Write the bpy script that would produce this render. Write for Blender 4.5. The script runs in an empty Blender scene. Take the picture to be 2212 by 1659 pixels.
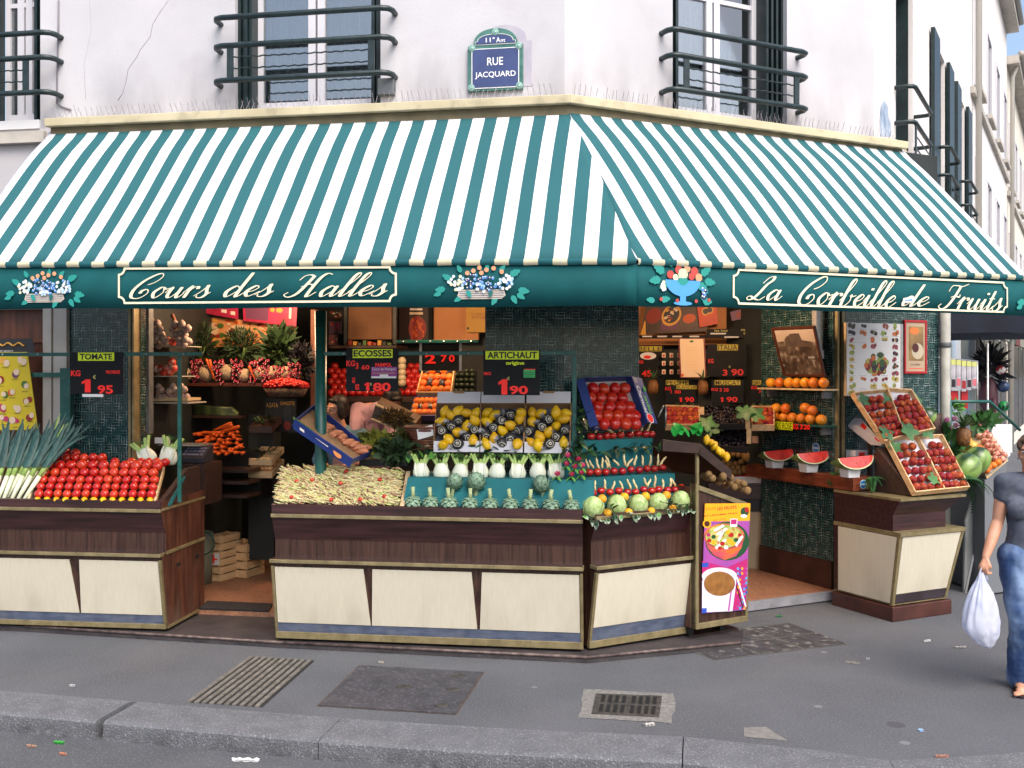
import bpy, math, random
from mathutils import Vector, Matrix, noise
R = math.radians
rnd = random.Random(11)
sc = bpy.context.scene
COL = sc.collection
# ------------------------------------------------------------------ camera, sky, sun, exposure
cam = bpy.data.cameras.new('camera'); cam.lens = 34.99; cam.sensor_width = 36; cam.clip_end = 600; cam.clip_start = .05
cam.shift_y = -25.5 / 2212
co = bpy.data.objects.new('camera', cam); co.location = (0, 0, 2.15); co.rotation_euler = (R(90), 0, 0)
COL.objects.link(co); sc.camera = co
SUN_EL, SUN_ROT = 50, 154          # elevation; compass angle from +Y, clockwise
w = bpy.data.worlds.new('World'); sc.world = w; w.use_nodes = True
nt = w.node_tree; bg = nt.nodes['Background']
sky = nt.nodes.new('ShaderNodeTexSky'); sky.sky_type = 'NISHITA'; sky.sun_disc = False
sky.sun_elevation = R(SUN_EL); sky.sun_rotation = R(SUN_ROT); sky.air_density = 1.0; sky.dust_density = 4.0; sky.ozone_density = .6
nt.links.new(sky.outputs[0], bg.inputs[0]); bg.inputs[1].default_value = .15
sl = bpy.data.lights.new('sun', 'SUN'); sl.energy = 1.4; sl.angle = R(45); sl.color = (1, .97, .94)
so = bpy.data.objects.new('sun', sl); COL.objects.link(so)
_d = Vector((math.sin(R(SUN_ROT)) * math.cos(R(SUN_EL)), math.cos(R(SUN_ROT)) * math.cos(R(SUN_EL)), math.sin(R(SUN_EL))))
so.rotation_euler = _d.to_track_quat('Z', 'Y').to_euler()
sc.view_settings.view_transform = 'Standard'; sc.view_settings.look = 'None'; sc.view_settings.gamma = 1
sc.view_settings.exposure = .9
sc.cycles.use_denoising = True
sc.cycles.max_bounces = 7; sc.cycles.diffuse_bounces = 4; sc.cycles.transparent_max_bounces = 12

# ------------------------------------------------------------------ frames: a facade's own axes (along it, into it, up)
CAM = Vector((0, 0, 2.15)); FPX, CX, HY = 2150., 1106., 804.
def frame(o, ang):
 return Matrix.Translation((o[0], o[1], o[2] if len(o) > 2 else 0)) @ Matrix.Rotation(R(ang), 4, 'Z')
O = (.43, 8.15)
FL = frame(O, -9.5)                # facade on the wide street
FR = frame(O, 26)                  # cut-off corner facade
FW = Matrix.Identity(4)
def ray(px, py): return Vector(((px - CX) / FPX, 1, (HY - py) / FPX))
def hit(F, px, py, v):             # point of the photograph's pixel on the plane y=v of a frame
 I = F.inverted(); c = I @ CAM; d = I.to_3x3() @ ray(px, py)
 return c + d * ((v - c.y) / d.y)
def hitz(F, px, py, z):
 I = F.inverted(); c = I @ CAM; d = I.to_3x3() @ ray(px, py)
 return c + d * ((z - c.z) / d.z)
def two(F, a, b, z):               # frame whose x axis runs between two ground points
 p, q = hitz(FW, *a, z), hitz(FW, *b, z)
 return frame((p.x, p.y), math.degrees(math.atan2(q.y - p.y, q.x - p.x))), (q - p).length
def crop(x0, y0, s): return lambda x, y: ((x0 + x / s) / 1.171790, (y0 + y / s) / 1.171790)
A1, A2, A3, A4 = crop(0, 0, 2.5602), crop(864, 0, 2.5602), crop(1728, 0, 2.5602), crop(0, 600, 2.5602)
A5, A6, A7, A8 = crop(700, 700, 4.424), crop(1050, 800, 3.16), crop(1550, 700, 3.6867), crop(2092, 700, 3.318)
B1, B2, B3, B4 = crop(0, 1100, 3.16), crop(650, 1100, 3.16), crop(1300, 1100, 3.16), crop(1892, 1050, 2.37)
B5, B6, B7, B8 = crop(0, 1544, 2.5602), crop(864, 1544, 2.5602), crop(1728, 1544, 2.5602), crop(320, 770, 4.424)
WALL = Matrix.Rotation(R(90), 4, 'X')      # a flat drawing (x, y) stood up on a facade, facing the street

# ------------------------------------------------------------------ materials
def lin(h):
 h = h.lstrip('#'); c = [int(h[i:i + 2], 16) / 255 for i in (0, 2, 4)]
 return tuple((x / 12.92 if x <= .04045 else ((x + .055) / 1.055) ** 2.4) for x in c)
MATS = {}
def mat(name, c, rough=.5, c2=None, scale=6, stretch=(1, 1, 1), detail=4, lo=.35, hi=.65, bump=0, bscale=None, metal=0,
  rand=0, randh=0, spec=.5, emit=0, coat=0, c3=None, scale3=40, mix3=.5, alpha=None, sss=0, trans=0):
 if name in MATS: return MATS[name]
 c = lin(c) if isinstance(c, str) else c
 m = bpy.data.materials.new(name); m.use_nodes = True; MATS[name] = m
 n = m.node_tree.nodes; l = m.node_tree.links; b = n['Principled BSDF']
 b.inputs['Roughness'].default_value = rough; b.inputs['Metallic'].default_value = metal
 b.inputs['Specular IOR Level'].default_value = spec; b.inputs['Coat Weight'].default_value = coat
 if sss: b.inputs['Subsurface Weight'].default_value = sss; b.inputs['Subsurface Radius'].default_value = (.02, .01, .006)
 tc = n.new('ShaderNodeTexCoord'); mp = n.new('ShaderNodeMapping'); l.new(tc.outputs['Object'], mp.inputs[0])
 mp.inputs['Scale'].default_value = stretch
 out = None
 if c2 is not None:
  c2 = lin(c2) if isinstance(c2, str) else c2
  no = n.new('ShaderNodeTexNoise'); no.inputs['Scale'].default_value = scale; no.inputs['Detail'].default_value = detail
  l.new(mp.outputs[0], no.inputs[0])
  if rand:
   oi = n.new('ShaderNodeObjectInfo'); ad = n.new('ShaderNodeVectorMath'); ad.operation = 'ADD'
   sc_ = n.new('ShaderNodeVectorMath'); sc_.operation = 'SCALE'; l.new(oi.outputs['Random'], sc_.inputs[3]); sc_.inputs[0].default_value = (37, 11, 23)
   l.new(mp.outputs[0], ad.inputs[0]); l.new(sc_.outputs[0], ad.inputs[1]); l.new(ad.outputs[0], no.inputs[0])
  ra = n.new('ShaderNodeValToRGB'); ra.color_ramp.elements[0].position = lo; ra.color_ramp.elements[1].position = hi
  ra.color_ramp.elements[0].color = (*c, 1); ra.color_ramp.elements[1].color = (*c2, 1)
  l.new(no.outputs[0], ra.inputs[0]); out = ra.outputs[0]
 if c3 is not None:
  c3 = lin(c3) if isinstance(c3, str) else c3
  n3 = n.new('ShaderNodeTexNoise'); n3.inputs['Scale'].default_value = scale3; n3.inputs['Detail'].default_value = 3; l.new(mp.outputs[0], n3.inputs[0])
  r3 = n.new('ShaderNodeValToRGB'); r3.color_ramp.elements[0].position = .55; r3.color_ramp.elements[1].position = .68
  r3.color_ramp.elements[1].color = (mix3,) * 3 + (1,); l.new(n3.outputs[0], r3.inputs[0])
  mx = n.new('ShaderNodeMix'); mx.data_type = 'RGBA'; l.new(r3.outputs[0], mx.inputs[0])
  if out: l.new(out, mx.inputs[6])
  else: mx.inputs[6].default_value = (*c, 1)
  mx.inputs[7].default_value = (*c3, 1); out = mx.outputs[2]
 if rand or randh:
  hs = n.new('ShaderNodeHueSaturation'); oi = n.new('ShaderNodeObjectInfo')
  for val, inp, mid in ((rand, 2, 1), (randh, 0, .5)):
   if val:
    mr = n.new('ShaderNodeMapRange'); mr.inputs[3].default_value = mid - val; mr.inputs[4].default_value = mid + val
    l.new(oi.outputs['Random'], mr.inputs[0]); l.new(mr.outputs[0], hs.inputs[inp])
  if out: l.new(out, hs.inputs[4])
  else: hs.inputs[4].default_value = (*c, 1)
  out = hs.outputs[0]
 if out: l.new(out, b.inputs['Base Color'])
 else: b.inputs['Base Color'].default_value = (*c, 1)
 if emit:
  b.inputs['Emission Color'].default_value = (*c, 1); b.inputs['Emission Strength'].default_value = emit
 if bump:
  nb = n.new('ShaderNodeTexNoise'); nb.inputs['Scale'].default_value = bscale or scale * 3; nb.inputs['Detail'].default_value = 4
  l.new(mp.outputs[0], nb.inputs[0]); bu = n.new('ShaderNodeBump'); bu.inputs['Strength'].default_value = bump; bu.inputs['Distance'].default_value = .02
  l.new(nb.outputs[0], bu.inputs['Height']); l.new(bu.outputs[0], b.inputs['Normal'])
 if trans:
  o = n['Material Output']; t = n.new('ShaderNodeBsdfTranslucent'); mx = n.new('ShaderNodeMixShader'); mx.inputs[0].default_value = trans
  l.new(b.outputs[0], mx.inputs[1]); l.new(t.outputs[0], mx.inputs[2]); l.new(mx.outputs[0], o.inputs[0])
  if out: l.new(out, t.inputs[0])
  else: t.inputs[0].default_value = (*c, 1)
 if alpha is not None: b.inputs['Alpha'].default_value = alpha
 return m
def over(m, fac, col):      # lays one more colour over a material where fac is 1
 n, l, b = nodes_of(m); s = b.inputs['Base Color']; mx = n.new('ShaderNodeMix'); mx.data_type = 'RGBA'; l.new(fac, mx.inputs[0])
 if s.is_linked: l.new(s.links[0].from_socket, mx.inputs[6])
 else: mx.inputs[6].default_value = s.default_value
 mx.inputs[7].default_value = (*lin(col), 1); l.new(mx.outputs[2], s)
def spots(m, scale, r, col, keep=.5, mix=.6):      # round spots (gum, splashes) scattered over a surface
 n, l, b = nodes_of(m); tc = n.new('ShaderNodeTexCoord'); v = n.new('ShaderNodeTexVoronoi'); v.inputs['Scale'].default_value = scale; l.new(tc.outputs['Object'], v.inputs[0])
 a = n.new('ShaderNodeMath'); a.operation = 'LESS_THAN'; a.inputs[1].default_value = r; l.new(v.outputs['Distance'], a.inputs[0]); sp = n.new('ShaderNodeSeparateColor'); l.new(v.outputs['Color'], sp.inputs[0])
 k = n.new('ShaderNodeMath'); k.operation = 'LESS_THAN'; k.inputs[1].default_value = keep; l.new(sp.outputs[0], k.inputs[0]); q = n.new('ShaderNodeMath'); q.operation = 'MULTIPLY'; l.new(a.outputs[0], q.inputs[0]); l.new(k.outputs[0], q.inputs[1])
 q2 = n.new('ShaderNodeMath'); q2.operation = 'MULTIPLY'; q2.inputs[1].default_value = mix; l.new(q.outputs[0], q2.inputs[0]); over(m, q2.outputs[0], col)
def grime(m, z0, h, col, mix=.6, scale=3., st=(1, 1, .35)):       # dirt splashed up from height z0
 n, l, b = nodes_of(m); tc = n.new('ShaderNodeTexCoord'); sp = n.new('ShaderNodeSeparateXYZ'); l.new(tc.outputs['Object'], sp.inputs[0]); mp = n.new('ShaderNodeMapping'); mp.inputs['Scale'].default_value = st; l.new(tc.outputs['Object'], mp.inputs[0])
 no = n.new('ShaderNodeTexNoise'); no.inputs['Scale'].default_value = scale; no.inputs['Detail'].default_value = 7; l.new(mp.outputs[0], no.inputs[0])
 r = n.new('ShaderNodeMapRange'); r.inputs[1].default_value = z0; r.inputs[2].default_value = z0 + h; r.inputs[3].default_value = 1; r.inputs[4].default_value = 0; l.new(sp.outputs[2], r.inputs[0])
 c = n.new('ShaderNodeValToRGB'); c.color_ramp.elements[0].position = .42; c.color_ramp.elements[1].position = .72; l.new(no.outputs[0], c.inputs[0]); q = n.new('ShaderNodeMath'); q.operation = 'MULTIPLY'; l.new(r.outputs[0], q.inputs[0]); l.new(c.outputs[0], q.inputs[1])
 q2 = n.new('ShaderNodeMath'); q2.operation = 'MULTIPLY'; q2.inputs[1].default_value = mix; l.new(q.outputs[0], q2.inputs[0]); over(m, q2.outputs[0], col)
def nodes_of(m): return m.node_tree.nodes, m.node_tree.links, m.node_tree.nodes['Principled BSDF']
def stripes(name, ca, cb, pitch, off):            # canvas woven in two colours, stripes run down the slope
 m = mat(name, ca, .8, spec=.2); n, l, b = nodes_of(m)
 tc = n.new('ShaderNodeTexCoord'); sp = n.new('ShaderNodeSeparateXYZ'); l.new(tc.outputs['Object'], sp.inputs[0])
 def mt(op, a, bb):
  q = n.new('ShaderNodeMath'); q.operation = op; l.new(a, q.inputs[0]); q.inputs[1].default_value = bb; return q.outputs[0]
 f = mt('FRACT', mt('DIVIDE', mt('ADD', sp.outputs[0], off), pitch), 0)
 f = mt('GREATER_THAN', f, .5)
 no = n.new('ShaderNodeTexNoise'); no.inputs['Scale'].default_value = 2.2; no.inputs['Detail'].default_value = 6; l.new(tc.outputs['Object'], no.inputs[0])
 mx = n.new('ShaderNodeMix'); mx.data_type = 'RGBA'; l.new(f, mx.inputs[0]); mx.inputs[6].default_value = (*lin(ca), 1); mx.inputs[7].default_value = (*lin(cb), 1)
 g = mt('LESS_THAN', mt('FRACT', mt('DIVIDE', mt('ADD', sp.outputs[0], off - .25 * pitch), pitch * 7), 0), .004)
 sm = n.new('ShaderNodeMix'); sm.data_type = 'RGBA'; l.new(g, sm.inputs[0]); l.new(mx.outputs[2], sm.inputs[6]); sm.inputs[7].default_value = (.42, .47, .5, 1); mx = sm
 dm = n.new('ShaderNodeMix'); dm.data_type = 'RGBA'; dm.blend_type = 'MULTIPLY'; dm.inputs[0].default_value = .2
 l.new(mx.outputs[2], dm.inputs[6]); l.new(no.outputs[0], dm.inputs[7]); l.new(dm.outputs[2], b.inputs['Base Color'])
 return m
def weave(name):                                  # dark green mosaic of small tiles laid in a basket weave, pale joints
 m = mat(name, '#1c3b3c', .22, spec=.6); n, l, b = nodes_of(m)
 tc = n.new('ShaderNodeTexCoord'); mp = n.new('ShaderNodeMapping'); l.new(tc.outputs['Object'], mp.inputs[0]); mp.inputs['Scale'].default_value = (1 / .072,) * 3
 sp = n.new('ShaderNodeSeparateXYZ'); l.new(mp.outputs[0], sp.inputs[0])
 def mt(op, a, bb=None, v=0.):
  q = n.new('ShaderNodeMath'); q.operation = op; l.new(a, q.inputs[0])
  if bb is not None: l.new(bb, q.inputs[1])
  else: q.inputs[1].default_value = v
  return q.outputs[0]
 hx = mt('ADD', sp.outputs[0], sp.outputs[1]); hz = sp.outputs[2]
 chk = mt('MODULO', mt('ABSOLUTE', mt('ADD', mt('FLOOR', hx), mt('FLOOR', hz))), v=2)
 fx, fz = mt('FRACT', hx), mt('FRACT', hz)
 def mixf(a, bb):
  q = n.new('ShaderNodeMix'); l.new(chk, q.inputs[0]); l.new(a, q.inputs[2]); l.new(bb, q.inputs[3]); return q.outputs[0]
 st = mt('FRACT', mt('MULTIPLY', mixf(fx, fz), v=3.)); cr = mixf(fz, fx)
 g1 = mt('LESS_THAN', mt('ABSOLUTE', mt('SUBTRACT', st, v=.5)), v=.425)
 g2 = mt('LESS_THAN', mt('ABSOLUTE', mt('SUBTRACT', cr, v=.5)), v=.475)
 tile = mt('MULTIPLY', g1, g2)
 cell = n.new('ShaderNodeTexWhiteNoise'); cv = n.new('ShaderNodeCombineXYZ')
 l.new(mt('FLOOR', mt('MULTIPLY', hx, v=3)), cv.inputs[0]); l.new(mt('FLOOR', mt('MULTIPLY', hz, v=3)), cv.inputs[1]); l.new(mt('FLOOR', mt('ADD', hx, hz)), cv.inputs[2])
 cell.noise_dimensions = '3D'; l.new(cv.outputs[0], cell.inputs[0])
 r = n.new('ShaderNodeValToRGB'); r.color_ramp.elements[0].color = (*lin('#0f2325'), 1); r.color_ramp.elements[1].color = (*lin('#24494a'), 1); l.new(cell.outputs[0], r.inputs[0])
 no = n.new('ShaderNodeTexNoise'); no.inputs['Scale'].default_value = 14; l.new(tc.outputs['Object'], no.inputs[0])
 gr = n.new('ShaderNodeValToRGB'); gr.color_ramp.elements[0].color = (*lin('#3c5a58'), 1); gr.color_ramp.elements[1].color = (*lin('#a5b8b2'), 1)
 gr.color_ramp.elements[0].position = .45; gr.color_ramp.elements[1].position = .68; l.new(no.outputs[0], gr.inputs[0])
 mx = n.new('ShaderNodeMix'); mx.data_type = 'RGBA'; l.new(tile, mx.inputs[0]); l.new(gr.outputs[0], mx.inputs[6]); l.new(r.outputs[0], mx.inputs[7])
 l.new(mx.outputs[2], b.inputs['Base Color'])
 bu = n.new('ShaderNodeBump'); bu.inputs['Strength'].default_value = .5; bu.inputs['Distance'].default_value = .003; l.new(tile, bu.inputs['Height']); l.new(bu.outputs[0], b.inputs['Normal'])
 return m
def glass(name, tint=(.8, .87, .9), refl=.28):
 m = mat(name, tint, .03); n, l, b = nodes_of(m)
 t = n.new('ShaderNodeBsdfTransparent'); t.inputs[0].default_value = (*tint, 1); g = n.new('ShaderNodeBsdfGlossy'); g.inputs[1].default_value = .02
 f = n.new('ShaderNodeFresnel'); f.inputs[0].default_value = 1.5; a = n.new('ShaderNodeMath'); a.inputs[1].default_value = refl; l.new(f.outputs[0], a.inputs[0])
 mx = n.new('ShaderNodeMixShader'); l.new(a.outputs[0], mx.inputs[0]); l.new(t.outputs[0], mx.inputs[1]); l.new(g.outputs[0], mx.inputs[2]); l.new(mx.outputs[0], n['Material Output'].inputs[0])
 return m

# ------------------------------------------------------------------ mesh builder
class MB:
 def __init__(s): s.v = []; s.f = []; s.m = []; s.s = []
 def add(s, vs, fs, mi=0, smooth=False, M=None):
  k = len(s.v)
  s.v += [tuple(M @ Vector(p)) if M is not None else tuple(p) for p in vs]
  s.f += [tuple(i + k for i in f) for f in fs]; s.m += [mi] * len(fs); s.s += [smooth] * len(fs); return s
 def box(s, x0, x1, y0, y1, z0, z1, mi=0, M=None):
  return s.add([(x, y, z) for x in (x0, x1) for y in (y0, y1) for z in (z0, z1)],
      [(0, 1, 3, 2), (4, 6, 7, 5), (0, 4, 5, 1), (2, 3, 7, 6), (0, 2, 6, 4), (1, 5, 7, 3)], mi, False, M)
 def hexa(s, p, mi=0, M=None):      # bottom ring of four, top ring of four
  return s.add(p, [(3, 2, 1, 0), (4, 5, 6, 7), (0, 1, 5, 4), (1, 2, 6, 5), (2, 3, 7, 6), (3, 0, 4, 7)], mi, False, M)
 def prism(s, pts, a, b, mi=0, ax='y', M=None):   # closed outline swept along an axis
  n = len(pts)
  f = {'y': lambda p, t: (p[0], t, p[1]), 'x': lambda p, t: (t, p[0], p[1]), 'z': lambda p, t: (p[0], p[1], t)}[ax]
  vs = [f(p, a) for p in pts] + [f(p, b) for p in pts]
  fs = [tuple(range(n)), tuple(range(2 * n - 1, n - 1, -1))] + [(i, n + i, n + (i + 1) % n, (i + 1) % n) for i in range(n)]
  return s.add(vs, fs, mi, False, M)
 def tube(s, path, r, n=8, mi=0, cap=True, M=None, flat=1.):
  P = [Vector(p) for p in path]; k = len(P); rr = r if isinstance(r, (list, tuple)) else [r] * k
  vs, fs = [], []; nrm = None
  for i, p in enumerate(P):
   t = (P[min(i + 1, k - 1)] - P[max(i - 1, 0)]); t = t.normalized() if t.length > 1e-9 else Vector((0, 0, 1))
   if nrm is None: nrm = t.orthogonal().normalized() if abs(t.z) > .9 else Vector((0, 0, 1)).cross(t).normalized()
   nrm = (nrm - t * nrm.dot(t)); nrm = nrm.normalized() if nrm.length > 1e-6 else t.orthogonal().normalized()
   bn = t.cross(nrm)
   for j in range(n):
    a = 2 * math.pi * j / n
    vs.append(p + nrm * (math.cos(a) * rr[i]) + bn * (math.sin(a) * rr[i] * flat))
  for i in range(k - 1):
   for j in range(n):
    fs.append((i * n + j, i * n + (j + 1) % n, (i + 1) * n + (j + 1) % n, (i + 1) * n + j))
  if cap: fs += [tuple(range(n - 1, -1, -1)), tuple(range((k - 1) * n, k * n))]
  return s.add(vs, fs, mi, True, M)
 def lathe(s, prof, n=16, mi=0, M=None, fn=None):
  vs, fs = [], []
  for i, (r, z) in enumerate(prof):
   for j in range(n):
    a = 2 * math.pi * j / n; q = (r * math.cos(a), r * math.sin(a), z)
    vs.append(fn(q, a, i) if fn else q)
  for i in range(len(prof) - 1):
   for j in range(n): fs.append((i * n + j, i * n + (j + 1) % n, (i + 1) * n + (j + 1) % n, (i + 1) * n + j))
  fs += [tuple(range(n - 1, -1, -1)), tuple(range((len(prof) - 1) * n, len(prof) * n))]
  return s.add(vs, fs, mi, True, M)
 def ball(s, c=(0, 0, 0), r=(1, 1, 1), n=14, k=9, mi=0, M=None, fn=None):
  if not isinstance(r, (tuple, list)): r = (r, r, r)
  prof = [(math.sin(math.pi * (i + .02) / (k + .04)), -math.cos(math.pi * (i + .02) / (k + .04))) for i in range(k + 1)]
  T = Matrix.Translation(c) @ Matrix.Diagonal((*r, 1))
  if M is not None: T = M @ T
  return s.lathe(prof, n, mi, T, fn)
 def poly(s, pts, mi=0, M=None): return s.add(pts, [tuple(range(len(pts)))], mi, False, M)
 def disc(s, x, y, r, z=0, n=12, mi=0, M=None, ry=None):
  return s.poly([(x + r * math.cos(2 * math.pi * i / n), y + (ry or r) * math.sin(2 * math.pi * i / n), z) for i in range(n)], mi, M)
 def rect(s, x0, x1, y0, y1, z=0, mi=0, M=None): return s.poly([(x0, y0, z), (x1, y0, z), (x1, y1, z), (x0, y1, z)], mi, M)
 def leaf(s, M, l, wd, mi=0, droop=.2, fold=.25, n=4):     # one leaf along +x, folded along its rib
  vs, fs = [], []
  for i in range(n + 1):
   t = i / n; hw = wd * math.sin(math.pi * min(1, t * .92 + .06)) ** .8 * .5; z = -droop * l * t * t
   vs += [(l * t, -hw, z + hw * fold), (l * t, 0, z), (l * t, hw, z + hw * fold)]
  for i in range(n):
   a = 3 * i; fs += [(a, a + 3, a + 4, a + 1), (a + 1, a + 4, a + 5, a + 2)]
  return s.add(vs, fs, mi, True, M)
 def build(s, name, mats, parent=None, M=None, bev=0, label=None, smooth_angle=None):
  me = bpy.data.meshes.new(name); me.from_pydata(s.v, [], s.f)
  for m in (mats if isinstance(mats, (list, tuple)) else [mats]): me.materials.append(m)
  me.polygons.foreach_set('material_index', s.m); me.polygons.foreach_set('use_smooth', s.s); me.update()
  o = bpy.data.objects.new(name, me); COL.objects.link(o)
  if parent: o.parent = parent
  if M is not None: o.matrix_local = M
  if bev:
   b = o.modifiers.new('bevel', 'BEVEL'); b.width = bev; b.segments = 2; b.limit_method = 'ANGLE'; b.angle_limit = R(40)
  if label: o['label'] = label
  return o
def tag(o, label, cat, group=None):
 o['label'] = label; o['category'] = cat
 if group: o['group'] = group
 return o
def thing(name, label, cat, M=None, group=None):
 o = bpy.data.objects.new(name, None); o.empty_display_size = .05; COL.objects.link(o)
 if M is not None: o.matrix_local = M
 return tag(o, label, cat, group)
def struct(o, kind='structure'): o['kind'] = kind; return o
def T(x, y=0, z=0): return Matrix.Translation(x if isinstance(x, Vector) else (x, y, z))
def SV(r): return S(r * rnd.uniform(.92, 1.08), r * rnd.uniform(.92, 1.08), r * rnd.uniform(.92, 1.06))
def RX(a): return Matrix.Rotation(R(a), 4, 'X')
def RY(a): return Matrix.Rotation(R(a), 4, 'Y')
def RZ(a): return Matrix.Rotation(R(a), 4, 'Z')
def S(a, b=None, c=None): return Matrix.Diagonal((a, a if b is None else b, a if c is None else c, 1))
def dup(o, M, label=None, group=None, kids=True):      # a copy of a thing with copies of its parts and sub-parts
 c = o.copy(); COL.objects.link(c); c.matrix_local = M
 if label: c['label'] = label
 if group: c['group'] = group
 if kids:
  for ch in list(o.children):
   d = ch.copy(); COL.objects.link(d); d.parent = c; d.matrix_local = ch.matrix_local.copy()
   for g in list(ch.children):
    e = g.copy(); COL.objects.link(e); e.parent = d; e.matrix_local = g.matrix_local.copy()
 return c
class Proto:                                           # first use moves the original itself, later ones copy it
 def __init__(s, o): s.o = o; s.used = False
 def put(s, M, label, group=None):
  if not s.used:
   s.used = True; s.o.matrix_local = M; s.o['label'] = label
   if group: s.o['group'] = group
   return s.o
  return dup(s.o, M, label, group)
ORD = ['zero', 'first', 'second', 'third', 'fourth', 'fifth', 'sixth', 'seventh', 'eighth', 'ninth', 'tenth', 'eleventh', 'twelfth', 'thirteenth', 'fourteenth', 'fifteenth', 'sixteenth', 'seventeenth', 'eighteenth']
def patch(F, px, vb, vt):          # sloped surface from four pixels (bl, br, tr, tl): bottom edge at depth vb, top edge at vt
 bl, br, tr, tl = hit(F, *px[0], vb), hit(F, *px[1], vb), hit(F, *px[2], vt), hit(F, *px[3], vt)
 q = lambda s, t: bl.lerp(br, s).lerp(tl.lerp(tr, s), t)
 q.n = ((br - bl).cross(tl - bl)).normalized(); q.p = (bl, br, tr, tl); return q

# ------------------------------------------------------------------ lettering
def text_mesh(body, bold=0., shear=0., spacing=1.):
 cu = bpy.data.curves.new('lettering', 'FONT'); cu.body = body; cu.size = 1; cu.offset = bold; cu.shear = shear; cu.space_character = spacing; cu.resolution_u = 3
 o = bpy.data.objects.new('lettering', cu); me = bpy.data.meshes.new_from_object(o)
 vs = [tuple(v.co) for v in me.vertices]; fs = [tuple(p.vertices) for p in me.polygons]
 bpy.data.objects.remove(o); bpy.data.meshes.remove(me); bpy.data.curves.remove(cu); return vs, fs
def fit(vs, box):
 xs = [v[0] for v in vs]; ys = [v[1] for v in vs]; a, b, c, d = min(xs), max(xs), min(ys), max(ys)
 sx = (box[1] - box[0]) / max(1e-6, b - a); sy = (box[3] - box[2]) / max(1e-6, d - c)
 return [(box[0] + (v[0] - a) * sx, box[2] + (v[1] - c) * sy, v[2] if len(v) > 2 else 0) for v in vs]
def write(mb, body, box, mi=0, M=None, bold=0., shear=0., spacing=1., z=0):   # text fitted into a box of the drawing plane
 if body == '1': vs, fs = [(.22, 0, 0), (.62, 0, 0), (.62, 1, 0), (.3, 1, 0), (.0, .8, 0), (.0, .62, 0), (.22, .72, 0)], [(0, 1, 2, 3, 6), (6, 3, 4, 5)]
 else: vs, fs = text_mesh(body, bold, shear, spacing)
 vs = fit(vs, box)
 mb.add([(x, y, z) for x, y, _ in vs], fs, mi, False, M)
def spline(P, n=7):
 out = []; k = len(P)
 for i in range(k - 1):
  p0, p1, p2, p3 = P[max(0, i - 1)], P[i], P[i + 1], P[min(k - 1, i + 2)]
  for j in range(n):
   t = j / n
   out.append(tuple(.5 * (2 * p1[a] + (p2[a] - p0[a]) * t + (2 * p0[a] - 5 * p1[a] + 4 * p2[a] - p3[a]) * t * t + (3 * p1[a] - p0[a] - 3 * p2[a] + p3[a]) * t ** 3) for a in range(2)))
 return out + [tuple(P[-1])]
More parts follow.
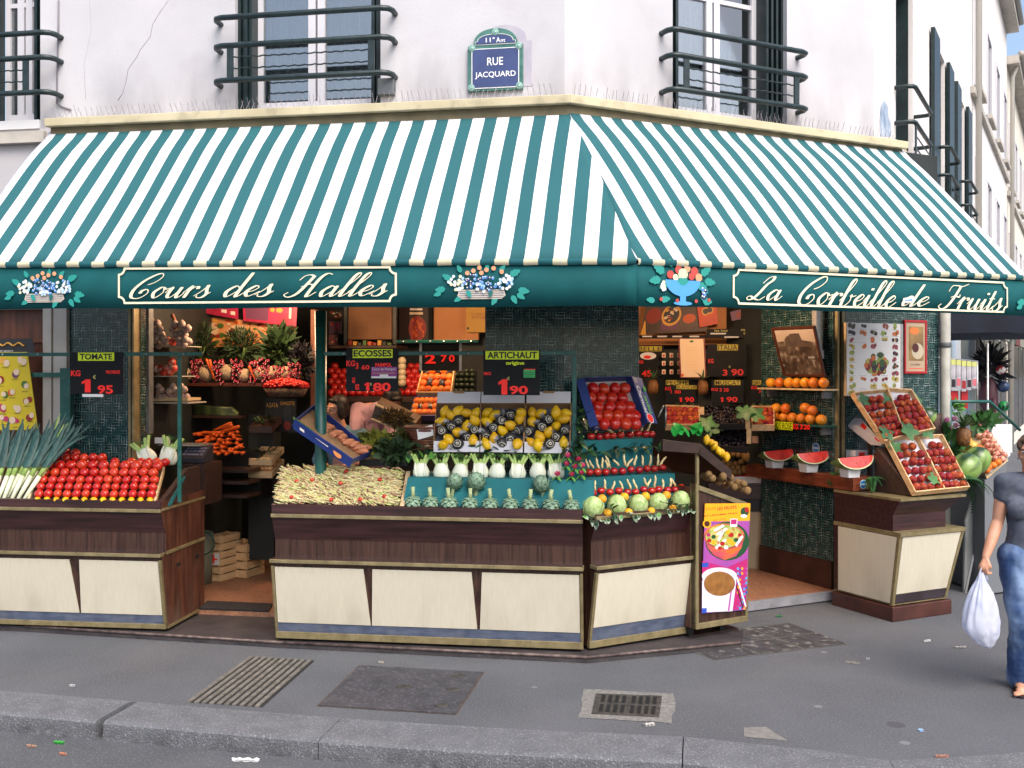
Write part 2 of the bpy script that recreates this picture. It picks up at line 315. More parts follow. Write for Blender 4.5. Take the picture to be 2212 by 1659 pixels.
GLYPH = {  # pen strokes of an upright copperplate hand; slanted and thickened on the down strokes later
 'C': (1.5, [[(.95, 1.25), (1.35, 1.5), (1.6, 1.95), (1.45, 2.28), (1.05, 2.15), (.5, 1.55), (.22, .75), (.4, .1), (.95, .02), (1.3, .45), (1.15, .82), (.85, .72), (.8, .45)]]),
 'o': (.86, [[(.6, .98), (.35, .98), (.07, .5), (.33, .02), (.68, .5), (.55, .95), (.72, .82), (1.0, .92)]]),
 'u': (1.1, [[(-.1, .5), (.17, 1.0), (.16, .3), (.34, .02), (.6, .3), (.8, .98)], [(.8, 1.0), (.78, .25), (.93, .02), (1.2, .45)]]),
 'r': (.8, [[(-.1, .45), (.2, 1.08), (.24, .9)], [(.2, .98), (.17, 0)], [(.2, .5), (.42, .95), (.66, 1.0), (.72, .8)]]),
 's': (.72, [[(-.12, .15), (.2, .6), (.42, 1.18)], [(.4, 1.15), (.46, .75), (.62, .35), (.45, .02), (.12, .02), (.05, .22)], [(.5, .05), (.85, .5)]]),
 'd': (1.1, [[(.66, .85), (.4, 1.0), (.07, .5), (.28, .0), (.72, .55)], [(.8, 2.25), (.78, .25), (.93, .02), (1.2, .45)]]),
 'e': (.74, [[(.08, .42), (.42, .55), (.6, .85), (.38, 1.0), (.06, .5), (.33, .02), (.85, .5)]]),
 'a': (1.08, [[(.66, .88), (.4, 1.0), (.07, .5), (.28, .0), (.72, .55)], [(.76, 1.02), (.76, .25), (.9, .02), (1.18, .45)]]),
 'l': (.56, [[(-.1, .4), (.25, 1.15), (.5, 1.95), (.38, 2.22), (.2, 1.85), (.15, .3), (.3, .02), (.62, .45)]]),
 'i': (.52, [[(-.1, .5), (.16, 1.0)], [(.16, 1.0), (.15, .25), (.3, .02), (.6, .45)], [(.22, 1.55), (.22, 1.38)]]),
 't': (.54, [[(.18, 1.75), (.15, .25), (.3, .02), (.62, .45)], [(-.08, 1.05), (.45, 1.05)]]),
 'b': (.98, [[(-.1, .4), (.3, 1.3), (.5, 2.0), (.36, 2.22), (.18, 1.8), (.14, .2), (.4, .0), (.72, .45), (.6, .92), (.72, .78), (1.02, .9)]]),
 'H': (1.85, [[(.15, 1.6), (.3, 2.0), (.62, 2.1), (.9, 1.95)], [(.9, 2.0), (.8, 1.2), (.6, .3), (.2, -.02), (-.15, .2), (.0, .45)], [(1.95, 2.1), (1.6, 2.2), (1.35, 1.7), (1.28, .25), (1.42, .02), (1.75, .45)], [(.55, .95), (.95, 1.2), (1.35, 1.05)]]),
 'L': (1.35, [[(.55, 1.55), (.8, 2.1), (1.15, 2.25), (1.2, 1.9), (.9, 1.4), (.72, .7), (.45, .1), (.1, -.02), (-.05, .18), (.15, .32), (.6, .08), (1.0, .0), (1.3, .35)]]),
 'F': (1.4, [[(.2, 1.5), (.3, 2.0), (.75, 2.05), (1.2, 2.0), (1.65, 2.25)], [(1.05, 2.05), (.95, 1.2), (.7, .3), (.3, -.02), (-.08, .2), (.08, .42)], [(.6, 1.0), (.95, 1.15), (1.35, 1.05), (1.3, 1.3)]]),
}
def script_word(mb, word, box, mi=0, M=None, slant=.5, thin=.07, thick=.235):
 vs, fs = [], []; x0 = 0
 for ch in word:
  adv, strokes = GLYPH[ch]
  for st in strokes:
   P = spline([(p[0] + x0, p[1]) for p in st], 6); k = len(vs); n = len(P)
   for i, p in enumerate(P):
    a, b = P[max(0, i - 1)], P[min(n - 1, i + 1)]; dx, dy = b[0] - a[0], b[1] - a[1]; L = math.hypot(dx, dy) or 1e-6
    wd = thin + (thick - thin) * max(0, -dy / L) ** 1.3
    if i in (0, n - 1): wd = max(thin * .8, wd * .75)
    nx, ny = -dy / L, dx / L
    for sg in (1, -1):
     q = (p[0] + nx * wd / 2 * sg, p[1] + ny * wd / 2 * sg); vs.append((q[0] + slant * q[1], q[1]))
   fs += [(k + 2 * i, k + 2 * i + 1, k + 2 * i + 3, k + 2 * i + 2) for i in range(n - 1)]
  x0 += adv * 1.1
 mb.add([(x, y, rnd.random() * 4e-4) for x, y, _ in fit(vs, box)], fs, mi, False, M)
# ================================================================== materials of the place
ASPH = mat('asphalt', '#4b4d51', .88, '#595b5f', 1.3, detail=10, lo=.25, hi=.75, bump=.35, bscale=150, c3='#7f7f86', scale3=85, mix3=.55)
ROADM = mat('road asphalt', '#484a4d', .85, '#55575a', 1.6, detail=10, bump=.3, bscale=200, c3='#84848a', scale3=80, mix3=.5)
GRANITE = mat('kerb granite', '#535559', .85, '#6a6c70', 7, detail=12, lo=.2, hi=.8, bump=.6, bscale=90, c3='#a09fa3', scale3=75, mix3=.5)
PLASTER = mat('painted plaster', '#b7b7bc', .85, '#c7c6ca', .9, detail=7, bump=.08, bscale=40, c3='#aaa6ac', scale3=2.2, mix3=.3)
PLASTER_SIDE = mat('street side plaster', '#d9d4d2', .85, '#e6e2df', .7, detail=6, bump=.06, bscale=40)
STONE = mat('pale stone', '#a9a49c', .8, '#c0bab0', 3, detail=6, bump=.15, bscale=30)
BEIGE = mat('beige metal', '#b5aa8a', .5, '#c7bd9d', 2, detail=5, c3='#7d7763', scale3=7, mix3=.35)
DARKGREEN = mat('dark green paint', '#0d1d1f', .4, '#16292b', 8, bump=.03)
RAILGREEN = mat('railing paint', '#132426', .4, '#213235', 14, bump=.06)
POSTGREEN = mat('green enamel', '#0f4a45', .35, '#17574f', 12, bump=.03, c3='#5a6a60', scale3=30, mix3=.25)
WHITEPVC = mat('white window frame', '#c9c8ce', .35)
CURTAIN = mat('net curtain', '#b9c0c4', .9, '#98a1a6', 3, stretch=(9, 9, .4), trans=.4)
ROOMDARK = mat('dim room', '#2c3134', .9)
GLASS = glass('window glass', (.82, .86, .87), .2)
TILE = weave('green mosaic')
TRIMB = mat('aged brass trim', '#7b6f4e', .45, '#918461', 10, metal=.35, c3='#5d5340', scale3=25, mix3=.4)
STEEL = mat('brushed steel', '#9c9c9c', .35, '#b5b5b5', 20, metal=.7)
GREYMETAL = mat('grey metal', '#5a5f63', .5, '#6c7174', 15, metal=.3)
OAKDOOR = mat('varnished door wood', '#4d2a1b', .4, '#6b3d27', 3, stretch=(9, 9, 1), bump=.1)
CREAMW = mat('ochre wall paint', '#b97c4a', .7, '#c78a58', 2)
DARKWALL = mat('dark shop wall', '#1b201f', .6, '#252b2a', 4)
FLOORM = mat('small tan floor tiles', '#7d5640', .5, '#9b6e54', 26, detail=2, bump=.3, bscale=60, c3='#b98f74', scale3=70, mix3=.4)
STEPM = mat('dark step concrete', '#2e2a2c', .6, '#413b3c', 5, detail=7, bump=.2, bscale=60, c3='#5a5250', scale3=40, mix3=.3)
WHITE = mat('white paint', '#d5d5d5', .5); BLACK = mat('black plastic', '#111213', .45)
IRON = mat('worn iron', '#3a3937', .6, '#55524d', 16, metal=.4, bump=.3, bscale=80)
HOLE = mat('dark hole', '#050506', .9)
PAPERW = mat('white paper', '#d8d8d8', .6)

# ================================================================== ground
KI = [hitz(FW, *p, 0) for p in [(0, 1492.6), (283, 1516), (737, 1552.6), (1070, 1574), (1475, 1592.6), (1760, 1621), (1921, 1644), (2060, 1637), (2212, 1627)]]
KI = [KI[0] + (KI[0] - KI[1]).normalized() * 22] + KI + [KI[-1] + Vector((6, 2.2, 0)), KI[-1] + Vector((14, 16, 0)), KI[-1] + Vector((34, 60, 0))]
def offs(P, d):
 out = []
 for i, p in enumerate(P):
  t = (P[min(i + 1, len(P) - 1)] - P[max(i - 1, 0)]).normalized(); out.append(p + Vector((t.y, -t.x, 0)) * d)
 return out
KO = offs(KI, .37)
m = MB(); m.prism([(p.x, p.y) for p in KI] + [(60, 75), (60, 90), (-45, 90), (-45, 8)], -.3, 0, ax='z')
struct(m.build('pavement', ASPH))
m = MB(); m.rect(-260, 260, -60, 420, -.115); struct(m.build('road', ROADM))
def kerb(P, Q, name, drop=0):
 m = MB(); n = len(P); prof = []
 for i in range(n):
  a, b = P[i], Q[i]; d = (b - a).normalized(); W = (b - a).length
  prof += [a + Vector((0, 0, -.2)), a + Vector((0, 0, .004)), a + d * (W - .04) + Vector((0, 0, .002)), a + d * (W - .016) + Vector((0, 0, -.004)), a + d * (W - .004) + Vector((0, 0, -.016)), a + d * (W + .004) + Vector((0, 0, -.3))]
 fs = [(i * 6 + j, i * 6 + j + 1, i * 6 + 7 + j, i * 6 + 6 + j) for i in range(n - 1) for j in range(5)]
 m.add(prof, fs, 0, False); m.f += [tuple(range(6)), tuple(range(n * 6 - 1, n * 6 - 7, -1))]; m.m += [0, 0]; m.s += [False, False]
 return struct(m.build(name, GRANITE))
def along(P, s):      # point at running index
 i = max(0, min(len(P) - 2, int(s))); return P[i].lerp(P[i + 1], s - i)
def seg(a, b):
 ks = [a] + [i for i in range(len(KI)) if a + .02 < i < b - .02] + [b]
 return [along(KI, s) for s in ks], [along(KO, s) for s in ks]
for a, b in ((0, 2.0), (2.035, 3.0), (3.006, 5.0), (5.01, 7.0), (7.01, 9.4), (9.42, 12)): kerb(*seg(a, b), 'kerb')
def flat(name, pts, z, th, mats, mi=0):
 P = [hitz(FW, *p, z) for p in pts]; m = MB(); m.prism([(p.x, p.y) for p in P], z - th, z, ax='z'); return m.build(name, mats)
# long slotted drain: concrete bars over a pit
q = [hitz(FW, *p, 0) for p in (B5(1210, 600), B5(1700, 632), B5(2040, 330), B5(1620, 305))]
t = thing('drain_grate', 'long slotted vent grate of ten pale bars sunk in the pavement', 'grate', T(q[0]))
b_ = MB(); b_.poly([p + Vector((0, 0, .002)) - q[0] for p in q]); b_.build('pit', mat('pit shade', '#161618', .9, '#262525', 20), t)  # flat sheet, the darkness of the pit is put into its colour
b_ = MB()
for i in range(10):
 f0, f1 = i / 10, i / 10 + .052
 ring = [q[0].lerp(q[1], f0), q[0].lerp(q[1], f1), q[3].lerp(q[2], f1), q[3].lerp(q[2], f0)]
 b_.hexa([p - q[0] + Vector((0, 0, .001)) for p in ring] + [p - q[0] + Vector((0, 0, .009)) for p in ring])
b_.build('bars', mat('worn vent bars', '#5a564f', .8, '#77726a', 18, bump=.3, bscale=90), t)
# metal cover plate
q = [hitz(FW, *p, 0) for p in (B6(-160, 625), B6(745, 682), B6(928, 405), B6(115, 360))]
t = thing('access_cover', 'large dark rectangular access cover flush with the pavement', 'cover', T(q[0]))
up = lambda z: [p - q[0] + Vector((0, 0, z)) for p in q]
ctr = sum(q, Vector()) / 4
ins = lambda k, z: [(p - ctr) * k + ctr - q[0] + Vector((0, 0, z)) for p in q]
b_ = MB(); b_.poly(up(.003)); b_.build('frame', mat('rusted frame', '#3a3330', .7, '#5a4a40', 20), t)
PLATE = mat('worn asphalt infill', '#34343a', .6, '#424248', 7, detail=8, bump=.15, bscale=120, c3='#77767a', scale3=40, mix3=.35)
b_ = MB(); b_.hexa(ins(.975, .004) + ins(.975, .007)); b_.build('plate', PLATE, t)
b_ = MB()
for p in (B6(725, 522), B6(405, 505), B6(760, 432), B6(650, 625)):
 c = hitz(FW, *p, 0) - q[0]; b_.lathe([(.04, 0), (.04, .002), (.028, .0025)], 14, 0, T(c.x, c.y, .007) @ S(1.3, 1, 1))
b_.build('bolt', IRON, t)
# cast iron gully grate in a concrete collar
q = [hitz(FW, *p, 0) for p in (B6(1620, 678), B6(2060, 700), B6(2078, 560), B6(1650, 545))]; ctr = sum(q, Vector()) / 4
t = thing('drain_grate', 'small rectangular iron drain grate with sixteen slots in a pale concrete collar', 'grate', T(q[0]))
b_ = MB(); ou = [(p - ctr) * (1.42 if i % 2 else 1.36) + ctr - q[0] for i, p in enumerate(q)]
ring = []
for i in range(4):
 for k in range(5): ring.append(ou[i].lerp(ou[(i + 1) % 4], k / 5) + Vector((rnd.uniform(-.014, .014), rnd.uniform(-.014, .014), .003)))
b_.poly(ring); b_.build('collar', mat('patched concrete', '#6c6b69', .9, '#85827c', 30, bump=.5, bscale=120, c3='#5f5e5e', scale3=70, mix3=.6), t)
b_ = MB(); b_.poly([p - q[0] + Vector((0, 0, .005)) for p in q]); b_.build('frame', IRON, t)
b_ = MB(); bil = lambda s, u: q[0].lerp(q[1], s).lerp(q[3].lerp(q[2], s), u) - q[0]
for r_ in (0, 1):
 for i in range(8):
  s0 = .1 + i * .105 + (.04 if i > 3 else 0); u0 = .12 + r_ * .45
  ring = [bil(s0, u0), bil(s0 + .056, u0), bil(s0 + .056, u0 + .34), bil(s0, u0 + .34)]
  b_.poly([p + Vector((0, 0, .0085)) for p in ring])
b_.build('slots', HOLE, t)
# six-panel tiled access cover by the doorway
q = [hitz(FW, *p, 0) for p in (B7(70, 250), B7(215, 325), B7(1065, 225), B7(690, 85))]
q = [hitz(FW, *p, 0) for p in (B7(205, 327), B7(1070, 222), B7(690, 84), B7(-130, 190))]
t = thing('access_cover', 'dark cover of paved panels between iron strips in front of the doorway', 'cover', T(q[0]))
b_ = MB(); b_.poly([p - q[0] + Vector((0, 0, .003)) for p in q]); b_.build('frame', mat('cover strips', '#5e5b56', .6, '#77736c', 20), t)
b_ = MB(); bil = lambda s, u: q[0].lerp(q[1], s).lerp(q[3].lerp(q[2], s), u) - q[0]
for i in range(3):
 for j in range(2):
  s0, s1, u0, u1 = i / 3 + .008, (i + 1) / 3 - .008, j / 2 + .012, (j + 1) / 2 - .012
  b_.poly([bil(s, u) + Vector((0, 0, .006)) for s, u in ((s0, u0), (s1, u0), (s1, u1), (s0, u1))])
b_.build('panels', mat('dark cover panels', '#2f2e30', .75, '#454346', 9, detail=8, bump=.4, bscale=60, c3='#9a968f', scale3=14, mix3=.45), t)
# pale patch in the pavement and litter
P = [hitz(FW, *p, 0) for p in (B7(395, 765), B7(540, 760), B7(600, 800), B7(680, 850), B7(400, 825))]
m = MB(); m.poly([p + Vector((0, 0, .003)) for p in P]); struct(m.build('pavement_patch', mat('mortar patch', '#6c6a66', .9, '#7d7a74', 20, bump=.3)))
LIT = [(B5(785, 825), .13, .05, '#b9b6c0', 'pale flattened paper scrap lying by the kerb joint'), (B5(385, 867), .07, .03, '#2f9a3a', 'green plastic scrap on the road near the kerb'), (B5(205, 890), .06, .014, '#b98a6a', 'tan cigarette end on the road, leftmost of the litter'),
  (B5(408, 941), .06, .014, '#c07a58', 'orange cigarette end on the road below the green scrap'), (B5(882, 822), .05, .02, '#b8795a', 'brown cigarette end beside the kerb joint'), (B5(1590, 980), .16, .045, '#e6e6e6', 'white folded paper strip lying on the road'),
  (B6(705, 1015), .09, .05, '#d0203a', 'red scrap on the road at the kerb foot'), (B6(505, 985), .09, .012, '#c9b49a', 'pale stick lying along the kerb foot'), (B7(1585, 206), .07, .03, '#e0e0e0', 'white scrap on the pavement beside the shopper'),
  (B7(625, 46), .06, .03, '#1f8a4a', 'green leaf scrap on the pavement by the doorway'), (B7(1100, 348), .1, .012, '#b5ad96', 'straw on the pavement, in front of the doorway'), (B7(1200, 322), .03, .015, '#cfcfcf', 'tiny white scrap on the pavement above the straw'),
  (B7(1545, 788), .03, .03, '#9fc4e6', 'small blue and white bottle top on the pavement'), (B7(1682, 956), .07, .018, '#c4805e', 'orange cigarette end on the kerb line at right'), (B6(1997, 750), .07, .045, '#bcbab5', 'flattened pale gum spot below the drain grate'),
  (B5(467, 497), .04, .016, '#cfcfcf', 'small white scrap on the pavement before the left stall'), (B6(258, 345), .05, .01, '#cdbfae', 'pale twig above the dark access cover'), (B7(1800, 248), .09, .03, '#a8a6a2', 'grey paper scrap on the pavement below the white bag')]
for k, (p, L, W, c, lab) in enumerate(LIT):
 g = hitz(FW, *p, 0); z = .004
 if B5(0, 740)[1] + (p[0]) * .062 < p[1] and p[0] < 1400: g = hitz(FW, *p, -.115); z = -.111
 m = MB(); pts = []
 n = 8
 for i in range(n + 1):
  for sg in (-1, 1): pts.append((L * (i / n - .5), sg * W / 2 * (.7 + .3 * math.sin(i * 2.1 + k)), .004 + .008 * abs(math.sin(i * 1.3 + k))))
 m.add(pts, [(2 * i, 2 * i + 1, 2 * i + 3, 2 * i + 2) for i in range(n)], 0, False)
 m.add([(x, y, 0) for x, y, _ in pts], [(2 * i, 2 * i + 2, 2 * i + 3, 2 * i + 1) for i in range(n)], 0, False)
 tag(m.build('litter', mat('litter ' + c, c, .6), None, T(g.x, g.y, z) @ RZ(rnd.uniform(-25, 25))), lab, 'litter', 'litter on the ground')['kind'] = 'thing'

# ================================================================== the corner building
bld = thing('corner_building', 'pale plaster corner building above the striped awning, dark green mosaic shopfront', 'building', FL)
def LB(mb, name, mats, F=FL, **k): return mb.build(name, mats, bld, FL.inverted() @ F, **k)
LZ = hit(FL, 1214, 212, 0).z                     # ledge height
grime(PLASTER, LZ + .02, .55, '#6f6a70', .75, 2.4); grime(PLASTER, 1, 12, '#a39ea3', .3, 1.1, (1, 1, .12))
grime(GRANITE, -.12, .11, '#26282b', .85, 14., (1, 1, 1)); spots(ASPH, 2.2, .07, '#8a8a8c', .45, .5); spots(ASPH, 1.3, .1, '#35353a', .3, .55)
def uL(px, v=0): return hit(FL, px, 800, v).x
def uR(px, v=0): return hit(FR, px, 800, v).x
FS = frame(tuple((FR @ Vector((uR(1888), 0, 0)))[:2]), math.degrees(math.atan2(2150, 1232)))
TOP = 11.4
w1 = (uL(-45), uL(87)); w2 = (uL(508), uL(822)); w3 = (uR(1453), uR(1700)); ws = [(1.30, 2.55), (4.6, 5.7), (7.4, 8.5)]
UE = uR(1888)
m = MB()
for a, b in ((-9, w1[0]), (w1[1], w2[0]), (w2[1], 0)): m.box(a, b, 0, .32, LZ - .06, TOP)
for a, b in (w1, w2): m.box(a, b, 0, .32, LZ + 2.3, TOP)
LB(m, 'facade_wall', PLASTER)
m = MB()
for a, b in ((0, w3[0]), (w3[1], UE)): m.box(a, b, 0, .32, LZ - .06, TOP)
m.box(*w3, 0, .32, LZ + 2.3, TOP); LB(m, 'corner_wall', PLASTER, FR)
m = MB(); e = [0] + [x for a in ws for x in a] + [9.5]
for i in range(0, len(e), 2): m.box(e[i], e[i + 1], 0, .32, LZ - .5, TOP)
for a, b in ws: m.box(a, b, 0, .32, LZ + 2.3, TOP)
for a, b in ws[1:]: m.box(a, b, .001, .32, LZ - .5, LZ - .12)
m.box(.4, 9.5, .02, .32, 0, LZ - .5); LB(m, 'side_wall', PLASTER_SIDE, FS)
m = MB(); m.box(-9, 4.5, .2, 7, TOP, TOP + .3); LB(m, 'roof', STONE)
# lower wall left of the shop, lintel over the shop openings
m = MB(); m.box(-9, uL(-70), 0, .3, 0, LZ - .06); m.box(uL(-70), uL(100), 0, .3, 2.72, LZ - .06); m.box(uL(100), uL(150), -.02, .3, 0, LZ - .06); LB(m, 'lower_wall', mat('lower plaster', '#b2b0b3', .85, '#c2bfc1', 1.4, detail=7, bump=.08, bscale=40, c3='#9b979a', scale3=1.6, mix3=.35))
m = MB(); m.box(-9, uL(105), -.07, 0, hit(FL, 50, 312, 0).z, hit(FL, 50, 288, 0).z); LB(m, 'string_course', STONE)
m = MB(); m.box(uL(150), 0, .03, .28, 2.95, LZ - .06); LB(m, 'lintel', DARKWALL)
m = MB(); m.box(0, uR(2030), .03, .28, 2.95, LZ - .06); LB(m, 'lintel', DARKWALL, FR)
m = MB(); m.box(uL(150), uL(278), 0, .3, 0, 2.95); LB(m, 'mosaic_pillar', TILE)
m = MB(); m.box(uL(1048), -.005, 0, .3, 0, 2.95); LB(m, 'mosaic_pillar', TILE)
m = MB(); m.box(-.005, uR(1380), 0, .3, 0, 2.95); LB(m, 'mosaic_pillar', TILE, FR)
m = MB(); m.box(uR(1826), uR(2027), 0, .3, 0, 2.95); LB(m, 'mosaic_pillar', TILE, FR)
m = MB(); m.box(uR(1803), uR(1803) + .16, .02, 1.05, .35, 2.95); LB(m, 'door_jamb', TILE, FR)
m = MB(); m.box(uR(1803) - .015, uR(1803) + .16, .03, 1.06, .0, .35); LB(m, 'jamb_skirting', mat('brown skirting tiles', '#2e1b18', .35, '#432924', 6), FR)
m = MB(); m.box(uL(279), uL(284), -.015, .1, 0, 2.95, 0); m.box(uL(287), uL(291), -.015, .1, 0, 2.95, 0); LB(m, 'shutter_rail', TRIMB)
m = MB(); m.box(uL(284), uL(287), .0, .1, 0, 2.95); LB(m, 'shutter_groove', BLACK)
m = MB(); m.box(uR(1806), uR(1810), -.02, .1, 0, 2.95); m.box(uR(1816), uR(1822), -.02, .1, 0, 2.95); LB(m, 'shutter_rail', TRIMB, FR)
m = MB(); m.box(uR(1810), uR(1816), -.0, .1, 0, 2.95); LB(m, 'shutter_groove', BLACK, FR)
m = MB(); m.box(uL(300), uL(306), .12, .2, 1.6, 2.95); LB(m, 'shutter_rail', GREYMETAL)
m = MB(); m.box(uR(1780), uR(1793), .10, .16, hit(FR, 1785, 895 * .852, .1).z + .0, 2.95); m.box(uR(1774), uR(1795), .09, .17, 2.28, 2.36); LB(m, 'shutter_rail', STEEL, FR)
# wooden door at far left
m = MB(); a, b = uL(-70), uL(100); m.box(a, b, .12, .17, 0, 2.72); d_ = LB(m, 'door', OAKDOOR)
m = MB()
for x0, x1 in ((a + .05, uL(0) - .03), (uL(18), b - .06)):
 for z0, z1 in ((.3, .95), (1.1, 2.45)):
  for r4 in ((x0, x1, z0, z0 + .03), (x0, x1, z1 - .03, z1), (x0, x0 + .03, z0 + .03, z1 - .03), (x1 - .03, x1, z0 + .03, z1 - .03)): m.box(r4[0], r4[1], .095, .12, r4[2], r4[3])
m.build('moulding', OAKDOOR, d_)
m = MB(); m.box(uL(100), uL(118), -.05, -.02, 0, 2.95); m.box(uL(122), uL(150), -.045, -.02, 0, 2.95); LB(m, 'door_pilaster', STONE)
# shop room
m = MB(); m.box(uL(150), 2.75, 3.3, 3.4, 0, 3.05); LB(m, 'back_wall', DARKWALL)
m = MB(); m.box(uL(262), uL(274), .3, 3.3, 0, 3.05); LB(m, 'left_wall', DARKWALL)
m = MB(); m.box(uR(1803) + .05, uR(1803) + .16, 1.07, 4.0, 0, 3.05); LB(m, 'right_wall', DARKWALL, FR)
P = [FL.inverted() @ FR @ Vector((uR(2000), .3, 0)), FL.inverted() @ FR @ Vector((uR(1830), 4, 0))]
room = [(uL(150), .29), (0, .29), (P[0].x, P[0].y), (P[1].x, P[1].y), (P[1].x, 3.4), (uL(150), 3.4)]
m = MB(); m.prism(room, 3.06, 3.15, ax='z'); LB(m, 'ceiling', mat('shop ceiling', '#6e655a', .8))
fz = .085
P2 = [FL.inverted() @ FR @ Vector((x, y, 0)) for x, y in ((0, .0), (uR(1810), .0), (uR(1810), 1.0), (uR(1810), 4))]
m = MB(); m.prism([(uL(285), -.02), (P2[0].x, P2[0].y - .02), (P2[1].x, P2[1].y), (P2[3].x, P2[3].y), (uL(285), 3.4)], .01, fz, ax='z'); LB(m, 'shop_floor', FLOORM)
m = MB(); m.box(uR(1380), uR(1812), -.06, -.012, .012, fz + .004); LB(m, 'threshold', mat('grey stone sill', '#75757a', .7, '#8c8c92', 8), FR)
st = [FL.inverted() @ hitz(FW, *p, .045) for p in ((-300, 1338), (53, 1353), (613, 1388), (1270, 1420), (1600, 1388), (1606, 1362))]
m = MB(); m.prism([(p.x, p.y) for p in st] + [(.6, .1), (-6, .1)], .002, .045, ax='z'); LB(m, 'step', STEPM)
m = MB()
for a, b in zip(st[1:4], st[2:5]): m.tube([a, b], .012, 6)
LB(m, 'step_nosing', mat('step nosing', '#3a2c2c', .5, '#6a5a54', 20))
# windows
def window(F, a, b, side=0, z=LZ, shut=(.12, .1), deep=.2):
 o = MB()
 fr = 0.045; x0, x1 = a + shut[0], b - shut[1]; y = deep; zt = z + 2.3; mid = (x0 + x1) / 2
 for r4 in ((x0, x1, z + .02, z + .13), (x0, x1, zt - .1, zt), (x0, x0 + fr, z + .13, zt - .1), (x1 - fr, x1, z + .13, zt - .1), (mid - .075, mid - .01, z + .13, zt - .1), (mid + .01, mid + .075, z + .13, zt - .1)):
  o.box(r4[0], r4[1], y, y + .06, r4[2], r4[3])
 o.box(x0, x1, y + .005, y + .055, z + 1.12, z + 1.16)
 wn = LB(o, 'window', WHITEPVC, F)
 g = MB(); g.box(x0 + fr, mid - .075, y + .025, y + .032, z + .13, zt - .1); g.box(mid + .075, x1 - fr, y + .025, y + .032, z + .13, zt - .1); g.build('pane', GLASS, wn)
 c = MB(); n = 60
 for sx0, sx1 in ((x0, x0 + (x1 - x0) * .45), (mid + .02, x1 - .04 if F is not FL else mid + (x1 - x0) * .42)):
  pts = [(sx0 + (sx1 - sx0) * i / n, y + .16 + .022 * math.sin(i * .9), zz) for i in range(n + 1) for zz in (z + .05, zt)]
  c.add(pts, [(2 * i, 2 * i + 2, 2 * i + 3, 2 * i + 1) for i in range(n)], 0, True)
 c.build('curtain', CURTAIN, wn)
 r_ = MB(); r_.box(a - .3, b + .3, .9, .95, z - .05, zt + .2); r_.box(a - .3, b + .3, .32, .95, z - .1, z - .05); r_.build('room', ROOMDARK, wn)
 sh = MB()
 for s0, s1, sg in ((a, x0, 1), (x1, b, -1)):
  k = max(2, int((s1 - s0) / .028)); wd = (s1 - s0) / k
  for i in range(k): sh.box(s0 + i * wd + .003, s0 + (i + 1) * wd - .003, .05 + .03 * (i % 2), deep - .005, z, zt)
 sh.build('shutter', DARKGREEN, wn)
 si = MB(); si.box(a, b, -.02, deep + .1, z - .06, z + .018); si.build('sill', WHITE, wn)
 return wn
wnd = [window(FL, *w1), window(FL, *w2), window(FR, *w3, shut=(.1, .2)), window(FS, *ws[0], shut=(.02, .02), deep=.2), window(FS, *ws[1], shut=(.02, .02)), window(FS, *ws[2], shut=(.02, .02))]
def railing(F, a, b, zs, out=.16, over=.12, r=.024):
 o = MB()
 for z in zs:
  x0, x1 = a - over, b + over
  o.tube([(x0, .02, z), (x0, -out + .07, z), (x0 + .025, -out + .02, z), (x0 + .08, -out, z), ((x0 + x1) / 2, -out, z), (x1 - .08, -out, z), (x1 - .025, -out + .02, z), (x1, -out + .07, z), (x1, .02, z)], r, 10)
 rl = LB(o, 'railing', RAILGREEN, F)
 for x in (a + .03, b - .03): p = MB(); p.box(x - .028, x + .028, -out - .008, -out + .008, zs[0], zs[1]); p.build('bracket', RAILGREEN, rl)
 t_ = MB()
 for k in (.33, .66):
  z = zs[0] + (zs[1] - zs[0]) * k; n = int((b - a) / .03)
  t_.tube([(a + .03 + (b - a - .06) * i / n, -out + .003 * math.cos(i * 2), z + .004 * math.sin(i * 2.0)) for i in range(n + 1)], .007, 5)
 t_.build('twisted_bar', RAILGREEN, rl)
zz = lambda F, px, ys, v=-.16: [hit(F, px, y, v).z for y in ys]
railing(FL, *w1, zz(FL, 60, [A1(0, 600)[1], A1(0, 375)[1], A1(0, 215)[1]]), over=uL(118, -.1) - w1[1])
railing(FL, *w2, zz(FL, 675, [164, 88, 26]), over=.13)
railing(FR, *w3, zz(FR, 1576, [209, 137, 83]), over=.12)
zb = hit(FS, 1960, A3(0, 745)[1], -.16).z
railing(FS, *ws[0], [zb - .42, zb - .02, zb + .36], out=.2, over=.08)
railing(FS, *ws[1], [zb - .42, zb - .02, zb + .36], out=.2, over=.08); railing(FS, *ws[2], [zb - .42, zb - .02, zb + .36], out=.2, over=.08)
m = MB()
for a, b in ws[1:]:
 m.box(b + .02, b + .62, -.07, -.02, LZ - .1, LZ + 2.3); m.box(a - .6, a - .02, -.07, -.02, LZ - .1, LZ + 2.3)
LB(m, 'open_shutter', DARKGREEN, FS)
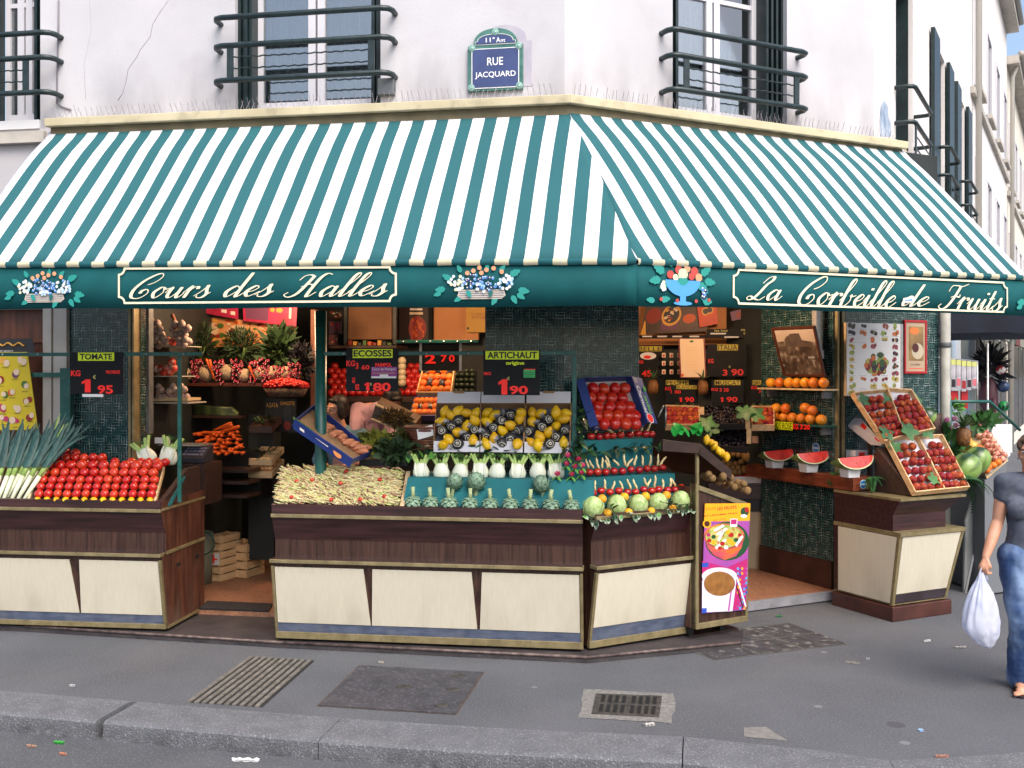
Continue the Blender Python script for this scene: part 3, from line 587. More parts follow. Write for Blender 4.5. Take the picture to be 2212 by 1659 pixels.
# beige ledge over the awning: casing, soffit, bird spikes
zl0, zl1 = hit(FL, 1225, 222, -.22).z, hit(FL, 1225, 203, -.22).z
kk = lambda p: (FL.inverted() @ FR @ Vector((0, 0, 0)), p)
def mitre(p):       # where lines p in front of both facades meet, in each frame
 n1, n2 = FL.to_3x3() @ Vector((0, -1, 0)), FR.to_3x3() @ Vector((0, -1, 0)); pl, pr = (p, p) if not isinstance(p, tuple) else p
 det = n1.x * n2.y - n1.y * n2.x; k = Vector(((pl * n2.y - pr * n1.y) / det, (n1.x * pr - n2.x * pl) / det, 0)); W_ = Vector((*O, 0)) + k
 return (FL.inverted() @ W_).x, (FR.inverted() @ W_).x
mo, mi_ = mitre(.22), mitre(.0)
lu = uL(95, -.22); ru = uR(1963, -.22)
def ledge(F, pts, z0, z1, name, mats, bev=.006): m = MB(); m.prism(pts, z0, z1, ax='z'); return LB(m, name, mats, F, bev=bev)
ledge(FL, [(lu, -.22), (mo[0], -.22), (mi_[0], 0), (lu, 0)], zl0, zl1, 'awning_casing', BEIGE)
ledge(FR, [(mo[1], -.22), (ru, -.22), (UE + .12, 0), (mi_[1], 0)], zl0, zl1, 'awning_casing', BEIGE)
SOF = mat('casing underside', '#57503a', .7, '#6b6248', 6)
mo2 = mitre(.17)
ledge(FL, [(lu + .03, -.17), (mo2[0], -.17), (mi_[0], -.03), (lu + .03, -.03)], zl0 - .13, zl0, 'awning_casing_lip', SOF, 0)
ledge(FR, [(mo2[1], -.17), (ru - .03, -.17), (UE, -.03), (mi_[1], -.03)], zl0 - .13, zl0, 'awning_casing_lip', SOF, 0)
ledge(FS, [(-.1, -.16), (.05, -.22), (3.0, -.22), (3.0, 0), (0, 0)], zl0, zl1 + .02, 'awning_casing', BEIGE)
for F, a, b in ((FL, lu + .05, -.03), (FR, .03, ru - .1), (FS, .1, 3.0)):
 m = MB(); n = int((b - a) / .05)
 for i in range(n):
  x = a + (b - a) * i / n
  if rnd.random() < .06: continue
  for sg in (-1, 1): m.tube([(x, -.1, zl1), (x + sg * .012 + rnd.uniform(-.012, .012), -.1 + sg * .05 + rnd.uniform(-.01, .01), zl1 + .11 + rnd.uniform(-.015, .01))], .0022, 3, cap=False)
 m.box(a, b, -.115, -.085, zl1, zl1 + .006); LB(m, 'bird_spikes', mat('spike wire', '#a9a6ae', .35, metal=.5), F)
m = MB()
P = [A1(380, 0), A1(378, 200), A1(372, 420), A1(368, 670), A1(400, 690), A1(460, 712)]
m.tube([hit(FL, *p, -.012) for p in P], .007, 6); LB(m, 'cable', mat('grey cable', '#77727a', .6))
m = MB(); P = [A1(1095, 0), A1(1030, 90), A1(990, 160), A1(975, 240), A1(915, 320), A1(890, 370), A1(828, 450), A1(818, 530), A1(800, 600), A1(768, 650)]
P = [(x + rnd.uniform(-1.2, 1.2), y) for x, y in P]; m.tube([hit(FL, *p, .0005) for p in P], .0035, 4); m.tube([hit(FL, *A1(x, y), .001) for x, y in ((580, 0), (592, 200), (545, 420), (555, 640))], .0018, 4)
LB(m, 'crack', mat('plaster crack', '#8d868e', .9))
m = MB(); p = hit(FL, *A2(290, 570), -.05); m.box(p.x - .07, p.x + .07, -.07, 0, p.z - .06, p.z + .08); LB(m, 'junction_box', GREYMETAL, bev=.006)

a = [hit(FS, *A3(x, y), -.004) for x, y in ((1305, 650), (1330, 690), (1335, 760), (1350, 800), (1350, 885), (1280, 880), (1278, 780), (1285, 690))]
m = MB(); m.poly(a); LB(m, 'paste_up', mat('torn pasted paper', '#b9c4d4', .8, '#7f93ac', 6), FS)
P = [hitz(FW, *B1(x, y), fz + .004) for x, y in ((1590, 1398), (2150, 1420), (2180, 1362), (1660, 1340))]
m = MB(); m.hexa([p - P[0] for p in P] + [p - P[0] + Vector((0, 0, .014)) for p in P]); tag(m.build('door_mat', mat('dark rubber mat', '#1c191a', .9, '#2b2727', 30, bump=.4, bscale=90), None, T(P[0])), 'dark rubber mat on the tan floor between the two left counters', 'mat')
# enamel street plate
def arch(x0, x1, z0, zs, zt, n=16, notch=0):
 c = (x0 + x1) / 2; r = (x1 - x0) / 2 - notch
 return [(x0, z0), (x1, z0), (x1, zs)] + [(c + r * math.cos(math.pi * i / n), zs + (zt - zs) * math.sin(math.pi * i / n) ** .8) for i in range(n + 1)] + [(x0, zs)]
a = hit(FL, *A2(820, 595), -.03); b = hit(FL, *A2(1177, 170), -.03); zs = hit(FL, *A2(1000, 290), -.03).z
t = thing('street_sign', 'blue enamel street plate with green border reading RUE JACQUARD under an arched top', 'street sign', FL @ T((a.x + b.x) / 2, 0, a.z))
W, H, zs = (b.x - a.x) / 2, b.z - a.z, zs - a.z
m = MB(); m.prism(arch(-W, W, 0, zs, H, notch=.045), -.03, -.002); m.build('border', mat('green enamel border', '#2f5f58', .3, '#4a7a70', 12), t, bev=.004)
BL = mat('blue enamel', '#34406c', .25, '#3d4a7a', 5)
m = MB(); m.prism([(-W + .04, .03), (W - .04, .03), (W - .04, zs - .035), (-W + .04, zs - .035)], -.034, -.03); m.prism(arch(-W + .07, W - .07, zs + .012, zs + .03, H - .06, notch=.02), -.034, -.03); m.build('field', BL, t)
m = MB()
for r4 in ((-W + .032, W - .032, .02, .026), (-W + .032, W - .032, zs - .034, zs - .028), (-W + .032, -W + .038, .026, zs - .034), (W - .038, W - .032, .026, zs - .034)): m.box(r4[0], r4[1], -.036, -.03, r4[2], r4[3])
P = arch(-W + .062, W - .062, zs + .004, zs + .03, H - .05, notch=.02); m.tube([(p[0], -.033, p[1]) for p in P] + [(P[0][0], -.033, P[0][1])], .003, 5)
MS = WALL.copy(); MS.translation = (0, -.0365, 0)
g = lambda x0, x1, y0, y1: tuple(v for p, q_ in (((x0, y1), (x1, y0)),) for v in (hit(FL, *A2(*p), -.036).x - (a.x + b.x) / 2, hit(FL, *A2(*q_), -.036).x - (a.x + b.x) / 2, hit(FL, *A2(*p), -.036).z - a.z, hit(FL, *A2(*q_), -.036).z - a.z))
write(m, 'RUE', g(945, 1048, 368, 425), 0, MS, .012); write(m, 'JACQUARD', g(866, 1130, 455, 515), 0, MS, .012)
write(m, '11°', g(936, 995, 240, 275), 0, MS, .02); write(m, 'A', g(1003, 1030, 240, 275), 0, MS, .02); write(m, 'rrt', g(1033, 1062, 250, 274), 0, MS, .02)
m.build('lettering', mat('white enamel', '#e8e8ec', .3), t)
m = MB()
for x, z in ((0, H - .035), (-W + .035, zs - .02), (W - .035, zs - .02), (-W + .03, .03), (W - .03, .03)):
 M = T(x, -.032, z) @ WALL; m.lathe([(.03, 0), (.03, .004), (.022, .007), (.016, .004), (.012, .009), (.0, .01)], 14, 0, M)
m.build('rosette', mat('pale green enamel', '#7fa59b', .3), t)
m = MB(); P = arch(-W, W, 0, zs, H, notch=.045); m.prism([(x + .07 + (b.x + a.x) / 2, z + a.z + .03) for x, z in P], -.003, .0); LB(m, 'plate_ghost', mat('older plaster', '#aaa6b4', .9, '#b7b2bc', 8))
# ================================================================== awning
PL, PR = 1.36, 1.48
CANV_L = stripes('striped canvas', '#dedee3', '#2d6268', .2015, 100.07); CANV_R = stripes('striped canvas corner', '#dedee3', '#2d6268', .196, 100.11)
VALG = mat('green valance canvas', '#0c484c', .75, '#115357', 3, detail=6, spec=.2, bump=.05, bscale=300)
CREAM = mat('cream sign paint', '#e9dfc0', .6)
aw = thing('awning', 'long green and white striped awning with lettered green valance round the corner', 'awning', FL)
def AW(mb, name, mats, F=FL, parent=None, **k):
 return mb.build(name, mats, parent or aw, FL.inverted() @ F, **k)
hT = mitre(.14); hF = mitre((PL, PR))
def lerp(a, b, t): return a + (b - a) * t
zt = {}; 
pL = [hit(FL, 108, 284, -.14), hit(FL, 1245, 240, -.14), hit(FL, 0, 569, -PL), hit(FL, 1370, 561, -PL)]
pR = [hit(FR, 1245, 240, -.14), hit(FR, 1945, 322, -.14), hit(FR, 1370, 561, -PR), hit(FR, 2212, 597, -PR)]
def zline(p, q, u): return p.z + (q.z - p.z) * (u - p.x) / (q.x - p.x)
uL0, uR1 = pL[0].x, hit(FR, 1950, 322, -.14).x
def canvas(F, a, b, p, out, name, m_):
 m = MB(); n, k = 70, 14
 for j in range(k + 1):
  t = j / k
  x0, x1 = lerp(a[0], a[1], t), lerp(b[0], b[1], t)
  for i in range(n + 1):
   u = lerp(x0, x1, i / n); za, zb = zline(p[0], p[1], u), zline(p[2], p[3], u)
   sag = .035 * math.sin(math.pi * min(1, t * 1.15)) * (1 - t * .6) + .012 * math.sin(u * 2.6 + 1) * math.sin(math.pi * t) + .03 * math.sin(math.pi * t) * (noise.noise(Vector((u * 1.3, t * 1.2, 3))) + .5 * noise.noise(Vector((u * 4, t * 2.5, 8)))) - .02 * math.exp(-((t - .1) / .04) ** 2)
   m.v.append((u, -lerp(.14, out, t), lerp(za, zb, t) + sag))
 for j in range(k):
  for i in range(n):
   q = j * (n + 1) + i; m.f.append((q, q + n + 1, q + n + 2, q + 1)); m.m.append(0); m.s.append(True)
 o = AW(m, name, m_, F); so_ = o.modifiers.new('thickness', 'SOLIDIFY'); so_.thickness = .006; so_.offset = -1; return o
canvas(FL, (uL0, uL0), (hT[0], hF[0]), pL, PL, 'canopy', CANV_L)
canvas(FR, (hT[1], hF[1]), (uR1, uR1), pR, PR, 'canopy', CANV_R)
# front bar wrapped in canvas, valance hanging from it
vbL = [hit(FL, 0, 668, -PL), hit(FL, 1378, 661, -PL)]; vbR = [hit(FR, 1378, 661, -PR), hit(FR, 2212, 681, -PR)]
for F, a, b, p, out, vb, cm in ((FL, uL0, hF[0], pL, PL, vbL, stripes('soiled canvas', '#c4bda2', '#215860', .2015, 100.07)), (FR, hF[1], uR1, pR, PR, vbR, stripes('soiled canvas corner', '#c4bda2', '#215860', .196, 100.11))):
 m = MB(); n = 60
 for r_, (dv, dz) in enumerate(((.0, .012), (-.02, .006), (-.026, -.018), (-.012, -.034))):
  for i in range(n + 1):
   u = lerp(a, b, i / n); m.v.append((u, -out + dv, zline(p[2], p[3], u) + dz + .002 * math.sin(i * 1.7)))
 for r_ in range(3):
  for i in range(n): q = r_ * (n + 1) + i; m.f.append((q, q + n + 1, q + n + 2, q + 1)); m.m.append(0); m.s.append(True)
 AW(m, 'front_bar', cm, F)
 m = MB()
 for i in range(n + 1):
  u = lerp(a, b, i / n); z1 = zline(p[2], p[3], u) - .03; z0 = zline(vb[0], vb[1], u) + .004 * math.sin(u * 3.1)
  for t in (0, .5, 1): m.v.append((u, -out + .004 - .005 * math.sin(u * 5) * t * (1 if t < 1 else .8), lerp(z1, z0, t)))
 for i in range(n):
  for r_ in range(2): q = i * 3 + r_; m.f.append((q, q + 1, q + 4, q + 3)); m.m.append(0); m.s.append(True)
 o = AW(m, 'valance', VALG, F); s_ = o.modifiers.new('thickness', 'SOLIDIFY'); s_.thickness = .004; s_.offset = 1
 m = MB(); m.tube([(lerp(a, b, i / 10), -out + .1, zline(p[2], p[3], lerp(a, b, i / 10)) - .05) for i in range(11)], .035, 8); AW(m, 'front_tube', GREYMETAL, F)
 m = MB(); m.tube([(a + .02 if F is FL else b - .02, -.14, p[0 if F is FL else 1].z - .04), (a + .02 if F is FL else b - .02, -out + .1, zline(p[2], p[3], a if F is FL else b) - .05)], .025, 8); AW(m, 'arm', GREYMETAL, F)
vd = lambda F: (-PL if F is FL else -PR) - .0115
def vbox(F, x0, y0, x1, y1):
 a, b = hit(F, x0, y1, vd(F)), hit(F, x1, y0, vd(F)); return (a.x, b.x, a.z, b.z)
def wall_M(F, v): M = WALL.copy(); M.translation = (0, v, 0); return M
def cartouche(F, tl, tr, br, bl, name='lettering_frame'):
 P = [hit(F, *p, vd(F)) for p in (tl, tr, br, bl)]; m = MB(); c = .045; w_ = .0075
 pts = []
 for i, p in enumerate(P):
  sx = 1 if i in (0, 3) else -1; sz = -1 if i < 2 else 1
  arc = [(p.x + sx * c * math.sin(math.pi / 2 * k / 5), p.z + sz * c * math.cos(math.pi / 2 * k / 5)) for k in range(6)]
  if i in (1, 3): arc.reverse()
  pts += arc
 n = len(pts)
 for i in range(n):
  a, b = Vector((*pts[i], 0)), Vector((*pts[(i + 1) % n], 0)); d = (b - a).normalized(); nn = Vector((-d.y, d.x, 0)) * w_; e = d * w_ * .6
  m.poly([(q.x, vd(F) + rnd.random() * 3e-4, q.y) for q in (a - nn - e, b - nn + e, b + nn + e, a + nn - e)])
 AW(m, name, CREAM, F)
cartouche(FL, A4(770, 205), (855, 577), (855, 650), A4(770, 428))
cartouche(FR, (1585, 582), (2176, 611), (2176, 674), (1585, 655))
def words(F, lst):
 for wd, x0, x1, y0, y1, x2 in lst:
  m = MB(); bx = vbox(F, x0, y0, x1, y1); script_word(m, wd, bx, 0, wall_M(F, vd(F) - .001)); AW(m, 'lettering', CREAM, F)
words(FL, [('Cours', 279, 456, 588, 646, 0), ('des', 482, 592, 588, 643, 0), ('Halles', 612, 838, 587, 643, 0)])
words(FR, [('La', 1612, 1690, 597, 648, 0), ('Corbeille', 1722, 1936, 605, 660, 0), ('de', 1947, 2008, 615, 662, 0), ('Fruits', 2026, 2166, 617, 668, 0)])
m = MB(); bx = vbox(FR, *A8(640, 165), *A8(730, 222)); m.add([(bx[0], bx[2], 0), (bx[1], bx[2] + .01, 0), (bx[1] - .005, bx[3], 0), (bx[0], bx[3] - .02, 0)], [(0, 1, 2, 3)], 0, False, wall_M(FR, vd(FR) - .004))
m.add([(bx[0] + .015, bx[2] + .015, .001), (bx[1] - .015, bx[2] + .02, .001), (bx[1] - .02, bx[3] - .022, .001), (bx[0] + .02, bx[3] - .035, .001)], [(0, 1, 2, 3)], 1, False, wall_M(FR, vd(FR) - .004))
AW(m, 'sticker', [PAPERW, mat('sticker blue', '#5c93c8', .5)], FR)
# painted fruit emblems on the valance
EM = [mat('emblem ' + k, c, .6) for k, c in (('leaf', '#1f8d84'), ('leaf dark', '#15635f'), ('white', '#dfe3e0'), ('blue', '#4f86c8'), ('navy', '#1f2f5c'), ('peach', '#d99a72'), ('basket', '#b9b1a5'), ('red', '#b8443c'), ('bowl', '#4a97d6'), ('cream', '#e0d9b0'), ('sky', '#9fc3dc'))]
def emblem(F, x0, y0, x1, y1, kind, cut=None):
 bx = vbox(F, x0, y0, x1, y1); m = MB(); W_, H_ = bx[1] - bx[0], bx[3] - bx[2]; cx = (bx[0] + bx[1]) / 2; lz = [0.]
 M = wall_M(F, vd(F) - .001)
 def ok(x): return cut is None or x < cut
 def Z(): lz[0] += .00006; return lz[0]
 def lf(x, y, L, a, mi):
  if not ok(bx[0] + W_ * x): return
  z = Z(); pts = []
  for t, hw in ((0, 0), (.15, .22), (.3, .3), (.42, .24), (.55, .3), (.72, .16), (.8, .18), (1, 0), (.8, -.18), (.72, -.16), (.55, -.3), (.42, -.24), (.3, -.3), (.15, -.22)):
   ca, sa = math.cos(R(a)), math.sin(R(a)); pts.append((bx[0] + W_ * x + L * (t * ca - hw * sa), bx[2] + H_ * y + L * (t * sa + hw * ca), z))
  m.poly(pts, mi, M)
 def dc(x, y, r, mi, ry=None):
  if ok(bx[0] + W_ * x): m.disc(bx[0] + W_ * x, bx[2] + H_ * y, r, Z(), 10, mi, M, ry)
 def grapes(x, y, sx, sy, r, cols, n=26):
  for i in range(n):
   a, q = rnd.uniform(0, 6.28), math.sqrt(rnd.random()); px, py = x + sx * q * math.cos(a), y + sy * q * math.sin(a)
   dc(px, py, r, rnd.choice(cols)); dc(px - .004, py + .02, r * .4, 2 if cols[0] != 2 else 10)
 L = H_ * .3
 if kind == 'basket':
  for x, y, a, k in ((.2, .6, 150, 1), (.14, .35, 185, 1), (.1, .25, 200, .8), (.78, .7, 25, 1.1), (.86, .3, -10, 1.1), (.85, .2, -35, .9), (.3, .8, 120, .8), (.55, .85, 80, .7), (.68, .8, 50, .8), (.3, .12, -150, .8), (.65, .12, -120, .9), (.8, .15, -60, .9)): lf(x, y, L * k, a, 0)
  pts = [(bx[0] + W_ * x, bx[2] + H_ * y, Z()) for x, y in ((.28, .32), (.72, .32), (.74, .16), (.7, .06), (.3, .06), (.26, .16))]; m.poly(pts, 6, M)
  for k in range(4): z = Z(); m.rect(bx[0] + W_ * .28, bx[0] + W_ * .72, bx[2] + H_ * (.09 + k * .06), bx[2] + H_ * (.105 + k * .06), z, 4, M)
  for x, y in ((.42, .84), (.48, .92), (.55, .86), (.5, .78), (.62, .9), (.7, .8), (.36, .78)): dc(x, y, H_ * .065, 5)
  grapes(.26, .52, .09, .2, H_ * .045, [2, 2, 9, 10]); grapes(.42, .52, .09, .22, H_ * .045, [4, 4, 3]); grapes(.57, .5, .09, .22, H_ * .045, [3, 3, 4]); grapes(.74, .5, .1, .2, H_ * .045, [10, 3, 2, 2]); grapes(.5, .38, .06, .14, H_ * .045, [2, 3, 10], 12)
  lf(.36, .3, L * .8, -60, 0); lf(.6, .3, L * .7, -100, 1)
 else:
  for x, y, a, k in ((.25, .75, 150, 1.2), (.2, .6, 190, 1.1), (.3, .55, 215, 1), (.75, .75, 30, 1.1), (.8, .6, -5, 1.1), (.72, .55, -40, 1.2), (.12, .1, 175, .8), (.2, .12, 10, .9), (.78, .1, 5, .9), (.85, .14, 160, .8), (.35, .9, 110, .7), (.65, .9, 70, .7)): lf(x, y, L * k, a, 0)
  for x, y, r, mi in ((.33, .72, .1, 7), (.44, .84, .1, 7), (.66, .82, .11, 7), (.56, .88, .09, 5), (.62, .7, .09, 7), (.72, .68, .1, 5), (.5, .74, .14, 9), (.4, .66, .08, 9)): dc(x, y, H_ * r, mi)
  for k in range(4): z = Z(); m.rect(bx[0] + W_ * (.44 + .035 * k), bx[0] + W_ * (.446 + .035 * k), bx[2] + H_ * .64, bx[2] + H_ * .86, z, 0, M)
  z = Z(); m.poly([(bx[0] + W_ * (.5 + .24 * math.cos(math.pi * (1 + i / 14))), bx[2] + H_ * (.6 + .38 * math.sin(math.pi * (1 + i / 14))), z) for i in range(15)], 8, M)
  z = Z(); m.rect(bx[0] + W_ * .46, bx[0] + W_ * .54, bx[2] + H_ * .08, bx[2] + H_ * .24, z, 8, M); dc(.5, .06, W_ * .13, 8, H_ * .05)
  for a in (-150, -120, -90, -60, -30): lf(.5, .64, L * .62, a, 0)
  grapes(.24, .42, .03, .12, H_ * .045, [2, 9], 9); grapes(.79, .3, .03, .16, H_ * .05, [3, 4], 9)
  for x, y in ((.2, .14), (.42, .12), (.68, .12), (.86, .16)): dc(x, y, H_ * .045, 7)
 if m.v: AW(m, 'fruit_emblem', EM, F)
emblem(FL, *A4(20, 212), *A4(560, 440), 'basket'); emblem(FL, 932, 570, 1150, 652, 'basket')
emblem(FR, 1395, 573, 1552, 658, 'bowl'); emblem(FR, 2194, 606, 2330, 680, 'basket', cut=uR1 - .02)

# ================================================================== poles and price rails of the stall front
VP = -.62
t = thing('awning_pole', 'round dark green steel pole standing behind the bean tray', 'pole', FL @ T(uL(693, VP + .2), VP + .2, .045))
m = MB(); m.tube([(0, 0, 0), (0, 0, 2.6)], .047, 14); m.build('shaft', POSTGREEN, t)
m = MB(); m.lathe([(.1, 0), (.1, .012), (.052, .014)], 14); m.build('base_plate', POSTGREEN, t)
def rail(name, lab, F, v, y, x0, x1, posts, thick=.03):
 a, b = hit(F, x0, y, v), hit(F, x1, y, v)
 t = thing(name, lab, 'rail', F @ T(a.x, v, a.z)); m = MB(); m.box(0, b.x - a.x, -.012, .012, -thick / 2, thick / 2); m.build('bar', POSTGREEN, t, bev=.003)
 for px, yb in posts:
  p = hit(F, px, yb, v); m = MB(); m.box(p.x - a.x - .016, p.x - a.x + .016, .014, .034, p.z - a.z, .012); m.build('post', POSTGREEN, t, bev=.003)
 m = MB()
 for k in range(6): m.lathe([(.009, 0), (.007, .004), (.0, .005)], 8, 0, T((b.x - a.x) * (k + .5) / 6, -.012, 0) @ WALL)
 m.build('rivets', STEEL, t); return a
rail('price_rail', 'green price rail over the left stall, carrying the tomato price board', FL, -.56, 766, -30, 438, [(385, 1086)])
rail('price_rail', 'long green price rail over the middle stall, from the round pole to the mosaic pillar', FL, -.52, 764, 700, 1246, [(1240, 1010)])
m = MB()
a = hit(FL, *A4(205, 893), -.1); b = hit(FL, *A4(430, 893), -.1)
t = thing('rail_bracket', 'green elbow bracket beside the yellow fruit chart at the far left', 'bracket', FL @ T(a.x, -.1, a.z))
m.box(-.6, b.x - a.x, -.012, .012, -.02, .02); m.box(b.x - a.x - .05, b.x - a.x + .05, -.02, .03, -1.4, .06); m.build('bar', POSTGREEN, t, bev=.003)

# ================================================================== price boards
SLATE = mat('black price board', '#0b0c0f', .6, '#121317', 12, spec=.25); RED = mat('fluorescent red', '#ff2418', .5); LIME = mat('lime label', '#d4ea1a', .5); LIMED = mat('yellow label', '#b9a83a', .6)
TXT = [RED, mat('lettering black', '#101010', .5), LIME, LIMED, PAPERW, mat('purple label', '#84347e', .5), mat('green label', '#35a85a', .5), mat('chalk yellow', '#d8d27a', .6), mat('dim red', '#e0201a', .5), mat('gold letters', '#b9982a', .5)]
def board(F, v, box, lab, items, name='price_board', cat='price board', slat=None, panel=SLATE, rot=0):
 """items: (kind, text, x0, y0, x1, y1, colour, bold) in photo pixels; kind 'r' a coloured strip, 't' text"""
 a, b = hit(F, box[0], box[3], v), hit(F, box[2], box[1], v)
 t = thing(name, lab, cat, F @ T((a.x + b.x) / 2, v, a.z)); ox, oz = (a.x + b.x) / 2, a.z
 m = MB(); m.box(a.x - ox, b.x - ox, -.004, .004, 0, b.z - oz); m.build('panel', panel, t, bev=.002)
 m = MB(); k = 0
 for kind, s, x0, y0, x1, y1, mi, bold in items:
  p, q = hit(F, x0, y1, v - .006), hit(F, x1, y0, v - .006); k += 1
  M = WALL.copy(); M.translation = (-ox, -.006 - .0012 * (kind == 't') - .00005 * k, -oz)
  if kind == 'r': m.rect(p.x, q.x, p.z, q.z, 0, mi, M)
  elif kind == 'o': m.disc((p.x + q.x) / 2, (p.z + q.z) / 2, (q.x - p.x) / 2, 0, 20, mi, M, (q.z - p.z) / 2)
  else: write(m, s, (p.x, q.x, p.z, q.z), mi, M, bold)
 m.build('lettering', TXT, t)
 if slat:
  m = MB()
  for x0, y0, x1, y1 in slat:
   p, q = hit(F, x0, y1, v - .01), hit(F, x1, y0, v - .01); m.box(p.x - ox, q.x - ox, -.012, -.007, p.z - oz, q.z - oz)
  m.build('slats', STEEL, t)
 return t
def t4(k, s, c, x0, y0, x1, y1, mi, bold=.03): return (k, s, *c(x0, y0), *c(x1, y1), mi, bold)
board(FL, -.58, (*A4(455, 745), *A4(800, 1017)), 'black price board reading TOMATE 1 95 under the left rail', [
 t4('r', '', A4, 505, 748, 740, 802, 2), t4('t', 'TOMATE', A4, 517, 755, 728, 795, 1), t4('t', 'KG', A4, 460, 864, 522, 902, 0, .03), t4('t', 'PROVENCE', A4, 688, 864, 778, 886, 0, .03),
 t4('t', '€', A4, 603, 895, 622, 920, 7, .0), t4('t', '1', A4, 530, 922, 588, 1006, 0, .035), t4('t', '95', A4, 633, 960, 733, 1016, 0, .03)])
m = MB(); p, q = hit(FL, *A4(535, 1036), -.59), hit(FL, *A4(668, 1018), -.59); m.box(0, q.x - p.x, -.003, .003, 0, q.z - p.z)
tag(m.build('label_strip', PAPERW, None, FL @ T(p)), 'small white strip hanging under the tomato price board', 'label')
board(FL, -.54, (*A5(780, 805), *A5(1362, 1285)), 'black price board reading ECOSSES 1 80 with a purple label', [
 t4('r', '', A5, 853, 812, 1300, 912, 2), t4('t', 'ECOSSES', A5, 862, 822, 1288, 898, 1), t4('t', 'KG', A5, 782, 940, 880, 1005, 0, .03), t4('t', '3', A5, 888, 965, 918, 1035, 0, .03), t4('t', '60', A5, 952, 990, 1042, 1042, 0, .03), t4('t', 'PAIMPOL', A5, 1105, 968, 1290, 1010, 0, .04),
 t4('r', '', A5, 1060, 1012, 1350, 1118, 5), t4('r', '', A5, 1060, 1118, 1340, 1138, 4), t4('t', 'Coco de Paimpol', A5, 1072, 1020, 1330, 1060, 4, .0), t4('r', '', A5, 1072, 1078, 1325, 1084, 9), t4('r', '', A5, 1155, 1095, 1250, 1118, 4),
 t4('r', '', A5, 1340, 1012, 1350, 1116, 5), t4('t', '1', A5, 985, 1188, 1040, 1280, 0, .035), t4('t', '€', A5, 1045, 1190, 1068, 1222, 7, .0), t4('t', '80', A5, 1080, 1188, 1280, 1285, 0, .035), t4('t', 'LE', A5, 850, 1130, 880, 1190, 0, .04), t4('t', 'KG', A5, 885, 1205, 925, 1270, 0, .04)])
board(FL, -.54, (*A6(548, 276), *A6(1000, 632)), 'black price board reading ARTICHAUT origine 1 90 by the mosaic pillar', [
 t4('r', '', A6, 565, 278, 992, 347, 2), t4('t', 'ARTICHAUT', A6, 580, 285, 978, 340, 1), t4('t', 'origine', A6, 728, 362, 876, 398, 2, .04), t4('t', 'PIECE', A6, 552, 448, 610, 472, 0, .03),
 t4('r', '', A6, 870, 430, 962, 492, 6), t4('r', '', A6, 875, 422, 965, 430, 8), t4('r', '', A6, 875, 452, 955, 456, 1), t4('r', '', A6, 875, 464, 955, 468, 1), t4('r', '', A6, 878, 478, 950, 482, 1), t4('t', '€', A6, 738, 486, 760, 512, 7, 0), t4('t', '1', A6, 668, 505, 740, 628, 0, .035), t4('t', '90', A6, 758, 558, 905, 626, 0, .03)])
# ================================================================== display counters
WOODV = mat('rosewood laminate', '#2a1914', .25, '#4c342b', 5, stretch=(9, 9, .5), detail=7, lo=.3, hi=.72, coat=.35)
WOODH = mat('rosewood laminate crosswise', '#241413', .38, '#46292a', 4, stretch=(.6, 8, 9), detail=7, lo=.3, hi=.72, coat=.1)
WOODR = mat('worn reddish veneer', '#3a1f17', .5, '#5c3526', 3, stretch=(6, 6, .8), detail=7, c3='#7d5a44', scale3=18, mix3=.25)
CREAML = mat('cream laminate', '#c2bba7', .42, '#cbc5b2', 4, stretch=(14, 14, .5), detail=6, lo=.2, hi=.8, c3='#a59d88', scale3=2.2, mix3=.07)
BLUEM = mat('grey blue kick strip', '#4c556a', .35, '#616b80', 3, stretch=(3, 3, 12), detail=5, metal=.2)
TEAL = mat('teal felt', '#0c5960', .85, '#11666c', 6, bump=.1, bscale=200)
PALEWOOD = mat('pale raw wood', '#b49a72', .7, '#cdb690', 4, stretch=(1, 7, 7), detail=6)
PINE = mat('crate poplar', '#c29a6c', .75, '#dbb98b', 3, stretch=(7, 1, 7), detail=6, c3='#8a6a48', scale3=24, mix3=.25)
DARKWOOD = mat('dark stained wood', '#2a1a15', .5, '#3c2820', 5, stretch=(1, 6, 6))
OUT = dict(base=0, ptop=.1, ledge=.13, rec=.03, up=.1, trim=.118, rail=.1)
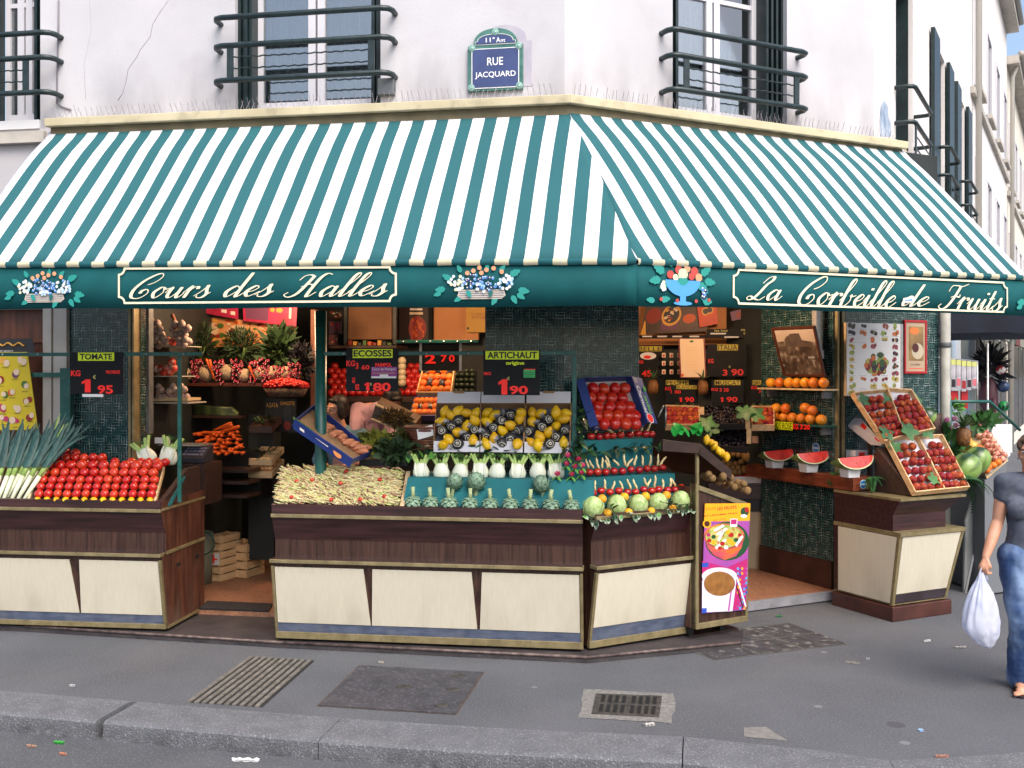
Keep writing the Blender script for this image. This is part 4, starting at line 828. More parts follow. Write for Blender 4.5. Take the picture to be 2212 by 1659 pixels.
def counter(F, W, z, panels, lab, depth=.62, body=WOODV, ends=True, mats_=None, base=True):
 """z: base, gold strip top, blue strip top, panel top, ledge top, recess top, trim bottom, trim top, rail top"""
 t = thing('display_counter', lab, 'counter', F); o = OUT; b, g_, bl, pt, lt, rt, t0, t1, rk = z
 po = lambda h: o['base'] + (o['ptop'] - o['base']) * (h - b) / (pt - b)
 m = MB(); m.prism([(.0, b), (-po(pt) + .012, pt), (-o['rec'], lt - .012), (-o['rec'], rt), (-o['up'] + .006, t0), (-o['rail'], t1), (-o['rail'], rk), (-o['rail'] + .03, rk), (depth, rk), (depth, b)], 0, W, ax='x'); bd = m.build('body', body, t)
 m = MB(); m.prism([(-o['rec'], rt + .001), (-o['up'], t0), (-o['up'] + .004, t0), (-o['rec'] + .002, rt - .004)], -.002, W + .002, ax='x'); m.prism([(-o['rail'] - .004, t1), (-o['rail'] - .004, rk), (-o['rail'] + .012, rk + .004), (-o['rail'] + .012, t1)], -.002, W + .002, ax='x'); m.build('fascia', WOODH, t)
 m = MB(); m.box(-.006, W + .006, -o['trim'], -o['up'] + .02, t0, t1); m.build('gold_trim', TRIMB, t, bev=.004)
 m = MB(); m.box(-.012, W + .012, -o['ledge'], -o['rec'] - .001, lt - .028, lt); m.build('ledge', TRIMB, t, bev=.003)
 m = MB(); m.box(-.004, W + .004, -o['ledge'] + .012, -o['rec'] - .002, lt + .0005, lt + .003); m.build('ledge_top', WOODV, t)
 for x0, x1, x2, x3 in panels:      # top left, top right, bottom left, bottom right
  m = MB(); y0, y1 = -po(bl) - .008, -po(pt - .03) - .008
  m.hexa([(x2, y0, bl), (x3, y0, bl), (x3, y0 + .012, bl), (x2, y0 + .012, bl), (x0, y1, pt - .028), (x1, y1, pt - .028), (x1, y1 + .012, pt - .028), (x0, y1 + .012, pt - .028)]); m.build('panel', CREAML, t, bev=.0015)
 m = MB(); m.hexa([(.012, -po(g_) - .003, g_), (W - .012, -po(g_) - .003, g_), (W - .012, .02, g_), (.012, .02, g_), (.012, -po(bl) - .003, bl - .002), (W - .012, -po(bl) - .003, bl - .002), (W - .012, .02, bl - .002), (.012, .02, bl - .002)]); m.build('kick_strip', BLUEM, t)
 m = MB(); m.box(-.004, W + .004, -.018, .02, b - .004, g_); m.hexa([(-.006, -.016, g_), (.016, -.016, g_), (.016, .012, g_), (-.006, .012, g_), (-.006, -po(pt) - .014, pt - .02), (.016, -po(pt) - .014, pt - .02), (.016, -po(pt) + .02, pt - .02), (-.006, -po(pt) + .02, pt - .02)])
 m.hexa([(W - .016, -.016, g_), (W + .006, -.016, g_), (W + .006, .012, g_), (W - .016, .012, g_), (W - .016, -po(pt) - .014, pt - .02), (W + .006, -po(pt) - .014, pt - .02), (W + .006, -po(pt) + .02, pt - .02), (W - .016, -po(pt) + .02, pt - .02)]); m.build('gold_frame', TRIMB, t, bev=.003)
 if base:
  m = MB(); m.box(.04, W - .04, .05, depth - .05, .045, b - .004); m.build('foot', BLACK, t)
 return t
def zs(F, c, x, ys):
 o = OUT; vs = [0, 0, -.01, -.1, -.13, -.03, -.118, -.118, -.1]
 return [hit(F, *c(x, y), v).z for y, v in zip(ys, vs)]
FM, WM = two(FW, (598, 1376), (1259, 1401), .07)
ZM = zs(FM, B2, 1389, (1650, 1614, 1540, 1062, 1032, 868, 690, 660, 582)); ZM[0] = .07
um = lambda x, y=1300, v=-.06: hit(FM, x, y, v).x
counter(FM, WM, ZM, [(.02, um(784, 1222, -.11), .02, um(801, 1350, -.02)), (um(803.5, 1222, -.11), um(1018, 1230, -.11), um(804, 1350, -.02), um(1031, 1356, -.02)), (um(1040.5, 1240, -.11), WM - .02, um(1037, 1356, -.02), WM - .02)],
  'long middle counter with three cream panels, under the beans and artichokes')
FC, WC = two(FW, (1272, 1399), (1481, 1366), .07)
ZC = zs(FC, B3, 1000, (1605, 1575, 1480, 1030, 1012, 860, 655, 632, 620)); ZC[0] = .07
ZC = [.07, ZM[1], ZM[2] + .03, ZM[3], ZM[4], ZM[5] + .03, ZM[6] + .02, ZM[7] + .02, ZM[7] + .03]
counter(FC, WC, ZC, [(.02, WC - .02, .02, WC - .02)], 'short angled corner counter with one cream panel, under the cabbages')
FA, WA = two(FW, (-75, 1343.5), (359, 1357.5), .07)
ZA = zs(FA, B1, 700, (1522, 1494, 1424, 975, 945, 778, 618, 590, 525)); ZA[0] = .07
ua = lambda x, y, v=-.06: hit(FA, x, y, v).x
counter(FA, WA, ZA, [(.0, ua(*B1(546, 970), -.11), .0, ua(*B1(636, 1415), -.02)), (ua(*B1(628, 970), -.11), WA - .02, ua(*B1(652, 1415), -.02), WA - .02)], 'left counter with two cream panels and a worn reddish side, under leeks and tomatoes', depth=.72)
# worn side of the left counter: veneer sheet with two grip holes and gold edging
t = [o for o in COL.objects if o.get('label', '').startswith('left counter')][0]
m = MB(); m.prism([(.012, ZA[0] + .02), (-.085, ZA[3]), (-.028, ZA[4]), (-.028, ZA[5]), (-.09, ZA[6]), (-.09, ZA[8]), (.7, ZA[8]), (.7, ZA[0] + .02)], WA + .001, WA + .012, ax='x'); m.build('side_panel', WOODR, t)
m = MB()
for y in (.16, .52): m.box(WA + .012, WA + .0135, y, y + .07, ZA[3] - .12, ZA[3] - .09)
m.build('grip_hole', HOLE, t)
m = MB(); m.box(WA + .012, WA + .02, -.02, .7, ZA[4] - .02, ZA[4] + .005); m.box(WA + .012, WA + .02, .0, .7, ZA[0], ZA[0] + .02); m.box(WA + .012, WA + .02, -.09, .7, ZA[7] - .015, ZA[7] + .005); m.build('edge_strip', TRIMB, t)

grime(CREAML, .05, .5, '#8d8470', .55, 5.); grime(WOODR, .05, .7, '#6e5f52', .5, 7.); grime(BLUEM, .0, .3, '#8a8a8a', .4, 9.)
# plane helpers for goods laid on slopes
def hp(F, px, py, P, n):
 I = F.inverted(); c = I @ CAM; d = I.to_3x3() @ ray(px, py); return c + d * ((P - c).dot(n) / d.dot(n))
def on(F, q, px, py, off=0): return hp(F, px, py, q.p[0] + q.n * off, q.n)
def spin(): return Matrix.Rotation(rnd.uniform(0, 6.28), 4, Vector((rnd.gauss(0, 1), rnd.gauss(0, 1), rnd.gauss(0, 1))).normalized())
def bed(name, lab, cat, F, q, mats, down=.03, th=None):     # sloping board the goods lie on
 o_ = q.p[0]; t = thing(name, lab, cat, F @ T(o_)); m = MB(); P = [p - o_ for p in q.p]; m.hexa([p - q.n * down for p in P] + [p for p in P]); m.build('board', mats, t); return t
def crate(name, lab, cat, F, q, h, th, wall, floor=None, group=None, low=None, flap=None, extra=None):
 """open box whose floor is the patch q; walls rise along its normal; low: lower bottom wall"""
 o_ = q.p[0]; t = thing(name, lab, cat, F @ T(o_), group); P = [p - o_ for p in q.p]; n = q.n; c = sum(P, Vector()) / 4
 m = MB(); m.hexa([p - n * .006 for p in P] + P); m.build('bottom', floor or wall, t)
 nm = ['front_wall', 'side_wall', 'rear_wall', 'side_wall']
 for i in range(4):
  a, b = P[i], P[(i + 1) % 4]; e = (b - a).normalized(); ou = e.cross(n); hh = low if (i == 0 and low) else h
  m = MB(); A, B = a - (e * th if i in (0, 2) else e * 0), b + (e * th if i in (0, 2) else e * 0)
  m.hexa([A - n * .006, B - n * .006, B + ou * th - n * .006, A + ou * th - n * .006, A + n * hh, B + n * hh, B + ou * th + n * hh, A + ou * th + n * hh]); m.build(nm[i], wall, t, bev=.0015)
 t['_'] = 0; del t['_']; return t

# ------------------------------------------------------------------ produce kinds
TOMM = mat('tomato skin', '#b0200e', .25, '#c02d14', 3, rand=.1, randh=.005, coat=.3); CALYX = mat('tomato calyx', '#3d6b25', .6)
TOMS = mat('small tomato skin', '#9c0f12', .2, '#b31a16', 3, rand=.12, randh=.005, coat=.3)
def tomato_proto(m_, r=1., calyx=False, name='tomato', cat='tomato'):
 m = MB(); m.ball((0, 0, 0), (r, r, r * .88), 16, 10, 0, None, lambda q, a, i: (q[0] * (1 + .02 * math.cos(5 * a)), q[1] * (1 + .02 * math.cos(5 * a)), q[2] - .16 * math.exp(-((q[0] ** 2 + q[1] ** 2) / .06)) * (1 if q[2] > 0 else -.35)))
 o = tag(m.build(name, m_), name, cat)
 if calyx:
  c = MB()
  for k in range(5): c.leaf(T(0, 0, .76 * r) @ RZ(72 * k + 10) @ RY(-18), .52 * r, .2 * r, 0, droop=.35)
  c.tube([(0, 0, .7 * r), (.03 * r, 0, .95 * r)], .05 * r, 5); c.build('calyx', CALYX, o)
 return Proto(o)
LEMM = mat('lemon skin', '#d9a800', .35, '#e3b714', 3, rand=.08, randh=.008, bump=.25, bscale=70, coat=.15)
def lemon_proto(m_, name='lemon', cat='lemon', r=(1, .8, .8)):
 m = MB(); m.ball((0, 0, 0), (.8, .8, 1), 14, 12, 0, None, lambda q, a, i: (q[0], q[1], q[2] * (1 + .16 * (abs(q[2]) > .9) + .05 * abs(q[2]) ** 6)))
 return Proto(tag(m.build(name, m_), name, cat))
ORM = mat('orange peel', '#d9650c', .4, '#e37a1a', 3, rand=.1, randh=.014, bump=.3, bscale=60, coat=.1); YOR = mat('yellow orange peel', '#dd9a10', .4, '#e6a81c', 3, rand=.08, randh=.01, bump=.3, bscale=60)
POM = mat('grapefruit peel', '#d9700f', .35, '#e6962a', 2.2, rand=.1, randh=.022, bump=.2, bscale=50, coat=.2, detail=2)
def round_proto(m_, name, cat, flat=.96, seg=16):
 m = MB(); m.ball((0, 0, 0), (1, 1, flat), seg, 10, 0, None, lambda q, a, i: (q[0], q[1], q[2] - .06 * math.exp(-(q[0] ** 2 + q[1] ** 2) / .03) * (1 if q[2] > 0 else -1)))
 return Proto(tag(m.build(name, m_), name, cat))
PEACHM = mat('peach skin', '#7d1a18', .6, '#c25a2c', 1.6, rand=.22, randh=.02, lo=.45, hi=.78, detail=2, spec=.3)
P_TOM, P_STOM, P_LEM = tomato_proto(TOMM), tomato_proto(TOMS, calyx=True, name='tomato'), lemon_proto(LEMM)
P_OR, P_YOR, P_POM, P_PEACH = round_proto(ORM, 'orange', 'orange'), round_proto(YOR, 'orange', 'orange'), round_proto(POM, 'grapefruit', 'grapefruit'), round_proto(PEACHM, 'peach', 'peach')
def nth(i): return ORD[i + 1]

# ------------------------------------------------------------------ left counter: tomatoes and leeks
qt = patch(FA, [B1(245, 530), B1(1240, 535), B1(1300, 240), B1(350, 215)], -.06, .34)
bed('tomato_tray', 'dark sloping tray under the stepped rows of large red tomatoes', 'tray', FA, qt, DARKWOOD, .03)
rows = [(475, 312, 1212, 13, -.045, .037, 'bottom row'), (418, 327, 1222, 13, .02, .037, 'second row up'), (362, 347, 1235, 13, .085, .038, 'third row up'), (304, 362, 1226, 12, .155, .041, 'fourth row up'), (246, 396, 1262, 11, .23, .044, 'fifth row up')]
for y, x0, x1, n, v, r, nm in rows:
 for i in range(n):
  p = hit(FA, *B1(x0 + (x1 - x0) * i / (n - 1), y + rnd.uniform(-3, 3) + (6 if nm[0:2] == 'fi' else 2) * i / n), v)
  P_TOM.put(FA @ T(p) @ RX(70 + rnd.uniform(-25, 25)) @ RZ(rnd.uniform(0, 360)) @ SV(r), 'large red tomato, %s from the left in the %s of the left tray' % (nth(i), nm), 'red tomatoes in the left tray')
for k, (x, y, v) in enumerate([(455, 183, .34), (533, 186, .34), (603, 188, .34), (675, 188, .34), (748, 186, .34), (818, 188, .34), (520, 132, .38), (604, 148, .38), (700, 222, .36), (770, 226, .36), (920, 222, .36), (1050, 222, .36), (1130, 224, .36), (1190, 224, .36), (1255, 224, .36), (1320, 224, .36)]):
 P_TOM.put(FA @ T(hit(FA, *B1(x, y), v)) @ RX(60) @ spin() @ S(.042), 'large red tomato heaped behind the rows, %s' % ('%s from the left of the low heap' % nth(k) if k < 6 else ['top left one', 'top right one'][k - 6] if k < 8 else '%s from the left lying flat at the back' % nth(k - 8)), 'red tomatoes in the left tray')
for i in range(13):
 p = hit(FA, *B1(300 + i * 75, 522 + (i * .3)), -.07); P_LEM.put(FA @ T(p) @ RY(90) @ RX(rnd.uniform(0, 90)) @ S(.032), 'yellow lemon, %s from the left in the row under the tomatoes' % nth(i), 'lemons edging the tomatoes')
def slat(name, lab, cat, F, pts, v0, mats, th=.02): # board standing across the slope seen edge on: quad in pixels with depths
 P = [hit(F, *p, v) for p, v in zip(pts, v0)]; o_ = P[0]; m = MB(); m.hexa([p - o_ for p in P] + [p - o_ + Vector((th, 0, 0)) for p in P]); return tag(m.build(name, mats, None, F @ T(o_)), lab, cat)
slat('tray_divider', 'pale wooden board closing the tomato tray on the right', 'divider', FA, [B1(1228, 530), B1(1300, 248), B1(1300, 300), B1(1228, 575)], [-.08, .36, .36, -.08], PALEWOOD)
slat('tray_divider', 'pale board between the leeks and the tomatoes', 'divider', FA, [B1(215, 520), B1(300, 310), B1(300, 420), B1(215, 560)], [-.08, .2, .2, -.08], PALEWOOD)
t = thing('tray_box', 'dark wooden end box beside the tomatoes, with a teal stripe', 'end box', FA @ T(hit(FA, *B1(1270, 580), -.05)))
a = hit(FA, *B1(1545, 250), .62); o2 = hit(FA, *B1(1270, 580), -.05)
m = MB(); m.prism([(-.02, 0), (-.02, .05), (.42, a.z - o2.z), (.66, a.z - o2.z), (.66, 0)], .01, .05, ax='x'); m.build('side', DARKWOOD, t)
m = MB(); m.prism([(.06, .0), (.06, .02), (.34, a.z - o2.z - .06), (.38, a.z - o2.z - .06), (.11, .0)], .05, .054, ax='x'); m.build('stripe', TEAL, t)
LEEKM = [mat('leek white', '#d3d8b4', .4, '#e4e8cf', 10, stretch=(6, 6, 1)), mat('leek pale green', '#7fa04a', .45, '#a4bb6c', 10, stretch=(6, 6, 1)), mat('leek green', '#1c3d3a', .5, '#2f5850', 6, stretch=(9, 9, 1), rand=.15)]
def leek(F, p, lean, h, seed, lab):
 g = random.Random(seed); t = thing('leek', lab, 'leek', F @ T(p), 'leeks at the left end')
 dx = lean; m = MB(); top = Vector((dx * .28, .16, .30)); P = [Vector((0, 0, 0)), top * .3, top * .6, top]
 m.tube(P[:3], [.016, .019, .02], 9, 0); m.tube(P[2:], [.0202, .022], 9, 1)
 for k in range(6): m.tube([(0, 0, .0), (g.uniform(-.02, .02), -.012 + g.uniform(-.01, .01), -.012)], .0015, 3, 0)
 m.build('shaft', LEEKM, t); m = MB()
 for k in range(7):
  s = (k - 3) / 3; W_ = g.uniform(.04, .062); L = h * g.uniform(.75, 1.08); n = 8; bend = g.uniform(-.1, .25) * (1 if k > 3 else -.4)
  vs = []
  for i in range(n + 1):
   u = i / n; c = P[2].lerp(top, .6) + Vector((dx * .35 * u + s * .09 * u + bend * u ** 3 * .5, .14 * u + .02 * math.cos(k), L * u - abs(bend) * .35 * u ** 3)); w_ = W_ * (1 - u ** 3) * .5 + .002
   vs += [c + Vector((-w_, 0, 0)), c + Vector((0, -w_ * .55 - .003, 0)), c + Vector((w_, 0, 0))]
  m.add(vs, [(3 * i + j, 3 * i + j + 1, 3 * i + j + 4, 3 * i + j + 3) for i in range(n) for j in (0, 1)], 2 if k else 1, True)
 m.build('leaves', LEEKM, t); return t
for k, (x, y, ln) in enumerate([(-60, 515, .0), (-15, 518, .1), (30, 516, .1), (60, 500, .25), (95, 516, .2), (120, 470, .35), (145, 516, .3), (170, 470, .42), (195, 518, .42), (225, 470, .5), (-100, 515, -.1)]):
 leek(FA, hit(FA, *B1(x, y), -.05 + .05 * (y < 505)), ln, rnd.uniform(.3, .42), k, 'leek with white shaft and blue green leaves, %s' % ['cut by the frame, inner one', 'first whole one from the left', 'third from the left in front', 'tucked behind, leftmost', 'fourth from the left in front', 'tucked behind, in the middle', 'front row, second from the divider', 'tucked behind, near the divider', 'front row, next to the divider', 'leaning farthest over the tomatoes', 'cut by the frame, outermost'][k])

# ------------------------------------------------------------------ bean tray
qb = patch(FM, [B2(130, 572), B2(1140, 592), B2(1190, 290), B2(185, 262)], -.075, .36)
bed('bean_tray', 'sloping tray heaped with shell beans, left half of the middle counter', 'tray', FM, qb, mat('bean bed', '#5a4630', .8, '#3d2a20', 60), .05)
BM = [mat('bean pod ' + str(i), a, .5, b, 55, stretch=(1, 1, 1), detail=2, lo=.45, hi=.6) for i, (a, b) in enumerate((('#c4bf86', '#9a7262'), ('#d0d09a', '#b89a7c'), ('#a8b35e', '#cacb8a'), ('#bfa372', '#7d4a42'), ('#d4c99c', '#bcaa74')))]
m = MB(); n = qb.n; ex = (qb.p[1] - qb.p[0]).normalized(); ey = n.cross(ex)
for k in range(2300):
 s, u = .03 + .94 * rnd.random(), .04 + .93 * rnd.random(); a = R(-26 + 12 * math.sin(s * 7 + u * 4) + rnd.gauss(0, 9)); L = rnd.uniform(.065, .11); r = rnd.uniform(.005, .0072)
 c = qb(s, u) + n * (.012 + .03 * rnd.random() + .012 * math.sin(s * 9) * math.sin(u * 5)); d = (ex * math.cos(a) + ey * math.sin(a)); e = n.cross(d); cv = rnd.uniform(-.014, .014)
 P = [c + d * L * (f - .5) + e * cv * (1 - (2 * f - 1) ** 2) + n * rnd.uniform(-.002, .002) for f in (0, .16, .5, .84, 1)]
 m.tube(P, [r * .25, r * .85, r, r * .85, r * .2], 5, rnd.choice((0, 0, 1, 1, 2, 3, 4)), cap=False)
o = m.build('shell_beans', BM, None, FM); o['kind'] = 'stuff'; o['label'] = 'heap of speckled cream shell bean pods'; o['category'] = 'beans'
for k, (x, y) in enumerate([(442, 362), (715, 292), (670, 388), (982, 360), (278, 500), (595, 520), (826, 518), (1020, 494), (320, 372)]):
 P_TOM.put(FM @ T(on(FM, qb, *B2(x, y), .05)) @ RX(30) @ S(.017), 'cherry tomato dotted on the beans, %s' % ['upper left', 'at the top edge', 'in the middle of the upper half', 'upper right', 'lower left', 'lower middle, left of two', 'lower middle, right of two', 'lower right', 'half sunk at the far upper left'][k], 'cherry tomatoes on the beans')
slat('tray_divider', 'pale ribbed wooden board between the beans and the artichokes', 'divider', FM, [B2(1140, 590), B2(1195, 292), B2(1195, 380), B2(1140, 620)], [-.09, .36, .36, -.09], PALEWOOD, .035)

# ------------------------------------------------------------------ stepped stand: fennel and artichokes
c0 = hit(FM, *A6(0, 1555), -.07); c1 = hit(FM, *A6(1305, 1300), .1)
t = thing('stepped_stand', 'teal covered stepped stand carrying fennel above artichokes', 'stand', FM @ T(um(868, 1080, -.05), -.07, ZM[8]))
X0 = um(868, 1080, -.05); zst = hit(FM, *A6(600, 1302), .1).z
m = MB(); m.hexa([(0, .05, .002), (WM - X0 + .08, .05, .002), (WM - X0 + .08, .7, .002), (0, .7, .002), (0.01, .17, zst - ZM[8]), (WM - X0 + .08, .17, zst - ZM[8]), (WM - X0 + .08, .7, zst - ZM[8]), (.01, .7, zst - ZM[8])]); m.build('step', TEAL, t)
ARTM = [mat('artichoke bract', '#536f5a', .6, '#86a58a', 5, rand=.12, c3='#6a5a6a', scale3=20, mix3=.25), mat('artichoke stem', '#8a9a6a', .6, '#a9b58a', 9, stretch=(6, 6, 1))]
def artichoke_proto(seed):
 g = random.Random(seed); t = thing('artichoke', 'artichoke', 'artichoke'); m = MB(); m.ball((0, 0, 0), (.74, .74, .8), 12, 8)
 N = 46; ga = 2.39996
 for i in range(N):      # overlapping bracts spiral from the stem (top) down to the tip
  u = i / N; th = math.pi * (.12 + .8 * u); a = i * ga; rad = .78; sx = math.sin(th)
  base = Vector((sx * math.cos(a) * rad, sx * math.sin(a) * rad, math.cos(th) * rad * 1.02))
  nrm = Vector((math.cos(a) * sx, math.sin(a) * sx, math.cos(th))); dn = Vector((math.cos(a) * math.cos(th), math.sin(a) * math.cos(th), -sx)); sd = nrm.cross(dn)
  L = .46 * (1 - .2 * u); W_ = .68 * (1 - .3 * u); vs = []
  for f, wd in ((-.25, .7), (.1, 1), (.5, .95), (.85, .55), (1, .05)):
   c = base + dn * L * f + nrm * (.05 + .03 * f * f + .08 * f)
   vs += [c - sd * W_ * wd * .5 - nrm * .05 * wd, c + nrm * .05, c + sd * W_ * wd * .5 - nrm * .05 * wd]
  m.add(vs, [(3 * k + j, 3 * k + j + 1, 3 * k + j + 4, 3 * k + j + 3) for k in range(4) for j in (0, 1)], 0, True)
 m.build('head', ARTM[:1], t); s_ = MB(); s_.tube([(0, 0, .7), (.03, 0, 1.2), (g.uniform(-.1, .1), 0, 1.95)], [.26, .21, .23], 9)
 for k in range(5): a = k * 1.3; s_.leaf(T(.2 * math.cos(a), .2 * math.sin(a), .95) @ RZ(math.degrees(a)) @ RY(-50), .35, .12)
 s_.build('stem', ARTM[1:], t); return Proto(t)
PA = [artichoke_proto(k) for k in range(3)]
ax = [1046, 1090, 1137, 1189.5, 1240, 1291.5, 1341, 1394, 1446]
for i, x in enumerate(ax):
 p = hit(FM, x / 1.17179, 1087 + i * .9, -.035); PA[i % 3].put(FM @ T(p) @ RY(rnd.uniform(-6, 6)) @ RZ(rnd.uniform(0, 360)) @ S(.066 * (1.06 if i in (2, 7) else 1), None, .064), 'green artichoke stem up, %s from the left in the front row' % nth(i), 'artichokes in the front row')
for k, (x, y, r) in enumerate([(318, 1328, .068), (490, 1330, .078), (1012, 1350, .074)]):
 p = hit(FM, *A6(x, y), .04); PA[k].put(FM @ T(p) @ RX(172 + 8 * k) @ RY(-12 + 10 * k) @ RZ(80 * k) @ S(r), 'larger artichoke head up behind the front row, %s' % ['left of the neighbouring pair', 'right of the neighbouring pair', 'standing alone at right'][k], 'artichokes standing head up')
FENM = [mat('fennel bulb', '#d2d6bf', .35, '#e2e6d6', 9, stretch=(5, 5, 1), rand=.04, coat=.1), mat('fennel stalk', '#86a84e', .45, '#b0c67e', 7, stretch=(6, 6, 1)), mat('fennel frond', '#2f5e1c', .7, '#4a7a2a', 10)]
def fennel_proto(seed):
 g = random.Random(seed); t = thing('fennel', 'fennel', 'fennel'); m = MB()
 prof = [(.05, -.95), (.6, -.93), (.9, -.72), (1.02, -.3), (1.0, .1), (.84, .5), (.7, .8), (.58, 1.0), (.4, 1.1)]
 m.lathe(prof, 20, 0, S(1, .72, 1), lambda q, a, i: (q[0] * (1 + .05 * math.cos(2 * a) + .025 * math.cos(7 * a)), q[1] * (1 + .025 * math.cos(7 * a)), q[2]))
 for sg in (-1, 1): m.tube([(sg * .35, -.6, -.85), (sg * .62, -.62, -.2), (sg * .66, -.5, .5), (sg * .7, -.3, 1.1)], [.06, .16, .18, .1], 6)
 m.build('bulb', FENM, t); s_ = MB(); f = MB()
 for x, tx, h in ((-.55, -1.25, 2.2), (-.3, -.78, 2.3), (.0, .05, 1.5), (.3, .74, 2.2), (.55, 1.25, 2.3)):
  tx += g.uniform(-.1, .1); h += g.uniform(-.12, .12); s_.tube([(x * .8, 0, .55), (x, -.03, 1.0), (tx, .02, h)], [.27, .22, .17], 8)
  for k in range(5):
   a0 = g.uniform(-60, 60); b = Vector((tx * g.uniform(.3, 1), .3, h * g.uniform(.72, .9)))
   for j in range(5):
    d = Vector((g.gauss(0, .32), g.uniform(-.1, .25), g.uniform(.15, .6))); f.add([b, b + d * .5 + Vector((.025, 0, 0)), b + d, b + d * .5 - Vector((.025, 0, 0))], [(0, 1, 2, 3)], 0, False)
 s_.build('stalks', FENM[1:], t); f.build('fronds', FENM[2:], t); return Proto(t)
PF = [fennel_proto(k + 5) for k in range(3)]
for i, x in enumerate([50, 212, 365, 524, 660, 822, 985, 1128]):
 p = hit(FM, *A6(x, 1242 + (i % 3) * 3), .24); PF[i % 3].put(FM @ T(p) @ RY(rnd.uniform(-5, 5)) @ RZ(rnd.choice((0, 180))) @ S(.062), 'white fennel bulb with cut green stalks, %s from the left on the step' % nth(i), 'fennel bulbs on the step')

# ------------------------------------------------------------------ lemon boxes
CARD = mat('white cardboard', '#d3d3da', .6, '#c6c6ce', 3); CARDB = mat('brown cardboard', '#8a6a4a', .8, '#9b7b58', 5)
n_, l_, b_ = nodes_of(mat('printed black tissue', '#26262a', .5)); wv = n_.new('ShaderNodeTexWave'); wv.wave_type = 'RINGS'; wv.inputs['Scale'].default_value = .9; wv.inputs['Distortion'].default_value = 7; wv.inputs['Detail'].default_value = 3
tc_ = n_.new('ShaderNodeTexCoord'); cr = n_.new('ShaderNodeValToRGB'); cr.color_ramp.elements[0].position = .6; cr.color_ramp.elements[1].position = .75; cr.color_ramp.elements[0].color = (*lin('#242428'), 1); cr.color_ramp.elements[1].color = (*lin('#b9b4a4'), 1)
l_.new(tc_.outputs['Object'], wv.inputs[0]); l_.new(wv.outputs[0], cr.inputs[0]); l_.new(cr.outputs[0], b_.inputs[0]); sx_ = n_.new('ShaderNodeSeparateXYZ'); gt_ = n_.new('ShaderNodeMath'); gt_.operation = 'GREATER_THAN'; gt_.inputs[1].default_value = .5; l_.new(tc_.outputs['Object'], sx_.inputs[0]); l_.new(sx_.outputs[0], gt_.inputs[0]); mm_ = n_.new('ShaderNodeMix'); mm_.data_type = 'RGBA'; l_.new(gt_.outputs[0], mm_.inputs[0]); mm_.inputs[6].default_value = (*lin('#2b2b30'), 1); l_.new(cr.outputs[0], mm_.inputs[7]); l_.new(mm_.outputs[2], b_.inputs[0]); TISS = MATS['printed black tissue']; TISW = mat('white tissue', '#b9b9bd', .8, trans=.3)
def wrapped_proto(seed):
 g = random.Random(seed); t = thing('wrapped_lemon', 'lemon', 'wrapped lemon'); m = MB(); m.ball((0, 0, 0), (.84, .84, 1.0), 14, 10, 0, None, lambda q, a, i: tuple(c * (1 + .05 * noise.noise(Vector(q) * 3 + Vector((seed, 0, 0)))) for c in q)); m.build('paper', TISS, t)
 w_ = MB()
 for k in range(4):
  a = g.uniform(0, 360); w_.leaf(T(.1, 0, .85) @ RZ(a) @ RY(g.uniform(-60, 10)), .75, .8, 0, droop=-.2, fold=.7, n=3)
 w_.build('tissue_tip', TISW, t); return Proto(t)
PW = [wrapped_proto(k) for k in range(3)]
BX = [((165, 1046), (528, 1046), (532, 742), (190, 742)), ((536, 1046), (872, 1050), (884, 742), (540, 742)), ((884, 1052), (1238, 1056), (1250, 742), (900, 742))]
LM = [([(240, 772), (290, 797), (412, 776), (485, 780), (218, 843), (480, 840), (412, 887), (343, 932), (270, 985), (467, 1006), (225, 1032), (345, 765)], [(350, 828), (290, 876), (480, 916), (222, 922), (415, 966), (345, 1024)]),
  ([(580, 775), (637, 795), (850, 775), (578, 846), (836, 822), (768, 877), (705, 926), (636, 986), (820, 1022), (572, 1026)], [(766, 782), (690, 842), (636, 896), (838, 906), (566, 946), (762, 970), (700, 1014)]),
  ([(940, 772), (1005, 782), (1128, 776), (1205, 780), (940, 846), (1190, 824), (1132, 882), (1068, 936), (1000, 972), (935, 1016), (1190, 1018), (985, 1036)], [(1060, 828), (1015, 886), (920, 922), (1200, 904), (1135, 966), (1075, 1024)])]
